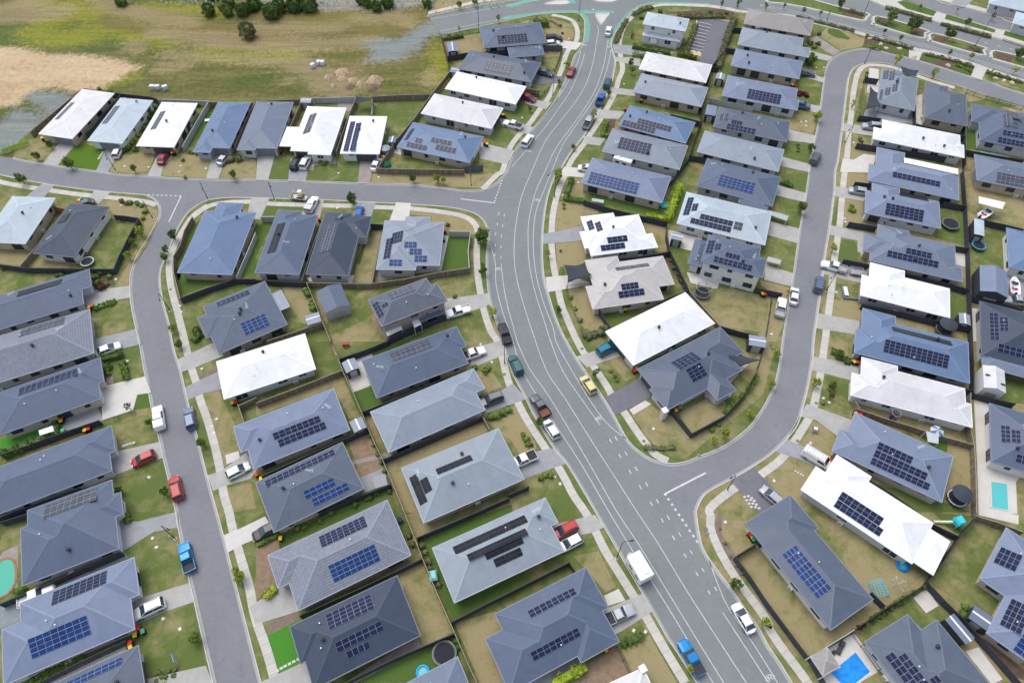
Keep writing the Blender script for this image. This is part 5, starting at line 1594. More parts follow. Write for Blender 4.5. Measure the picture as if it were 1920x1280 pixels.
def trunk_mesh(var):
    if var in TM: return TM[var]
    rng = random.Random(var); bm = bmesh.new()           # 1 m clear stem, limbs into a unit crown centred at z=1.7
    tube(bm, [(0, 0, -.1), (rng.uniform(-.03, .03), 0, .5), (0, rng.uniform(-.04, .04), 1.0), (0, 0, 1.9)], [.075, .06, .05, .02], 7)
    for i in range(6):
        a = i*1.05+rng.uniform(-.3, .3); z = .85+.1*i; tube(bm, [(0, 0, z), (math.cos(a)*.35, math.sin(a)*.35, z+.35), (math.cos(a)*.7, math.sin(a)*.7, z+.6)], [.035, .025, .008], 5)
    me = bpy.data.meshes.new('trunk'); bm.to_mesh(me); bm.free(); me.materials.append(M_TRUNK); TM[var] = me; return me
TN = {'g': 'green', 'y': 'yellow-green', 'd': 'dark green', 'o': 'olive', 'l': 'lime', 'r': 'dark red'}
cnt = [0]
def tree(t, x, y, r4, k, sparse=False, bush=False, label=None):
    cnt[0] += 1; var = cnt[0] % 5; z = GZ+1.8; p = P(t, x, y, z)
    px, py = pix(t, x, y); dep = (p-Vector((0, 0, HC))).dot(Vector((0, cp, -sp))); r = r4/4/FPX*dep
    if bush:
        z = r*.75; p = P(t, x, y, z); o = empty('bush', (p.x, p.y, 0), cnt[0]*1.3); me = crown_mesh(k, var, 'b')
        a = inst('crown', me, o, (0, 0, z)); q_ = random.Random(cnt[0]*5); a.scale = (r*q_.uniform(.95, 1.25), r*q_.uniform(.9, 1.2), r*q_.uniform(.85, 1.2)); b_ = inst('trunk', trunk_mesh(var), o, (0, 0, -.1)); b_.scale = (r*.5,)*3
        return o, r
    z = GZ+1.25*r+.55; p = P(t, x, y, z); o = empty('street_tree', (p.x, p.y, GZ), cnt[0]*1.7)
    me = crown_mesh(k, var, 's' if sparse else 'n'); a = inst('crown', me, o, (0, 0, z-GZ)); q_ = random.Random(cnt[0]*3); a.scale = (r*q_.uniform(.95, 1.3), r*q_.uniform(.9, 1.2), r*q_.uniform(1.1, 1.5)); a.rotation_euler = (q_.uniform(-.25, .25), q_.uniform(-.25, .25), 0)
    b_ = inst('trunk', trunk_mesh(var), o, (0, 0, 0)); s = (z-GZ)/1.7; b_.scale = (s, s, s)
    lab(o, label or '%s%s tree' % ('sparse ' if sparse else 'small ', TN[k]), 'tree', 'young trees on verges and lawns'); return o, r
TREES = '''q:505 810 40 g,265 765 26 g,998 858 25 g,367 680 25 d,150 930 38 g,1740 900 30 g
f:720 205 40 d,1175 50 26 d,1355 52 28 y,1405 68 22 y,1700 485 56 g,1698 735 32 g,1770 1060 40 y*
e:1290 475 40 d,1240 585 28 g,1225 637 30 g,1290 1178 32 y,1045 450 36 y,955 630 30 y,985 520 24 g
i:1335 15 32 g,1510 752 40 g,955 478 32 o*,1112 603 26 g,1225 1125 40 g,890 1110 32 g
m:1782 468 54 y,1453 942 42 g
k:208 600 36 g,632 232 42 g*,1790 530 28 y,1520 735 28 y,1605 682 34 y
l:70 85 30 y,25 315 28 y,368 305 34 y,485 325 24 g,480 395 26 g,540 85 34 g
o:1685 542 48 g,1900 820 40 y*,1340 1150 42 y*
p:0 830 30 y
h:255 270 38 g,498 572 26 y,160 905 24 y*
g:350 30 46 y,272 615 26 y*,350 1040 28 g
c:412 488 30 y*,355 612 18 g,895 462 22 d,897 520 24 g*,728 690 20 g,612 855 34 y*,460 1095 18 g,130 800 24 o*
d:935 118 38 g,1105 175 44 d,1375 245 38 d,1900 385 40 d,555 20 28 d,272 75 20 o*,398 95 16 o*,878 230 16 g,1003 278 18 g,1370 388 18 g,1530 415 18 y,975 440 32 y*,1255 545 30 y*,1425 70 14 y*,1145 40 16 g*,1700 120 20 o*,1505 160 22 g,640 775 22 y*,375 860 32 y,330 1105 26 g,125 40 14 o*,1870 95 18 y*,1680 540 20 y*,1860 520 22 y*,330 440 34 g,1490 480 14 o*
c:1575 22 20 o*,1705 20 24 g*,1910 40 20 g*
b:1523 30 20 g,1820 135 18 g*,1523 212 14 y*,1640 12 20 g'''
for l in TREES.split('\n'):
    t_, s_ = l.split(':')
    for q in s_.split(','):
        x, y, r_, k = q.split(); tree(t_, float(x), float(y), float(r_), k[0], '*' in k)
i = 0
for t_, s_ in (('a', '905 8 42 d,1560 78 50 d,1702 85 46 g,1660 58 28 g,1815 75 52 d,1715 18 44 d,1850 232 66 o,1895 40 50 d,1590 -40 50 d'), ('b', '110 85 62 d,105 122 28 o,172 48 52 d,282 46 56 d,400 46 56 d,345 14 50 d,835 18 44 d,900 50 44 d,985 15 52 d,1282 26 38 d,780 0 36 d,15 30 40 d')):
    for q in s_.split(','):
        x, y, r_, k = q.split(); o, r = tree(t_, float(x), float(y), float(r_), k, bush=True); i += 1
        lab(o, '%s bush' % {'d': 'dark green', 'g': 'rounded green', 'o': 'olive'}[k], 'bush', 'bushes on the waste ground', rel='far behind')
# low shrubs in beds: tile:colour:radius m: points
SHR = '''q:d:.6:1030 690,1352 600
q:g:.5:1440 745,1480 750,1420 738,1390 930,1370 800
q:o:1.0:1730 790,1790 790
b:g:.6:480 1215,505 1225,530 1215
b:d:.5:640 740,665 742,690 745,712 745,640 755
b:g:.5:650 900,665 920
c:r:.4:365 190,378 250
c:d:.7:1490 90,1610 95,970 130,1110 85
d:g:.9:280 340,320 320,350 350,290 440,320 470,345 430
d:r:.7:240 690,265 700,290 712,235 710
d:g:.5:225 1080,225 1105,222 1130
d:d:.7:378 325,385 250
d:o:.5:690 1040,700 1055,745 545,740 570
h:g:.6:628 270,640 300,620 290
h:d:.5:100 85,140 95,170 102
l:d:.9:500 75,530 100,570 125,600 150
l:g:.5:410 460
g:d:.5:1190 672,1215 728,1245 775,1268 825,1300 870
g:g:.5:445 950,478 1035,512 1120
g:o:.9:580 1240,620 1225,665 1210,700 1180,560 1220
g:g:.4:365 600,390 250,390 280
g:d:.8:800 190
k:g:.6:85 700,105 730,120 770,250 1000,290 1000,215 1020
k:r:.4:148 775
k:o:.4:740 220,770 260,790 290
k:g:.5:1500 660,1550 620
l:o:.6:487 320,470 360
e:g:.8:720 790,750 760,800 755,820 790,730 840,790 850,700 800
e:r:.8:768 868,750 880
e:g:.6:820 985,780 1000,720 1030,850 980
e:g:.7:975 235,1030 245,1060 260,1085 305,1070 355
e:o:.6:910 225,950 240,650 630
e:d:.8:1460 1260,1490 1230,1470 1200
e:r:.5:1470 1180,1490 1200
e:d:.6:20 735,430 785,460 780
f:g:.8:370 890,385 920,420 1000,430 1030
f:d:.7:60 1255,110 1235,160 1225,200 1205
f:o:.6:1490 938
f:d:.5:1440 405
i:d:.8:770 200,800 190,410 600,415 650,420 690
i:g:.6:925 160,930 200,935 240,940 265,800 210,810 240
i:d:.7:40 830,120 800,200 770,260 740,330 710,380 690
j:g:.45:852 705,880 775,910 845,938 905,965 970
j:g:.8:1740 200,1720 220,1890 510,1850 530,1800 550,1760 560
j:d:.6:1230 320,1180 350,1000 1120,900 1130,830 1180,740 1220,850 1170
j:g:.5:1640 190
m:g:.7:960 60,950 30,160 570,130 590
m:g:.5:400 1180,450 1150,520 1110,580 1090,320 1230,240 1260,480 1150
m:g:.35:1170 1260,1210 1230,1265 1190,1310 1180,1240 1230,1190 1200,1300 1220
m:l:.35:1170 1290,1230 1290
n:y:.7:75 620,100 600,130 575
n:g:.6:480 65,310 120,360 110,560 5
n:o:.6:1240 250,1265 300,1290 360,1300 420,1370 540,1150 180,1170 240
n:d:.6:1500 960,1520 1010
o:d:.7:840 985,880 965,920 950,960 930
o:g:.5:470 250,510 235
o:g:.3:1640 330,1680 400,1720 460,1600 230,1560 120
p:g:.5:1100 600,1040 640,1010 660,970 680,1170 560
p:d:.5:930 715,880 745,830 775,790 800
p:g:.6:1480 710,1465 760
p:r:.4:690 860,720 845
a:d:.9:1170 800,1140 850,1120 880,1100 930,1080 960
a:y:.7:1035 1010,1010 1040,985 1070,960 1090
a:d:.9:1010 1120,960 1110,930 1120
a:g:.7:740 670,760 690,800 690,830 690
a:d:.8:1385 770,1430 775,1480 780'''
for l in SHR.split('\n'):
    t_, k, r_, s_ = l.split(':')
    for x, y in pairs(s_):
        cnt[0] += 1; r = float(r_)*random.Random(cnt[0]).uniform(.85, 1.2); p = P(t_, x, y, GZ+r*.6); o = inst('shrub', crown_mesh(k, cnt[0] % 4, 'h'), None, (p.x, p.y, GZ+r*.55), cnt[0]*.9)
        o.scale = (r*1.1, r*1.1, r*.9); lab(o, 'low %s shrub' % TN[k], 'shrub', 'garden shrubs')
HEDGES = '''g:l:1.7:1.8:1268 85,1240 150,1220 210,1190 290,1170 345
g:l:1.3:1.4:1160 345,1080 330,1010 318
g:d:1.1:1.1:455 40,430 110,400 200
g:d:.9:1.0:405 200,470 210,540 218
c:d:1.2:1.2:905 335,1000 350,1100 368,1190 385
c:d:1.5:1.3:1245 385,1310 395,1385 420
c:d:1.2:2.0:160 145,220 148,280 152
c:o:1.4:1.0:1385 170,1345 280,1300 390
c:o:1.6:1.6:1680 110,1640 200,1610 290,1585 380,1555 480
c:o:1.6:1.0:1240 110,1400 115,1600 110
c:o:1.2:.8:905 105,980 65,1060 45
c:o:1.2:.8:865 140,820 210,780 310
c:g:1.1:1.0:905 400,960 405,1020 420
c:g:1.2:1.2:715 900,690 950,680 1000
c:g:1.0:1.0:700 1000,770 1010
k:g:.8:.9:1848 250,1800 320,1740 395,1670 455,1600 525
i:g:1.0:1.0:905 140,925 200,945 270
i:d:1.1:1.3:755 120,830 100,910 75
i:d:1.4:1.6:0 835,120 795,230 745,330 705,405 670
o:l:1.4:1.8:310 1280,400 1230,480 1185,560 1150
b:d:.9:1.1:1400 278,1480 268,1555 255
m:g:1.3:.8:260 1255,400 1180,520 1120,620 1085
n:g:.9:.8:0 240,90 195,180 148
n:y:1.1:1.0:65 630,140 565
e:g:.9:.7:700 1020,780 1000,860 975
h:d:1.1:.8:65 65,130 85,190 105
k:o:.9:.5:990 790,1120 795,1230 790
d:o:1.0:.6:210 118,420 168,650 228
d:o:1.0:.6:735 262,900 305,1090 360
d:o:1.0:.6:1175 395,1370 440,1550 495
d:o:1.0:.6:885 50,1060 95,1230 145
d:o:1.0:.6:1300 170,1480 220,1680 270
d:o:1.0:.6:1640 530,1780 570,1920 615
d:o:1.2:.5:590 70,660 85,720 105
d:o:1.0:.5:830 145,860 165,890 180
d:o:1.0:.5:1540 340,1560 370,1600 380
d:g:.8:.5:1410 480,1470 500,1530 535
d:g:.8:.5:745 345,820 350,880 370
p:d:.8:.6:1060 630,960 690,860 760,770 810'''
for l in HEDGES.split('\n'):
    t_, k, w_, h_, s_ = l.split(':'); w_, h_ = float(w_), float(h_); L = [P(t_, x, y, GZ+h_) for x, y in pairs(s_)]; L = [Vector((v.x, v.y, 0)) for v in L]
    rng = random.Random(s_); c = L[len(L)//2]; bm = bmesh.new()
    for a, b_ in zip(L, L[1:]):
        d = b_-a; n = int(d.length*w_*60); nn = Vector((-d.y, d.x, 0)).normalized()
        for _ in range(n):
            u, v, z = rng.random(), rng.uniform(-.5, .5), rng.random()
            if rng.random() < .6: z = rng.uniform(.8, 1.05)
            elif rng.random() < .7: v = rng.choice((-.5, .5))*rng.uniform(.9, 1.1)
            wob = 1+.25*math.sin(u*d.length*2.1+a.x*3)
            leafquad(bm, a+d*u+nn*v*w_*wob-c+Vector((0, 0, z*h_*wob)), rng.uniform(.12, .24), rng)
        m_ = (a+b_)/2-c; box(bm, (m_.x, m_.y, h_*.38), (d.length, w_*.7, h_*.76), math.atan2(d.y, d.x))
    o = mesh('hedge', bm, LM[k], loc=(c.x, c.y, GZ)); lab(o, '%s hedge row' % TN[k], 'hedge', 'hedges and bed planting')
# ================================================================ VEHICLES
def paint(name, col, metal=.0):
    k = ('paint', name)
    if k in MC: return MC[k]
    m, nt, b = new_mat('paint_'+name, .4, .3); b.inputs['Metallic'].default_value = metal
    b.inputs['Coat Weight'].default_value = .35; b.inputs['Coat Roughness'].default_value = .1
    f = noise(nt, 2, 3, .6); nt.links.new(ramp(nt, f, [(.3, tuple(q*.94 for q in col)), (.7, col)]), b.inputs['Base Color']); MC[k] = m; return m
PC = {'white': (.78, .78, .78), 'red': (.42, .025, .03), 'dark red': (.28, .02, .035), 'silver': (.42, .44, .46), 'black': (.018, .019, .022), 'grey': (.1, .11, .125), 'blue': (.015, .11, .38), 'light blue': (.01, .2, .48),
      'slate blue': (.12, .16, .26), 'teal': (.01, .09, .11), 'turquoise': (.015, .18, .26), 'green teal': (.03, .11, .12), 'yellow': (.66, .58, .24)}
M_TYRE = plain('tyre', (.02, .02, .022), .9, .1); M_RIM = plain('alloy_rim', (.4, .41, .42), .35, .05, metal=.6); M_PLAST = plain('black_trim', (.03, .03, .033), .7, .1)
m, nt, b = new_mat('headlamp_lens', .1, .6); b.inputs['Base Color'].default_value = (.6, .62, .65, 1); M_HEAD = m
m, nt, b = new_mat('tail_lamp_lens', .2, .5); b.inputs['Base Color'].default_value = (.35, .015, .015, 1); M_TAIL = m
def prof(bm, secs, L, zb=.26):
    rings = []
    for xf, zt, w_ in secs:
        x = xf*L; rings.append([bm.verts.new(c) for c in ((x, -w_*.92, zb), (x, -w_, zb+.25), (x, -w_, zt-.2), (x, -w_*.9, zt-.03), (x, -w_*.45, zt+.015), (x, w_*.45, zt+.015), (x, w_*.9, zt-.03), (x, w_, zt-.2), (x, w_, zb+.25), (x, w_*.92, zb))])
    for a, b_ in zip(rings, rings[1:]):
        for k in range(10): bm.faces.new((a[k], b_[k], b_[(k+1) % 10], a[(k+1) % 10]))
    bm.faces.new(rings[0]); bm.faces.new(rings[-1][::-1])
SEC = {'sedan': [(-.5, .62, .7), (-.49, .9, .78), (-.42, 1.0, .86), (-.2, 1.0, .91), (.1, .97, .91), (.25, .95, .9), (.38, .86, .87), (.465, .76, .8), (.5, .6, .66)],
       'hatch': [(-.5, .62, .74), (-.485, .95, .8), (-.4, 1.0, .87), (-.2, 1.0, .89), (.1, .98, .89), (.26, .96, .88), (.39, .86, .85), (.47, .74, .76), (.5, .6, .64)],
       'suv': [(-.5, .7, .78), (-.49, 1.05, .84), (-.4, 1.12, .93), (-.2, 1.12, .95), (.1, 1.1, .95), (.25, 1.08, .94), (.4, 1.0, .92), (.47, .92, .85), (.5, .7, .75)],
       'ute': [(-.17, 1.1, .9), (-.1, 1.12, .93), (.1, 1.12, .93), (.24, 1.1, .93), (.4, 1.02, .91), (.47, .94, .85), (.5, .7, .75)],
       'van': [(-.5, .8, .84), (-.49, 1.1, .92), (-.2, 1.15, .95), (.25, 1.15, .95), (.4, 1.05, .93), (.48, .85, .85), (.5, .7, .75)]}
GRN = {'sedan': (-.42, .27, -.25, .05, .97, 1.44, .82, .64), 'hatch': (-.49, .28, -.39, .05, .97, 1.48, .8, .63), 'suv': (-.495, .25, -.43, .05, 1.08, 1.72, .86, .7), 'ute': (-.16, .2, -.14, .07, 1.08, 1.74, .85, .68), 'van': (-.495, .38, -.485, .25, 1.1, 1.95, .9, .8)}
LEN = {'sedan': 4.6, 'hatch': 4.05, 'suv': 4.6, 'ute': 5.15, 'van': 5.0}
VM = {}
m, nt, b = new_mat('car_glass', .12, .6); b.inputs['Base Color'].default_value = (.035, .055, .07, 1); M_CGLASS = m
M_TUB = plain('tub_liner', (.05, .05, .055), .8, .15)
def vmesh(key, fn, mats):
    if key not in VM:
        bm = bmesh.new(); fn(bm); me = bpy.data.meshes.new(key[0]); bm.to_mesh(me); bm.free()
        for m_ in mats: me.materials.append(m_)
        VM[key] = me
    return VM[key]
def frustum(bm, x1, x2, x3, x4, z0, z1, w0, w1, mi=0):
    a = [bm.verts.new(c) for c in ((x1, -w0, z0), (x2, -w0, z0), (x2, w0, z0), (x1, w0, z0))]; b_ = [bm.verts.new(c) for c in ((x3, -w1, z1), (x4, -w1, z1), (x4, w1, z1), (x3, w1, z1))]
    for i in range(4): bm.faces.new((a[i], a[(i+1) % 4], b_[(i+1) % 4], b_[i])).material_index = mi
    bm.faces.new(b_).material_index = mi
def wheels(o, L, w_=.8, r=.33, xs=(-.31, .31), y0=None):
    def tf(bm): tube(bm, [(0, -.12, 0), (0, -.09, 0), (0, .09, 0), (0, .12, 0)], [r*.86, r, r, r*.86], 18)
    def rf(bm): tube(bm, [(0, -.13, 0), (0, .13, 0)], r*.6, 12)
    for xf in xs:
        for s in (-1, 1):
            wo = inst('wheel', vmesh(('wheel', r), tf, [M_TYRE]), o, (xf*L, s*w_, r)); inst('rim', vmesh(('rim', r), rf, [M_RIM]), wo)
def car(kind, colr, t, s, label, cat='car', tray='black', canopy=None, roofc=None, z0=GZ, group=None, extra=None):
    (x1, y1), (x2, y2) = pairs(s); A, B = P(t, x1, y1, z0+.7), P(t, x2, y2, z0+.7); c = (A+B)/2; d = B-A; L = LEN[kind]
    d.z = 0; o = empty(cat.split()[-1] if kind not in ('ute', 'van') else {'ute': 'utility_truck', 'van': 'van'}[kind], (c.x, c.y, z0+.012), math.atan2(d.y, d.x))
    pm = paint(colr, PC[colr], .0 if colr in ('white', 'red', 'yellow', 'black') else .4)
    def bf(bm):
        prof(bm, SEC[kind], L)
    bo = inst('body', vmesh(('body', kind, colr), bf, [pm]), o)
    g = GRN[kind]; G = [q*L for q in g[:4]]
    if kind == 'van':
        def gf(bm): frustum(bm, *G, *g[4:])
        inst('cabin', vmesh(('cabin', kind, colr), gf, [pm]), o)
        def wf(bm):
            n = Vector((g[5]-g[4], 0, G[1]-G[3])).normalized()*.012
            def ls(u, v): # windscreen point
                p = Vector((G[1]+(G[3]-G[1])*v, (g[6]+(g[7]-g[6])*v)*u, g[4]+(g[5]-g[4])*v)); return p+n
            bm.faces.new([bm.verts.new(ls(*q)) for q in ((-.88, .08), (.88, .08), (.88, .9), (-.88, .9))])
            for sgn in (-1, 1):
                for a, b_ in ((.05, .3),):
                    q = [Vector((x*L, sgn*(g[6]+(g[7]-g[6])*v+.012), g[4]+(g[5]-g[4])*v)) for x, v in ((a, .12), (b_+.03, .12), (b_-.06, .75), (a, .75))]
                    bm.faces.new([bm.verts.new(p) for p in (q if sgn < 0 else q[::-1])])
        inst('window_glass', vmesh(('window_glass', kind), wf, [M_GLASS]), o)
        def rf(bm):
            for i in range(7): box(bm, (-.4*L+i*.1*L, 0, 2.03), (.05, 1.3, .04))
            for s_ in (-1, 1): box(bm, (-.1*L, s_*.66, 2.03), (.62*L, .05, .05))
        inst('roof_rack', vmesh(('roof_rack', kind), rf, [M_GREYMETAL]), o)
    else:
        def gf(bm): frustum(bm, *G, g[4]-.02, g[5]-.03, g[6], g[7])
        inst('window_glass', vmesh(('window_glass', kind), gf, [M_CGLASS]), o)
        def rf(bm):
            frustum(bm, G[2]-.06, G[3]+.05, G[2]+.05, G[3]-.08, g[5]-.045, g[5]+.02, g[7]+.035, g[7]-.06)
            for s_ in (-1, 1):
                for xa, xb in ((G[0], G[2]), (G[1], G[3]), ((G[0]+G[1])/2, (G[2]+G[3])/2-.02)):
                    tube(bm, [(xa, s_*(g[6]+.005), g[4]-.02), (xb, s_*(g[7]+.005), g[5]-.02)], .035, 4)
        inst('roof', vmesh(('roof', kind, roofc or colr), rf, [pm if not roofc else paint(roofc, PC[roofc])]), o)
        if kind == 'suv':
            def rr(bm):
                for s_ in (-1, 1): tube(bm, [(G[2]+.2, s_*.6, g[5]+.06), (G[3]-.2, s_*.6, g[5]+.06)], .025, 5)
            inst('roof_rail', vmesh(('roof_rail', kind), rr, [M_PLAST]), o)
    if kind == 'ute':
        tm = {'black': M_PLAST, 'paint': M_TUB, 'red brown': plain('tray_liner', (.22, .09, .06), .8, .3), 'metal': M_GREYMETAL, 'dark': plain('tonneau', (.035, .037, .045), .6, .1), 'white': paint('white', PC['white'])}[tray]
        flatbed = tray in ('metal', 'red brown')
        def tf(bm):
            w_ = .95 if flatbed else .9
            for s_ in (-1, 1): box(bm, (-.335*L, s_*w_, .82), (.33*L, .06, .56))
            box(bm, (-.5*L+.03, 0, .82), (.06, 2*w_, .56)); box(bm, (-.17*L-.02, 0, .82), (.06, 2*w_, .56))
        inst('tray_side', vmesh(('tray_side', tray if flatbed else colr), tf, [M_GREYMETAL if tray == 'metal' else (M_PLAST if tray == 'red brown' else pm)]), o)
        def ff(bm): box(bm, (-.335*L, 0, 1.06 if tray in ('dark', 'black') else .75), (.325*L, 1.78, .06)); box(bm, (-.335*L, 0, .5), (.325*L, 1.5, .3))
        inst('tray', vmesh(('tray', tray), ff, [tm]), o)
        if canopy:
            def cf(bm): frustum(bm, -.5*L, -.175*L, -.485*L, -.19*L, 1.08, 1.75, .9, .82)
            inst('canopy', vmesh(('canopy', canopy), cf, [paint(canopy, PC[canopy])]), o)
    wheels(o, L, {'sedan': .8, 'hatch': .78, 'suv': .84, 'ute': .84, 'van': .85}[kind], .36 if kind in ('suv', 'ute') else .32)
    sc = SEC[kind]; wt = sc[-2][2]
    def hf(bm): box(bm, (0, 0, 0), (.16, .32, .14))
    for s_ in (-1, 1):
        inst('headlight', vmesh(('headlight', 0), hf, [M_HEAD]), o, (.475*L, s_*(wt-.22), .74), s_*-.35)
        inst('tail_light', vmesh(('tail_light', 0), hf, [M_TAIL]), o, (-.475*L, s_*(sc[1][2]-.2 if kind != 'ute' else .72), .86))
    tag(o, label, cat, group); return o
ZR = 0
CARS = '''hatch|white|q|868 770,895 712|0|small white hatchback parked on the second driveway in the upper left row|car
sedan|dark red|q|1208 812,1242 752|1|dark red sedan on the third driveway in the upper left row|car
sedan|silver|q|1656 815,1700 762|1|silver blue sedan on the fourth driveway in the upper left row|car
suv|black|b|282 1262,318 1188|0|black four-wheel drive beside a white car on the sixth upper left driveway|car
suv|white|b|355 1250,388 1185|0|white car beside a black four-wheel drive on the sixth upper left driveway|car
sedan|white|b|885 1262,918 1200|0|white sedan beside the timber fence on the brown driveway|car
ute|white|b|2010 960,1840 912|1|white flatbed utility truck behind the fourth house down main road's upper left side|utility truck
suv|black|c|285 292,352 288|1|black car tucked beside a white car at main road's upper left end|car
hatch|white|c|278 328,335 322|0|white car tucked beside a black car at main road's upper left end|car
sedan|white|c|718 258,730 205|1|white sedan driving down from the roundabout splitter island|car
sedan|dark red|c|432 562,458 510|1|red sedan parked at the kerb on main road's upper left side|car
sedan|grey|c|200 530,298 558|0|dark grey sedan on the dark driveway off main road's upper left side|car
hatch|dark red|c|90 722,158 745|0|dark red hatchback poking out from under a white roof|car
suv|green teal|c|708 652,725 595|1|muted teal car parked behind the bright blue utility truck|car
ute|blue|c|648 788,680 705|1|bright blue utility truck parked on main road's upper right kerb|utility truck|paint
ute|silver|c|553 955,592 882|1|silver grey utility truck parked on main road's right kerb beside a sparse tree|utility truck|dark
suv|white|c|92 1092,142 1018|1|white car parked at the left kerb of main road's upper bend|car
hatch|white|c|605 1268,510 1255|0|white car on the pale driveway beside the long white caravan|car
ute|white|f|400 292,438 218|1|white utility truck with grey canopy on the cross street driveway|utility truck|dark|silver
hatch|blue|f|770 335,778 290|1|bright blue hatchback nosed under the carport in the central top row|car
ute|white|f|1590 1035,1438 1078|1|white utility truck with pale tray parked on the lawn by a driveway|utility truck|white
ute|black|f|1888 1290,1842 1150|1|black utility truck parked above the teal car on main road's left kerb|utility truck
suv|green teal|k|52 228,5 125|1|dark teal car parked on main road's left kerb below a black utility truck|car
ute|grey|k|252 545,165 415|1|dark utility truck with a red-brown tray parked on main road|utility truck|red brown
hatch|white|k|328 708,262 605|1|white hatchback parked at main road's left kerb beside a round tree|car
ute|white|k|150 858,8 918|0|white dual cab utility truck with black tray cover on the wide driveway|utility truck
ute|white|j|1570 112,1682 72|1|white utility truck reversed to the garage of the second lower left house|utility truck
suv|grey|j|1835 408,1690 462|1|dark grey four-wheel drive nosed to the garage of the light grey roofed house|car
hatch|yellow|k|605 372,540 275|0|pale yellow hatchback parked on main road's right kerb|car
suv|turquoise|k|658 82,775 22|1|turquoise blue car on the driveway of the long white roofed house|car
sedan|grey|e|668 238,590 262|0|dark car mostly hidden behind the charcoal roof at the left edge|car
sedan|white|i|738 85,880 30|1|white sedan on a grey driveway beside a hedge, upper left street|car
ute|white|i|1202 645,1180 500|1|white utility truck with boxy white canopy parked on left street|utility truck|white|white
suv|slate blue|i|1440 648,1412 508|1|slate blue car parked at left street's right kerb|car
hatch|red|i|1148 845,1000 912|0|red hatchback on the sixth driveway down the left edge|car
suv|red|i|1345 1190,1300 1012|1|red four-wheel drive with roof rack parked on left street|car
hatch|white|i|1708 1008,1862 928|0|white hatchback with dark roof beside the paved strip on left street's right side|car
ute|light blue|m|1425 428,1378 248|0|vivid blue utility truck parked half on the verge of left street|utility truck|paint
suv|white|m|1225 675,1008 775|0|large white station wagon on the driveway below the vivid blue utility truck|car
ute|white|m|170 670,375 580|0|white utility truck parked along the gravel strip by the charcoal fence|utility truck|white
suv|black|n|155 108,5 178|0|black car nosed out beside the hedge on left street's right side|car
suv|red|o|470 98,315 172|0|red car on the driveway beside a white hatchback, lower main road|car
hatch|white|o|500 196,376 262|1|white hatchback on the driveway beside a red car, lower main road|car
ute|silver|o|705 812,898 725|0|silver utility truck with black tray at the lowest driveway on main road|utility truck|dark
sedan|white|o|1795 890,1680 698|0|white sedan with sunroof parked on the lower right kerb of main road|car
ute|light blue|o|1402 1195,1285 985|1|bright blue utility truck with a dark flat tray at the bottom of main road|utility truck|dark
hatch|silver|z|1461 942,1432 917|1|silver grey hatchback on the violet driveway at the right-hand junction|car
van|white|l|275 822,455 930|0|white van with a ladder rack parked on the driveway by a white roof|van
hatch|silver|h|740 162,612 140|0|silver white car on the third driveway down right street's right side|car
ute|white|h|565 740,422 700|0|white utility truck with a load box, hitched to a cage trailer|utility truck|metal
suv|slate blue|h|372 905,398 798|1|slate grey car parked at right street's right kerb|car
sedan|white|h|190 988,202 890|1|white sedan parked at right street's left kerb|car
ute|white|h|85 1085,108 965|0|white flatbed utility truck parked on the verge beside a white sedan|utility truck|metal
suv|grey|d|340 1215,370 1160|1|dark grey car parked alone at right street's left kerb|car
suv|slate blue|d|218 785,285 795|0|grey blue car on the driveway of the fourth house down right street|car
sedan|grey|d|262 545,320 552|0|dark car poking from the carport near the top of right street|car
suv|silver|d|845 955,712 942|0|silver white four-wheel drive on the driveway under the slate corner house|car
ute|silver|h|1920 985,1800 968|0|silver utility truck parked behind the big slate barn|utility truck'''
onroad = {'k|52', 'k|252', 'k|328', 'k|605', 'f|1888', 'i|1202', 'i|1440', 'i|1345', 'm|1425', 'o|1795', 'o|1402', 'h|372', 'h|190', 'd|340', 'c|718', 'c|432', 'c|708', 'c|648', 'c|553', 'c|92'}
for l in CARS.split('\n'):
    v = l.split('|'); z0 = 0.0 if v[2]+'|'+v[3].split()[0] in onroad else GZ+.05
    car(v[0], v[1], v[2], v[3], v[5], v[6], tray=v[7] if len(v) > 7 else 'black', canopy=v[8] if len(v) > 8 else None, z0=z0, group='vehicles parked on streets and driveways')
def place(name, t, a, b_, z0, ln=None):
    A, B = P(t, *a, z0+.7), P(t, *b_, z0+.7); c = (A+B)/2; d = B-A; return empty(name, (c.x, c.y, z0+.012), math.atan2(d.y, d.x)), d.length
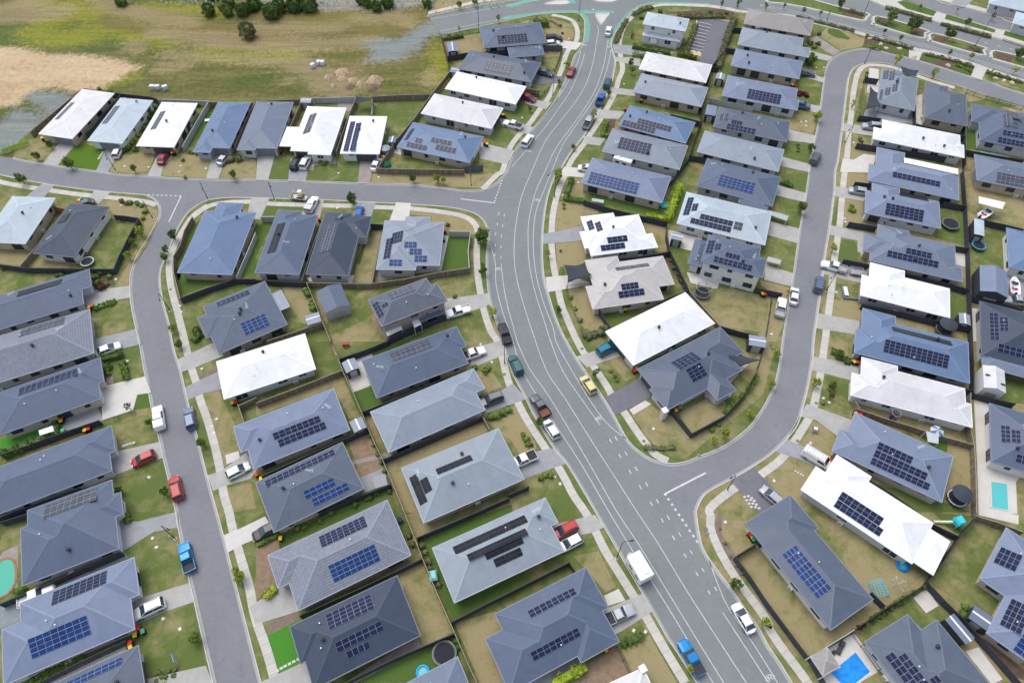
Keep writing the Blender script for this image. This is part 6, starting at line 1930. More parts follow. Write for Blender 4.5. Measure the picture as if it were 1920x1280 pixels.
def caravan(t, a, b_, z0, label, L=None, h=2.6):
    o, ln = place('caravan', t, a, b_, z0); L = L or ln; w_ = 1.2; wm = plain('caravan_shell', (.76, .76, .76), .4, .04)
    bm = bmesh.new(); box(bm, (0, 0, .45+h/2-.2), (L, 2*w_, h-.4)); bmesh.ops.bevel(bm, geom=bm.edges[:], offset=.14, segments=3, affect='EDGES', profile=.5); mesh('body', bm, wm, o, loc=(0, 0, 0))
    for x, y, s in ((.2*L, .1, (.5, .5, .1)), (-.25*L, -.2, (.9, .7, .2)), (-.05*L, .3, (.4, .4, .1))):
        bm = bmesh.new(); box(bm, (0, 0, 0), s); mesh('roof_hatch', bm, plain('hatch', (.7, .7, .71), .5), o, loc=(x, y, h+.1))
    bm = bmesh.new()
    for s in (-1, 1):
        for x in (-.25, .15): box(bm, (x*L, s*(w_+.005), 1.55), (.9, .02, .55))
    box(bm, (L/2+.005, 0, 1.5), (.02, 1.4, .6)); mesh('window', bm, M_GLASS, o)
    bm = bmesh.new(); tube(bm, [(L/2-.3, .7, .5), (L/2+1.3, 0, .5), (L/2-.3, -.7, .5)], .05, 5); tube(bm, [(L/2+1.1, 0, .2), (L/2+1.1, 0, .7)], .05, 6); box(bm, (L/2+.45, 0, .6), (.5, .7, .35)); mesh('drawbar', bm, M_GREYMETAL, o)
    wheels(o, L, w_-.1, .33, (-.08, .06)); tag(o, label, 'caravan'); return o
caravan('o', (1005, 520), (895, 335), 0, 'large white caravan parked at the left kerb of lower main road')
caravan('c', (765, 1205), (898, 1245), GZ+.04, 'long white caravan parked between two roofs on main road\'s right side', h=2.4)
# excavator on trailer, cage trailer
o, ln = place('plant_trailer', 'f', (380, 205), (268, 190), 0)
bm = bmesh.new(); box(bm, (0, 0, .62), (3.6, 1.7, .1))
for s in (-1, 1): box(bm, (0, s*.85, .8), (3.6, .06, .3))
box(bm, (1.8, 0, .8), (.06, 1.7, .3)); tube(bm, [(1.8, .5, .6), (2.9, 0, .6), (1.8, -.5, .6)], .05, 5); mesh('deck', bm, M_GREYMETAL, o); wheels(o, 3.6, .98, .3, (-.12, .08))
tag(o, 'grey trailer carrying a small excavator, parked on the cross street', 'trailer')
px_, py_ = o.location.x, o.location.y; rz_ = o.rotation_euler[2]
e = empty('excavator', (px_, py_, .69), rz_); yl = plain('machine_yellow', (.65, .42, .03), .5, .1)
bm = bmesh.new()
for s in (-1, 1): box(bm, (-.3, s*.55, .2), (1.5, .28, .4))
bmesh.ops.bevel(bm, geom=bm.edges[:], offset=.1, segments=2, affect='EDGES'); mesh('track', bm, M_TYRE, e)
bm = bmesh.new(); box(bm, (-.5, 0, .75), (1.1, 1.1, .55)); bmesh.ops.bevel(bm, geom=bm.edges[:], offset=.08, segments=2, affect='EDGES'); mesh('body', bm, yl, e)
bm = bmesh.new(); frustum(bm, -.85, -.05, -.8, -.15, 1.0, 1.75, .45, .38); box(bm, (-.45, 0, 1.8), (.85, .9, .08)); mesh('cab', bm, [M_WHITEMETAL], e)
bm = bmesh.new(); tube(bm, [(.0, 0, .9), (.8, 0, 1.6), (1.5, 0, 1.3)], [.12, .12, .08], 6); tube(bm, [(1.5, 0, 1.3), (1.7, 0, .6)], .07, 6); box(bm, (1.65, 0, .5), (.3, .45, .3)); mesh('boom', bm, yl, e)
tag(e, 'small yellow excavator with white canopy riding on a trailer', 'excavator')
o, ln = place('cage_trailer', 'h', (718, 765), (605, 748), GZ+.05); bm = bmesh.new(); box(bm, (0, 0, .6), (2.6, 1.5, .06))
for z in (.8, 1.05, 1.3):
    for s in (-1, 1): tube(bm, [(-1.3, s*.75, z), (1.3, s*.75, z)], .03, 4); tube(bm, [(s*1.3, -.75, z), (s*1.3, .75, z)], .03, 4)
for x in (-1.3, -.65, 0, .65, 1.3):
    for s in (-1, 1): tube(bm, [(x, s*.75, .6), (x, s*.75, 1.3)], .03, 4)
tube(bm, [(1.3, .4, .55), (2.3, 0, .55), (1.3, -.4, .55)], .04, 5); mesh('cage', bm, M_GREYMETAL, o); wheels(o, 2.6, .85, .3, (0,)); tag(o, 'grey cage trailer behind a white utility truck, right street driveway', 'trailer')
def boat(t, a, b_, label, z0=GZ):
    o, ln = place('boat', t, a, b_, z0); bm = bmesh.new(); rings = []
    for xf, w_, k in ((-.5, .9, .35), (-.2, 1.0, .3), (.15, .95, .35), (.38, .55, .5), (.5, .04, .9)):
        rings.append([bm.verts.new((xf*5, y, z)) for y, z in ((-w_, 1.25), (-w_*.75, .6), (0, k), (w_*.75, .6), (w_, 1.25), (w_*.8, 1.2), (0, .8 if xf < .3 else 1.28), (-w_*.8, 1.2))])
    for a_, c_ in zip(rings, rings[1:]):
        for k in range(8): bm.faces.new((a_[k], c_[k], c_[(k+1) % 8], a_[(k+1) % 8]))
    bm.faces.new(rings[0]); bm.faces.new(rings[-1][::-1]); mesh('hull', bm, paint('white', PC['white']), o)
    bm = bmesh.new(); frustum(bm, .2, .9, .2, .5, 1.2, 1.6, .6, .5); mesh('windscreen', bm, M_GLASS, o); bm = bmesh.new(); box(bm, (-2.6, 0, 1.1), (.35, .4, .9)); mesh('outboard_motor', bm, M_PLAST, o)
    bm = bmesh.new(); box(bm, (-1, -.3, .95), (.5, .5, .4)); box(bm, (-1, .4, .95), (.5, .5, .4)); mesh('seat', bm, paint('red', PC['red']), o)
    tag(o, label, 'boat'); return o
boat('h', (1845, 905), (1840, 830), 'white boat with red seats on grey paving beside the barn')
boat('h', (1600, 345), (1670, 300), 'white boat half under the white carport at the right edge')
# ================================================================ STREET LAMPS
def lamp(t, bx, by, hx, hy, h=6.0, t2=None, label=None):
    b0 = P(t, bx, by, GZ); hd = P(t2 or t, hx, hy, GZ+h); d = Vector((hd.x-b0.x, hd.y-b0.y, 0)); ln = d.length; d = d.normalized() if ln > .01 else Vector((1, 0, 0)); ln = min(max(ln, .5), 3.6)
    o = empty('street_lamp', (b0.x, b0.y, GZ), math.atan2(d.y, d.x)); bm = bmesh.new()
    tube(bm, [(0, 0, 0), (0, 0, .9), (0, 0, .9), (0, 0, h-.6)], [.11, .11, .07, .055], 8); mesh('pole', bm, M_DARKMETAL, o)
    bm = bmesh.new(); tube(bm, [(0, 0, h-.65), (ln*.12, 0, h-.25), (ln*.45, 0, h-.05), (ln, 0, h)], .04, 6); mesh('arm', bm, M_DARKMETAL, o)
    bm = bmesh.new(); box(bm, (ln+.2, 0, h), (.6, .26, .1), taper=.7); mesh('lamp_head', bm, M_DARKMETAL, o)
    bm = bmesh.new(); tube(bm, [(0, 0, 0), (0, 0, .03)], .28, 10); mesh('footing', bm, M_KERB, o)
    lab(o, label or 'dark street lamp', 'street lamp', 'street lamps')
for v in (('q', 870, 885, 800, 790), ('e', 1148, 362, 1095, 262), ('e', 1560, 215, 1538, 180), ('e', 1278, 1052, 1195, 962), ('m', 1315, 198, 1252, 122), ('f', 142, 225, 108, 115), ('f', 1615, 122, 1612, 32), ('c', 305, 725, 330, 575),
          ('k', 1615, 1110, 1652, 1017), ('h', 435, 905, 478, 800), ('d', 575, 1080, 610, 972), ('d', 722, 482, 768, 375), ('o', 785, 345, 890, 212, 7.5), ('g', 318, 200, 275, 30, 8.5), ('j', 1865, 165, 1855, 10, 7.5), ('d', 1548, 355, 1700, 105, 11), ('d', 718, 110, 768, -10, 9), ('b', 1670, 210, 1648, 25, 10), ('c', 498, 170, 515, 0, 9), ('d', 440, 160, 455, 110, 4)):
    lamp(*v)
for t_, x, y, x2, y2 in (('k', 1030, 830, 1045, 785), ('o', 1425, 162, 1448, 128)):
    p = P(t_, x, y); o = empty('street_sign', (p.x, p.y, GZ), .6); bm = bmesh.new(); tube(bm, [(0, 0, 0), (0, 0, 2.4)], .03, 6); mesh('pole', bm, M_GREYMETAL, o); bm = bmesh.new(); box(bm, (0, 0, 2.3), (.8, .03, .2)); mesh('sign_plate', bm, M_DARKMETAL, o); lab(o, 'small street sign on a post', 'sign')
# ================================================================ WHEELIE BINS
LIDM = {'y': plain('lid_yellow', (.72, .5, .01), .5, .05), 'r': plain('lid_red', (.6, .02, .02), .5, .05), 'g': plain('lid_green', (.04, .38, .2), .5, .05)}
M_BIN = plain('bin_green', (.015, .03, .025), .6, .1)
def bin_(t, x, y, k):
    p = P(t, x, y, GZ+1.05); o = empty('wheelie_bin', (p.x, p.y, GZ), random.uniform(-.3, .3)+.3)
    def bf(bm): box(bm, (0, 0, .5), (.5, .62, .95)); [setattr(v.co, 'x', v.co.x*.8) or setattr(v.co, 'y', v.co.y*.8) for v in bm.verts if v.co.z < .3]
    def lf(bm): box(bm, (0, 0, 1.02), (.6, .74, .09), taper=.88); tube(bm, [(-.25, .4, .98), (.25, .4, .98)], .03, 5)
    inst('bin_body', vmesh(('bin_body',), bf, [M_BIN]), o); inst('lid', vmesh(('lid', k), lf, [LIDM[k]]), o)
    def wf(bm): tube(bm, [(-.28, .3, .1), (.28, .3, .1)], .1, 8)
    inst('axle_wheels', vmesh(('axle_wheels',), wf, [M_TYRE]), o)
    lab(o, 'wheelie bin with %s lid' % {'y': 'yellow', 'r': 'red', 'g': 'green'}[k], 'bin', 'wheelie bins')
for t_, s_ in (('q', '1288 742 y,1306 738 r,312 632 y'), ('e', '578 228 r,590 220 y,603 205 g,663 1022 y,692 1007 r,722 1003 g'), ('i', '452 590 y,457 572 r,632 660 y,658 650 r,466 664 g,1740 455 y,1765 450 r'),
               ('m', '1032 868 r,1065 890 g,1007 918 y,970 978 r,975 1012 y'), ('n', '180 193 y'), ('j', '0 995 r,35 1025 y'), ('k', '920 215 r,938 203 y,1232 512 y,1247 498 r,1263 487 g'),
               ('l', '650 148 y,678 152 r,665 538 y,698 545 r,455 870 y,432 855 g,475 885 r'), ('o', '1787 163 r,1803 180 y,1815 200 g,708 1025 y,728 1018 r'), ('f', '470 358 r,1415 445 r,1407 508 g'),
               ('g', '1882 918 y,1900 922 r,850 1035 y'), ('b', '1714 1068 r,1733 1076 y,1838 855 g,1852 858 y,1868 860 r,1526 718 y,1544 720 r,938 1168 r,953 1172 y,178 1130 r,1808 395 y'),
               ('c', '970 745 y,852 815 r,762 1020 y,1258 328 y'), ('d', '185 632 y,201 636 r,825 932 y,841 930 r'), ('h', '5 350 y,878 378 g')):
    for q in s_.split(','):
        x, y, k = q.split(); bin_(t_, float(x), float(y), k)
# ================================================================ SHEDS, SAILS, PERGOLAS, TANK
def shed(t, s, h, rk, wallm, label, stripe=True, gable='y', pitch=12, name='garden_shed', cat='shed', sky=False, door=True):
    W = pts(t, pairs(s), GZ+h); L, c, ax = rectify(W); o = empty(name, (c.x, c.y, GZ), ax); xs = [p[0] for p in L]; ys = [p[1] for p in L]
    gx = (max(xs)-min(xs)) >= (max(ys)-min(ys))
    g = ('x' if gx else 'y') if gable == 'y' else ('y' if gx else 'x')
    ro, pl = roof_build(L, h, pitch, rk, o, gable=g, fascia=False, ridge=stripe)
    if stripe:
        for ch in ro.children: ch.data.materials.clear(); ch.data.materials.append(M_WHITEMETAL)
    D = inset(L, .08); bm = bmesh.new(); prism(bm, D, 0, h-.02, top=False); tn = math.tan(R(pitch)); i0 = 0 if g == 'x' else 1
    for e_ in (min(q[i0] for q in D), max(q[i0] for q in D)):
        o0, o1 = min(q[1-i0] for q in L)+.06, max(q[1-i0] for q in L)-.06; vv = [bm.verts.new((e_, a, z) if i0 == 0 else (a, e_, z)) for a, z in ((o0, h-.02), ((o0+o1)/2, h+tn*(o1-o0)/2-.03), (o1, h-.02))]; bm.faces.new(vv)
    mesh('wall', bm, wallm, o)
    if door:
        bm = bmesh.new(); box(bm, (0, 0, 1.0), (min(2.4, (max(xs)-min(xs))*.5), .05, 1.9)); mesh('door', bm, M_GREYMETAL if wallm is not M_GREYMETAL else M_DARKMETAL, o, loc=(0, min(ys)+.06, 0))
    if sky:
        for k, (a, b_) in enumerate(((.25, .3), (.45, -.3))):
            bm = bmesh.new(); w_ = (max(xs)-min(xs)); l_ = (max(ys)-min(ys)); 
            if g == 'y': x = w_*.25*(1 if k else -1); box(bm, (x, l_*(.05-.25*k), h+tn*w_*.25+.02), (w_*.38, .35, .03), M=None)
            else: box(bm, (w_*(.05-.25*k), l_*.25*(1 if k else -1), h+tn*l_*.25+.02), (.35, l_*.38, .03))
            mesh('skylight', bm, M_SFRAME['k'], o)
    if label: tag(o, label, cat)
    else: lab(o, '%s garden shed' % RNAME[rk], 'shed', 'garden sheds')
    return o
WS = {'k': plain('shed_charcoal', (.045, .05, .06), .6, .1), 'g': plain('shed_grey', (.38, .4, .41), .6, .1), 'w': plain('shed_white', (.62, .62, .61), .6, .1), 's': plain('shed_slate', (.13, .15, .18), .6, .1)}
for v in (('b', '1435 322,1502 320,1517 385,1440 392', 2.2, 'M', 'k'), ('b', '1478 498,1540 515,1522 552,1450 540', 2.2, 'M', 'k'), ('b', '338 732,418 735,412 778,336 765', 2.1, 'L', 's'), ('b', '1000 1030,1062 1022,1040 1072,988 1070', 2.1, 'G', 'k'),
          ('f', '368 1088,467 1060,492 1125,385 1162', 2.1, 'L', 'g'), ('j', '640 160,740 122,772 198,680 240', 2.2, 'L', 'k'), ('j', '698 600,790 567,834 643,738 687', 2.2, 'L', 'k'), ('h', '1435 1068,1515 1080,1520 1158,1432 1145', 2.2, 'L', 'k'),
          ('p', '1395 756,1552 942,1485 992,1325 800', 2.4, 'G', 'k'), ('p', '1555 698,1692 790,1640 882,1495 790', 2.3, 'G', 'k'), ('c', '1535 545,1600 560,1590 605,1530 590', 2.1, 'L', 'k'), ('g', '1205 458,1295 475,1272 525,1190 512', 2.2, 'L', 'k'), ('z', '1405 628,1437 631,1434 651,1403 647', 2.2, 'L', 'k')):
    shed(v[0], v[1], v[2], v[3], WS[v[4]], None)
shed('f', '450 905,632 850,708 1005,520 1068', 2.8, 'S', WS['g'], 'large slate roofed shed with grey walls on the central lawn', stripe=False, gable='y', pitch=14)
shed('h', '1588 705,1795 760,1800 950,1590 905', 3.3, 'M', WS['k'], 'big slate blue barn with charcoal walls at the right edge', stripe=False, pitch=18, name='barn', cat='barn')
shed('h', '1548 360,1622 372,1622 490,1545 476', 2.6, 'P', WS['k'], 'tall pale roofed shed above the round blue trampoline', stripe=False, pitch=5)
shed('l', '1612 182,1778 215,1780 385,1618 345', 3.0, 'O', WS['w'], 'white gabled garage with two dark skylights at the right edge', stripe=False, sky=True, pitch=20, name='garage', cat='garage')
shed('c', '1465 788,1540 795,1522 872,1445 858', 2.3, 'M', WS['k'], 'blue-grey flat roofed shed between rows right of main road', stripe=False, pitch=3)
def canopy(t, s, h, m, label, posts=True, name='patio_cover', sag=0, cat='canopy', thick=.08, n=6):
    W = pts(t, pairs(s), GZ+h); c = sum(W, Vector())/4; o = empty(name, (c.x, c.y, GZ)); bm = bmesh.new(); g = []
    for i in range(n+1):
        row = []
        for j in range(n+1):
            u, v = i/n, j/n; p = W[0]*(1-u)*(1-v)+W[1]*u*(1-v)+W[2]*u*v+W[3]*(1-u)*v
            k = 1-sag*.9*(4*u*(1-u)*(1-abs(2*v-1)*0)*(abs(2*v-1)))*.0
            q = p-c
            if sag:   # edges curve inwards between the corners, cloth dips
                e1 = math.sin(math.pi*u)*abs(2*v-1); e2 = math.sin(math.pi*v)*abs(2*u-1); q.x *= 1; q = q*(1-.16*e1-.16*e2); q.z += (.5 if (i < n/2) == (j < n/2) else -.3)*abs(2*u-1)*abs(2*v-1)
            row.append(bm.verts.new((q.x, q.y, q.z+h)))
        g.append(row)
    for i in range(n):
        for j in range(n): bm.faces.new((g[i][j], g[i+1][j], g[i+1][j+1], g[i][j+1]))
    mesh('sail' if sag else 'roof_sheet', bm, m, o, smooth=bool(sag)); 
    md = o.children[0].modifiers.new('thickness', 'SOLIDIFY'); md.thickness = .02 if sag else thick
    bm = bmesh.new()
    for w_ in W: q = w_-c; tube(bm, [(q.x*.96, q.y*.96, 0), (q.x*.96, q.y*.96, h-.02+(.5 if sag else 0)*0)], .05, 6)
    mesh('post', bm, M_WHITEMETAL if not sag else M_DARKMETAL, o); tag(o, label, cat); return o
M_SAIL = plain('shade_cloth', (.045, .052, .068), .9, .12)
M_WROOF = plain('white_sheet', (.78, .78, .78), .5, .05)
canopy('g', '385 718,548 688,598 797,418 834', 2.9, M_SAIL, 'charcoal shade sail over the pale driveway on main road', name='shade_sail', sag=1, cat='shade sail')
canopy('k', '1615 112,1715 92,1868 150,1692 190', 2.7, M_SAIL, 'charcoal shade sail behind the slate house inside the bend', name='shade_sail', sag=1, cat='shade sail')
canopy('d', '985 508,1132 522,1112 585,1010 570', 2.8, M_SAIL, 'dark shade sail above the top corner house of right street', name='shade_sail', sag=1, cat='shade sail')
canopy('d', '760 658,838 690,836 818,735 815', 2.7, M_SAIL, 'dark shade sail left of the top corner house of right street', name='shade_sail', sag=1, cat='shade sail')
canopy('b', '748 735,873 726,865 768,742 772', 2.5, M_SAIL, 'dark shade sail over a rear yard deck in the upper left row', name='shade_sail', sag=1, cat='shade sail')
canopy('h', '1580 195,1778 240,1757 290,1580 245', 2.7, M_WROOF, 'white roofed carport over a boat at the right edge', cat='carport', name='carport')
canopy('h', '1020 -95,1425 -12,1425 30,1020 -58', 3.1, M_WROOF, 'long white flat patio roof between two roofs off right street')
canopy('l', '1185 672,1278 702,1277 768,1198 752', 2.4, plain('poly_roof', (.45, .48, .5), .5), 'small grey roofed pergola beside the timber fence, right side', name='pergola')
canopy('f', '965 1190,1085 1152,1098 1190,985 1242', 2.5, M_WROOF, 'pale patio roof sheet below the tiled two-storey style house')
canopy('f', '1165 1118,1210 1102,1242 1152,1188 1178', 2.5, M_WROOF, 'short pale patio roof sheet beside the dark lean-to roof')
canopy('q', '620 268,560 300,515 348,590 330', 2.3, plain('rust_roof', (.14, .06, .045), .8, .2), 'rusty brown lean-to roof behind the first upper left house')
canopy('i', '290 668,395 632,408 672,300 705', 2.2, M_GREYMETAL, 'small grey garden canopy over the green yard at the left edge')
canopy('g', '600 208,690 222,685 245,598 228', 1.0, M_GREYMETAL, 'low grey slatted cover in the yard below the blue solar roof')
canopy('h', '0 295,155 342,140 378,-10 325', 1.4, WS['g'], 'long pale screen panel on the verge of right street')
canopy('h', '0 645,100 672,88 705,-10 680', 1.3, WS['g'], 'lower pale screen panel on the verge of right street')
o = house('gz', 'N', 3, 'p', '330 1090,448 1018,532 1150,412 1228', eave=2.5, walls=False, name='gazebo', pitch=16)['o']; tag(o, 'taupe hip roofed gazebo at the corner of the covered pool', 'gazebo')
bm = bmesh.new()
for x, y in ((-1.4, -1.4), (1.4, -1.4), (1.4, 1.4), (-1.4, 1.4)): tube(bm, [(x, y, 0), (x, y, 2.5)], .07, 6)
mesh('post', bm, M_WHITEMETAL, o); HOUSES.pop('gz')
p = P('b', 970, 1110, GZ+2); o = empty('water_tank', (p.x, p.y, GZ)); bm = bmesh.new(); tube(bm, [(0, 0, 0), (0, 0, 2)], 1.15, 24); mesh('tank_wall', bm, WS['s'], o); bm = bmesh.new(); tube(bm, [(0, 0, 2), (0, 0, 2.25)], [1.18, .25], 24); mesh('tank_roof', bm, ROOFM['L'], o); tag(o, 'round grey rainwater tank beside the seventh upper left house', 'water tank')
# ================================================================ POOLS
m, nt, b = new_mat('pool_water', .12, .25); b.inputs['Base Color'].default_value = (.1, .46, .46, 1); bump(nt, b, noise(nt, 2.5, 3), .08, .25); M_WATER = m
m, nt, b = new_mat('pool_water_green', .12, .25); b.inputs['Base Color'].default_value = (.03, .36, .25, 1); bump(nt, b, noise(nt, 2.5, 3), .08, .25); M_WATER2 = m
M_COVER = plain('pool_cover', (.01, .24, .68), .6, .25, 1.5)
def pool(t, s, wm, label, coping=None, cw=.35, ins=0):
    W = pts(t, pairs(s), GZ); c = sum(W, Vector())/len(W); o = empty('swimming_pool', (c.x, c.y, GZ)); W = ccw([Vector((v.x-c.x, v.y-c.y, 0)) for v in W])
    if len(W) > 5: W = catmull(W, 4, True)
    bm = bmesh.new(); flat(bm, W, .065); mesh('water', bm, wm, o)
    bm = bmesh.new(); A = W+[W[0]]; In = offs(W, .0, True); Ou = offs(W, -cw, True)
    v0 = [bm.verts.new((v.x, v.y, .09)) for v in In]; v1 = [bm.verts.new((v.x, v.y, .09)) for v in Ou]; v2 = [bm.verts.new((v.x, v.y, 0)) for v in Ou]; v3 = [bm.verts.new((v.x, v.y, 0)) for v in In]; n = len(W)
    for i in range(n):
        j = (i+1) % n
        for a, b_ in ((v0, v1), (v1, v2), (v3, v0)): bm.faces.new((a[i], b_[i], b_[j], a[j]))
    mesh('coping', bm, coping or M_CONC2, o); tag(o, label, 'pool'); return o
pool('l', '1672 1052,1790 1070,1800 1265,1680 1245', M_WATER, 'rectangular turquoise pool in pale paving at the right edge')
pool('p', '655 1050,765 1195,590 1330,470 1200', M_COVER, 'pool under a bright blue cover at the bottom right')
pool('m', '0 382,55 355,95 370,112 430,108 520,75 585,28 622,-60 640,-90 500', M_WATER2, 'curved green pool with brick edging at the bottom left', coping=plain('brick_paving', (.3, .15, .1), .85, .3, 3))
pool('d', '1592 1140,1803 1182,1798 1196,1588 1152', M_WATER, 'narrow teal lap pool behind a dark fence, upper right', cw=.2)
# ================================================================ TRAMPOLINES AND YARD THINGS
M_MAT = plain('trampoline_mat', (.02, .022, .028), .8, .15)
def ring(bm, r, z, rr, n=28, mi=0): tube(bm, [(math.cos(k*2*math.pi/n)*r, math.sin(k*2*math.pi/n)*r, z) for k in range(n+1)], rr, 5, mi, False)
def tramp(t, x, y, r4, pad, label, net=False, roof=False):
    h = .85; p = P(t, x, y, GZ+h); px, py = pix(t, x, y); dep = (p-Vector((0, 0, HC))).dot(Vector((0, cp, -sp))); r = r4/4/FPX*dep; o = empty('trampoline', (p.x, p.y, GZ))
    bm = bmesh.new(); tube(bm, [(0, 0, h-.02), (0, 0, h)], r*.9, 28); mesh('jumping_mat', bm, M_MAT, o)
    bm = bmesh.new()
    n = 28; a = [bm.verts.new((math.cos(k*2*math.pi/n)*r*.86, math.sin(k*2*math.pi/n)*r*.86, h+.03)) for k in range(n)]; c_ = [bm.verts.new((math.cos(k*2*math.pi/n)*r, math.sin(k*2*math.pi/n)*r, h+.03)) for k in range(n)]
    for k in range(n): bm.faces.new((a[k], c_[k], c_[(k+1) % n], a[(k+1) % n]))
    mesh('pad', bm, pad, o); bm = bmesh.new(); ring(bm, r, h-.02, .04)
    for k in range(6): a_ = k*math.pi/3; tube(bm, [(math.cos(a_)*r, math.sin(a_)*r, 0), (math.cos(a_)*r, math.sin(a_)*r, h+(1.7 if (net or roof) else 0))], .035, 5)
    if net or roof: ring(bm, r, h+1.7, .04)
    mesh('frame', bm, M_GREYMETAL if not roof else M_DARKMETAL, o)
    if net:
        bm = bmesh.new(); n = 20
        for k in range(n*2): a_ = k*math.pi/n; tube(bm, [(math.cos(a_)*r*.98, math.sin(a_)*r*.98, h), (math.cos(a_)*r*.98, math.sin(a_)*r*.98, h+1.7)], .012, 3, 0, False)
        for z in (.4, .8, 1.2): ring(bm, r*.98, h+z, .012)
        mesh('safety_net', bm, M_DARKMETAL, o)
    if roof:
        bm = bmesh.new(); tube(bm, [(0, 0, h+1.75), (0, 0, h+2.0), (0, 0, h+2.25)], [r*1.02, r*.6, .05], 16); mesh('canopy', bm, M_SAIL, o)
    tag(o, label, 'trampoline', 'trampolines in yards')
PAD = {'w': plain('pad_white', (.5, .52, .55), .7), 'b': plain('pad_blue', (.0, .28, .6), .6), 'k': plain('pad_grey', (.12, .125, .135), .7), 'p': plain('pad_pink', (.45, .1, .25), .7)}
tramp('e', 652, 680, 48, PAD['w'], 'trampoline with white rim beside the charcoal roofed house, left side'); tramp('g', 1428, 912, 58, PAD['k'], 'netted trampoline on the dry lawn below the two-storey house', net=True)
tramp('h', 1372, 395, 62, PAD['k'], 'wide flat trampoline in a yard off right street'); tramp('h', 1582, 557, 48, PAD['b'], 'trampoline with bright blue rim at the right edge'); tramp('n', 1412, 1055, 90, PAD['k'], 'large grey trampoline in a yard at the bottom centre')
tramp('l', 1420, 1172, 72, PAD['w'], 'trampoline with a dark domed canopy, lower right yard', roof=True); tramp('l', 932, 572, 32, PAD['p'], 'small trampoline with a pink rim by the timber fence', net=True)
tramp('h', 1322, 1190, 62, PAD['k'], 'canopied dark trampoline behind the blue roof', roof=True)
def simple(name, t, x, y, z, parts, label, cat, rz=0):
    p = P(t, x, y, GZ+z); o = empty(name, (p.x, p.y, GZ), rz)
    for nm, m_, fn in parts: bm = bmesh.new(); fn(bm); mesh(nm, bm, m_, o)
    tag(o, label, cat); return o
CY = plain('play_cyan', (.05, .5, .58), .5); ORG_ = plain('play_orange', (.75, .18, .04), .5); YEL = plain('play_yellow', (.7, .55, .08), .5); PNK = plain('play_pink', (.75, .08, .3), .6)
simple('playset', 'p', 1422, 75, 1.2, [('roof', CY, lambda bm: box(bm, (0, 0, 2.1), (1.5, 1.5, .5), taper=.7)), ('tower', CY, lambda bm: (box(bm, (0, 0, 1.1), (1.3, 1.3, .1)), [tube(bm, [(x, y, 0), (x, y, 1.9)], .05, 5) for x in (-.6, .6) for y in (-.6, .6)])),
       ('slide', plain('slide', (.6, .72, .5), .5), lambda bm: tube(bm, [(-.6, .3, 1.1), (-1.8, .9, .6), (-2.8, 1.4, .15)], .22, 6)), ('ladder', YEL, lambda bm: box(bm, (.9, .3, .6), (.1, .6, 1.2)))], 'cyan play tower with slide in a yard, lower right', 'playset', .3)
simple('climbing_frame', 'p', 840, 568, .8, [('frame', plain('frame_cyan', (.12, .5, .6), .5), lambda bm: [tube(bm, [(math.cos(a)*1.2, y, math.sin(a)*1.3) for a in [math.pi*k/8 for k in range(9)]], .035, 4) for y in [(-1.2+.3*i) for i in range(9)]] and [tube(bm, [(math.cos(math.pi*k/8)*1.2, -1.2, math.sin(math.pi*k/8)*1.3), (math.cos(math.pi*k/8)*1.2, 1.2, math.sin(math.pi*k/8)*1.3)], .035, 4) for k in range(9)])], 'light blue arched climbing frame on a dry lawn, lower right', 'climbing frame', .15)
simple('washing_line', 'p', 970, 540, 1.5, [('pole', M_GREYMETAL, lambda bm: tube(bm, [(0, 0, 0), (0, 0, 1.9)], .04, 6)), ('arms', M_GREYMETAL, lambda bm: ([tube(bm, [(0, 0, 1.8), (math.cos(a)*1.3, math.sin(a)*1.3, 2)], .03, 4) for a in (.3, 1.87, 3.44, 5.01)], ring(bm, 1.2, 2, .012, 4))), ('laundry', plain('cloth', (.6, .62, .6), .9), lambda bm: [box(bm, (math.cos(a)*.9, math.sin(a)*.9, 1.7), (.4, .03, .5), a) for a in (.5, 1.5, 2.6)])], 'rotary washing line with pale laundry beside the climbing frame', 'washing line')
simple('beach_umbrella', 'l', 1270, 668, 2.0, [('pole', M_GREYMETAL, lambda bm: tube(bm, [(0, 0, 0), (0, 0, 2.2)], .03, 6)), ('canopy', [plain('umb_blue', (.05, .2, .45), .8), plain('umb_cream', (.6, .5, .32), .8)], lambda bm: [setattr(bm.faces.new([bm.verts.new((0, 0, 2.35)), bm.verts.new((math.cos(k*.785)*1.15, math.sin(k*.785)*1.15, 1.9)), bm.verts.new((math.cos(k*.785+.785)*1.15, math.sin(k*.785+.785)*1.15, 1.9))]), 'material_index', k % 2) for k in range(8)])], 'blue and cream striped umbrella by the timber fence, right side', 'umbrella')
simple('toy_wheel_pool', 'p', 1015, 398, .3, [('pool_ring', plain('toy_blue', (.0, .2, .6), .5), lambda bm: ring(bm, .8, .2, .22, 18)), ('pool_water', M_WATER, lambda bm: tube(bm, [(0, 0, .02), (0, 0, .18)], .7, 16))], 'small round blue paddling pool beside the white roofed house', 'paddling pool')
simple('paddling_pool', 'g', 1142, 252, .4, [('pool_ring', CY, lambda bm: ring(bm, .9, .25, .2, 18)), ('pool_water', M_WATER, lambda bm: tube(bm, [(0, 0, .02), (0, 0, .2)], .8, 16))], 'cyan paddling pool beside the lime hedge', 'paddling pool')
simple('paddling_pool', 'n', 1250, 1195, .4, [('pool_ring', plain('toy_azure', (.0, .35, .7), .5), lambda bm: ring(bm, .85, .25, .2, 18)), ('pool_water', M_WATER, lambda bm: tube(bm, [(0, 0, .02), (0, 0, .2)], .75, 16))], 'azure paddling pool near the large trampoline, bottom centre', 'paddling pool')
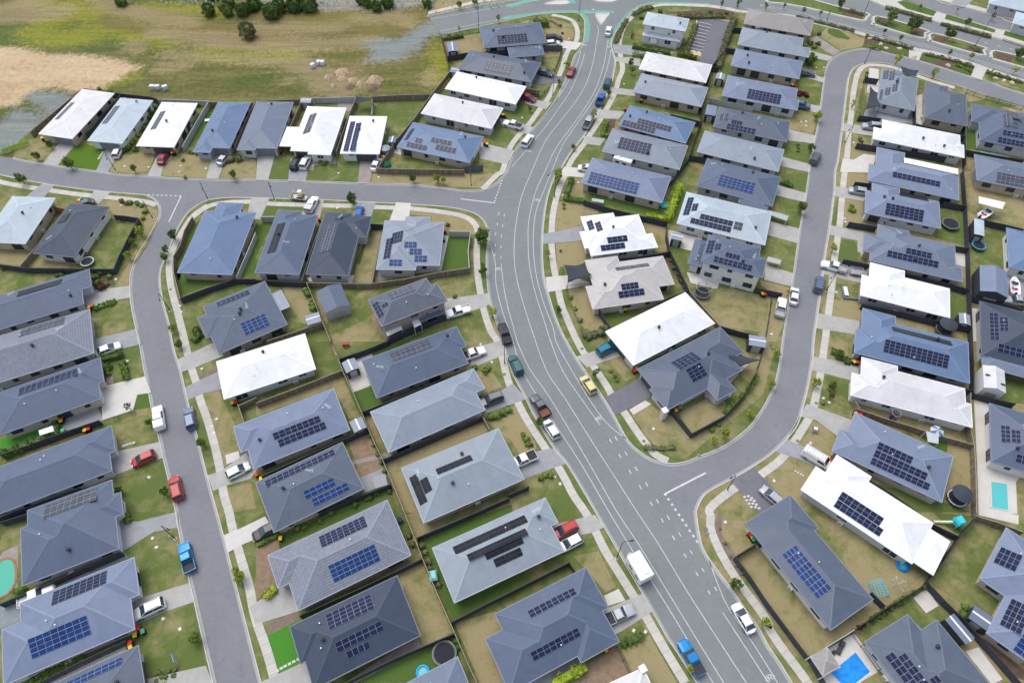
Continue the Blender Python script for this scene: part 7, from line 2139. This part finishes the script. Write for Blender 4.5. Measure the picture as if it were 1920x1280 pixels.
simple('net_tent', 'b', 975, 1228, .6, [('dome', plain('tent_green', (.01, .09, .06), .7), lambda bm: (tube(bm, [(0, 0, 0), (0, 0, .6), (0, 0, 1.0)], [1.3, 1.1, .3], 14),)), ('rim', plain('tent_rim', (.02, .4, .22), .6), lambda bm: ring(bm, 1.25, .1, .08, 18))], 'round dark green play tent beside the white sedan', 'tent')
simple('toy_playhouse', 'l', 1905, 290, .5, [], 'x', 'x') if False else None
simple('sun_lounger', 'p', 545, 1015, .4, [('frame', M_DARKMETAL, lambda bm: box(bm, (0, 0, .3), (2, .7, .08))), ('cushion', WS['k'], lambda bm: (box(bm, (-.3, 0, .4), (1.3, .65, .1)), box(bm, (.7, 0, .6), (.7, .65, .1))))], 'dark sun lounger on the pale paving by the covered pool', 'lounger', .9)
simple('garden_bench', 'p', 485, 1055, .4, [('seat', M_DARKMETAL, lambda bm: box(bm, (0, 0, .4), (1.2, .5, .08))), ('legs', M_DARKMETAL, lambda bm: [box(bm, (x, 0, .2), (.08, .45, .4)) for x in (-.5, .5)])], 'small dark bench between the gazebo and the lounger', 'bench', .5)
simple('spa_tub', 'j', 932, 1048, .8, [('tub', WS['g'], lambda bm: box(bm, (0, 0, .4), (2.0, 2.0, .8))), ('cover', plain('spa_cover', (.3, .31, .31), .8), lambda bm: box(bm, (0, 0, .87), (2.1, 2.1, .12)))], 'grey covered spa tub in the paved corner, centre', 'spa', .35)
simple('cubby_house', 'n', 1328, 470, 1.2, [('wall', plain('cubby', (.15, .5, .48), .6), lambda bm: box(bm, (0, 0, .5), (1.1, 1.5, 1.0))), ('roof', plain('cubby_roof', (.25, .58, .55), .6), lambda bm: box(bm, (0, 0, 1.15), (1.2, 1.6, .3), taper=.6))], 'teal play cubby on the green strip beside the fence', 'cubby house', .2)
simple('blue_barrel', 'n', 1078, 52, .8, [('barrel', plain('barrel_blue', (.01, .13, .32), .5), lambda bm: tube(bm, [(0, 0, 0), (0, 0, .9)], .45, 14)), ('lid', M_PLAST, lambda bm: tube(bm, [(0, 0, .9), (0, 0, .95)], .4, 14))], 'dark blue barrel behind the tiled grey roof, lower left', 'barrel')
simple('barbecue', 'j', 672, 18, .8, [('body', plain('bbq_rust', (.28, .08, .05), .7), lambda bm: box(bm, (0, 0, .75), (1.3, .6, .45))), ('legs', M_DARKMETAL, lambda bm: [box(bm, (x, 0, .3), (.08, .5, .6)) for x in (-.5, .5)])], 'rusty red barbecue on the bare central lawn', 'barbecue', .1)
simple('outdoor_table', 'a', 1560, 900, .7, [('tabletop', M_WROOF, lambda bm: box(bm, (0, 0, .72), (1.6, .9, .05))), ('legs', M_GREYMETAL, lambda bm: [box(bm, (x, y, .35), (.05, .05, .7)) for x in (-.7, .7) for y in (-.35, .35)])], 'white table on the narrow lawn between the third and fourth upper houses', 'table', .2)
simple('real_estate_sign', 'm', 1303, 1095, .8, [('sign_panel', plain('sign_panel', (.3, .42, .6), .6, .3, 2), lambda bm: box(bm, (0, 0, .9), (1.3, .05, .9))), ('post', M_WHITEMETAL, lambda bm: [tube(bm, [(x, 0, 0), (x, 0, 1.4)], .03, 5) for x in (-.6, .6)])], 'pale blue notice board on the lawn, bottom left', 'sign', -1.0)
simple('banner_fence', 'q', 112, 700, .7, [('banner', plain('banner_lime', (.4, .6, .08), .6, .1), lambda bm: box(bm, (0, 0, .75), (6, .04, 1.1))), ('post', M_GREYMETAL, lambda bm: [tube(bm, [(x, 0, 0), (x, 0, 1.4)], .03, 5) for x in (-3, -1, 1, 3)])], 'lime green mesh banner at the left end of the cross street', 'banner', .62)
simple('retaining_wall', 'h', 560, 900, .3, [('wall', WS['s'], lambda bm: (box(bm, (0, 0, .2), (.25, 3.6, .4)), box(bm, (2.6, -1.9, .2), (5.4, .25, .4)))), ('cap', M_WHITEMETAL, lambda bm: box(bm, (.7, .1, .22), (.8, 2.4, .1)))], 'slate garden edging wall on the lawn off right street', 'garden wall', -.12)
simple('toy_car', 'l', 357, 655, .5, [('body', plain('toy_grey', (.2, .2, .22), .5), lambda bm: box(bm, (0, 0, .4), (1.5, .9, .5), taper=.7)), ('seat', M_WROOF, lambda bm: box(bm, (0, 0, .68), (.5, .6, .12)))], 'little grey ride-on toy car on the lawn, right bend', 'toy', 1.2)
simple('feature_pillar', 'k', 1145, 520, 2.6, [('pillar', M_CONC2, lambda bm: box(bm, (0, 0, 1.4), (.9, .9, 2.8))), ('cap', M_WROOF, lambda bm: box(bm, (0, 0, 2.87), (1.0, 1.0, .14)))], 'square white masonry pillar at the front of the slate house inside the bend', 'pillar', .45)
simple('feature_pillar', 'o', 980, 1172, 2.9, [('pillar', M_CONC2, lambda bm: box(bm, (0, 0, 1.5), (.9, .9, 3.0))), ('cap', M_WROOF, lambda bm: box(bm, (0, 0, 3.07), (1.0, 1.0, .14)))], 'square white masonry pillar at the corner of the bottom white roof', 'pillar', .45)
# water drums and crates on the waste ground, soil heaps
M_IBC = plain('tank_plastic', (.62, .65, .67), .5, .15, 4)
for k, (t_, x, y) in enumerate((('a', 1143, 657), ('a', 1181, 658), ('a', 1238, 660), ('b', 425, 495), ('b', 470, 473), ('b', 499, 475))):
    p = P(t_, x, y, .5); o = empty('liquid_tote', (p.x, p.y, -.03), .3*k); bm = bmesh.new(); box(bm, (0, 0, .68), (1.3, 1.1, 1.05)); bmesh.ops.bevel(bm, geom=bm.edges[:], offset=.1, segments=2, affect='EDGES'); mesh('tank', bm, M_IBC, o)
    bm = bmesh.new(); box(bm, (0, 0, .08), (1.35, 1.15, .14)); [tube(bm, [(x_, y_, .1), (x_, y_, 1.25)], .03, 4) for x_ in (-.66, .66) for y_ in (-.56, .56)]; mesh('cage', bm, M_GREYMETAL, o); lab(o, 'white liquid tote on waste ground', 'tote', 'liquid totes', rel='behind')
for k, (t_, x, y, r_, h_, m_) in enumerate((('b', 890, 598, 60, 1.6, M_SAND), ('b', 866, 655, 54, 1.3, M_DIRT), ('b', 640, 535, 52, 1.2, M_SAND), ('b', 545, 575, 36, 1.2, M_SAND), ('b', 585, 635, 28, .9, M_SAND), ('b', 790, 625, 40, 1.2, M_SAND), ('b', 700, 645, 40, 1.0, M_DIRT), ('b', 640, 580, 34, .7, M_SAND), ('b', 720, 592, 34, .7, M_SAND))):
    p = P(t_, x, y, .4); r = r_/4/FPX*(p-Vector((0, 0, HC))).length*.95; rng = random.Random(k); bm = bmesh.new(); rings = []; n = 20
    for q in range(7):
        u = q/6; rings.append([bm.verts.new((math.cos(a*6.283/n)*r*u*(1+.18*math.sin(a*1.9+k)+rng.uniform(-.07, .07)), math.sin(a*6.283/n)*r*u*(1+.18*math.sin(a*1.9+k)), h_*(1-u**1.5)*(1+rng.uniform(-.12, .12))-.12*u)) for a in range(n)])
    for a_, c_ in zip(rings, rings[1:]):
        for i in range(n): bm.faces.new((a_[i], c_[i], c_[(i+1) % n], a_[(i+1) % n]))
    bm.faces.new(rings[0]); o = mesh('soil_heap', bm, m_, smooth=True, loc=(p.x, p.y, -.03)); lab(o, ('sandy' if m_ is M_SAND else 'brown')+' soil heap', 'soil heap', 'soil heaps on the waste ground', rel='behind')
# sapling guards on the stony ground and small pale boulders in beds
bm = bmesh.new(); rng = random.Random(5); gm = plain('guard_mint', (.35, .66, .55), .6, .15, 5)
n_ = 0
while n_ < 330:
    x, y = rng.uniform(300, 960), rng.uniform(-8, 26)
    if 420 < x < 600 and y > 6: continue
    if y > 22-abs(x-700)*.02+rng.uniform(-6, 6) or (330 < x < 480 and y > 14): continue
    n_ += 1; p = P('z', x, y, 0); tube(bm, [(p.x, p.y, -.05), (p.x+.08, p.y, .85)], .13, 4, rng.random() < .25)
tag(mesh('sapling_guard', bm, [gm, M_WROOF]), 'pale mint sapling guards dotted over the stony ground beyond the bushes', 'sapling guards', kind='stuff')
k = 0
for t_, s_ in (('d', '765 292,845 335,885 368,985 368,1095 430,1350 495,1705 592,1770 608,1830 625'), ('q', '1015 648,1058 648,1105 662,978 645')):
    for x, y in pairs(s_):
        p = P(t_, x, y, GZ); rng = random.Random(k); bm = bmesh.new(); bmesh.ops.create_icosphere(bm, subdivisions=2, radius=.6)
        for v in bm.verts: v.co *= rng.uniform(.8, 1.15); v.co.z *= .6; v.co.x *= 1.3
        o = mesh('boulder', bm, plain('sandstone', (.5, .42, .3), .9, .2), loc=(p.x, p.y, GZ+.1 if t_ == 'd' else .05), rz=k); lab(o, 'pale sandstone boulder', 'boulder', 'landscape boulders', rel='near'); k += 1
p = P('c', 900, 245, GZ+1); o = empty('estate_sign', (p.x, p.y, GZ), 1.4); bm = bmesh.new(); box(bm, (0, 0, 1.0), (3.6, .12, 1.6)); mesh('sign_panel', bm, M_DARKMETAL, o); bm = bmesh.new(); [box(bm, (x, 0, .5), (.15, .2, 1.0)) for x in (-1.6, 1.6)]; mesh('post', bm, M_DARKMETAL, o); tag(o, 'dark upright estate sign panel on the lawn by the roundabout', 'sign')
h = HOUSES['13']
p = P('c', 1060, 308, GZ+1.6); bm = bmesh.new(); box(bm, (0, 0, 0), (1.9, .06, 1.5)); Mi = h['M'].inverted() @ Vector((p.x, p.y, GZ+1.6)); mesh('notice_panel', bm, M_WROOF, h['o'], loc=(Mi.x, Mi.y, 1.6))
finish_labels()
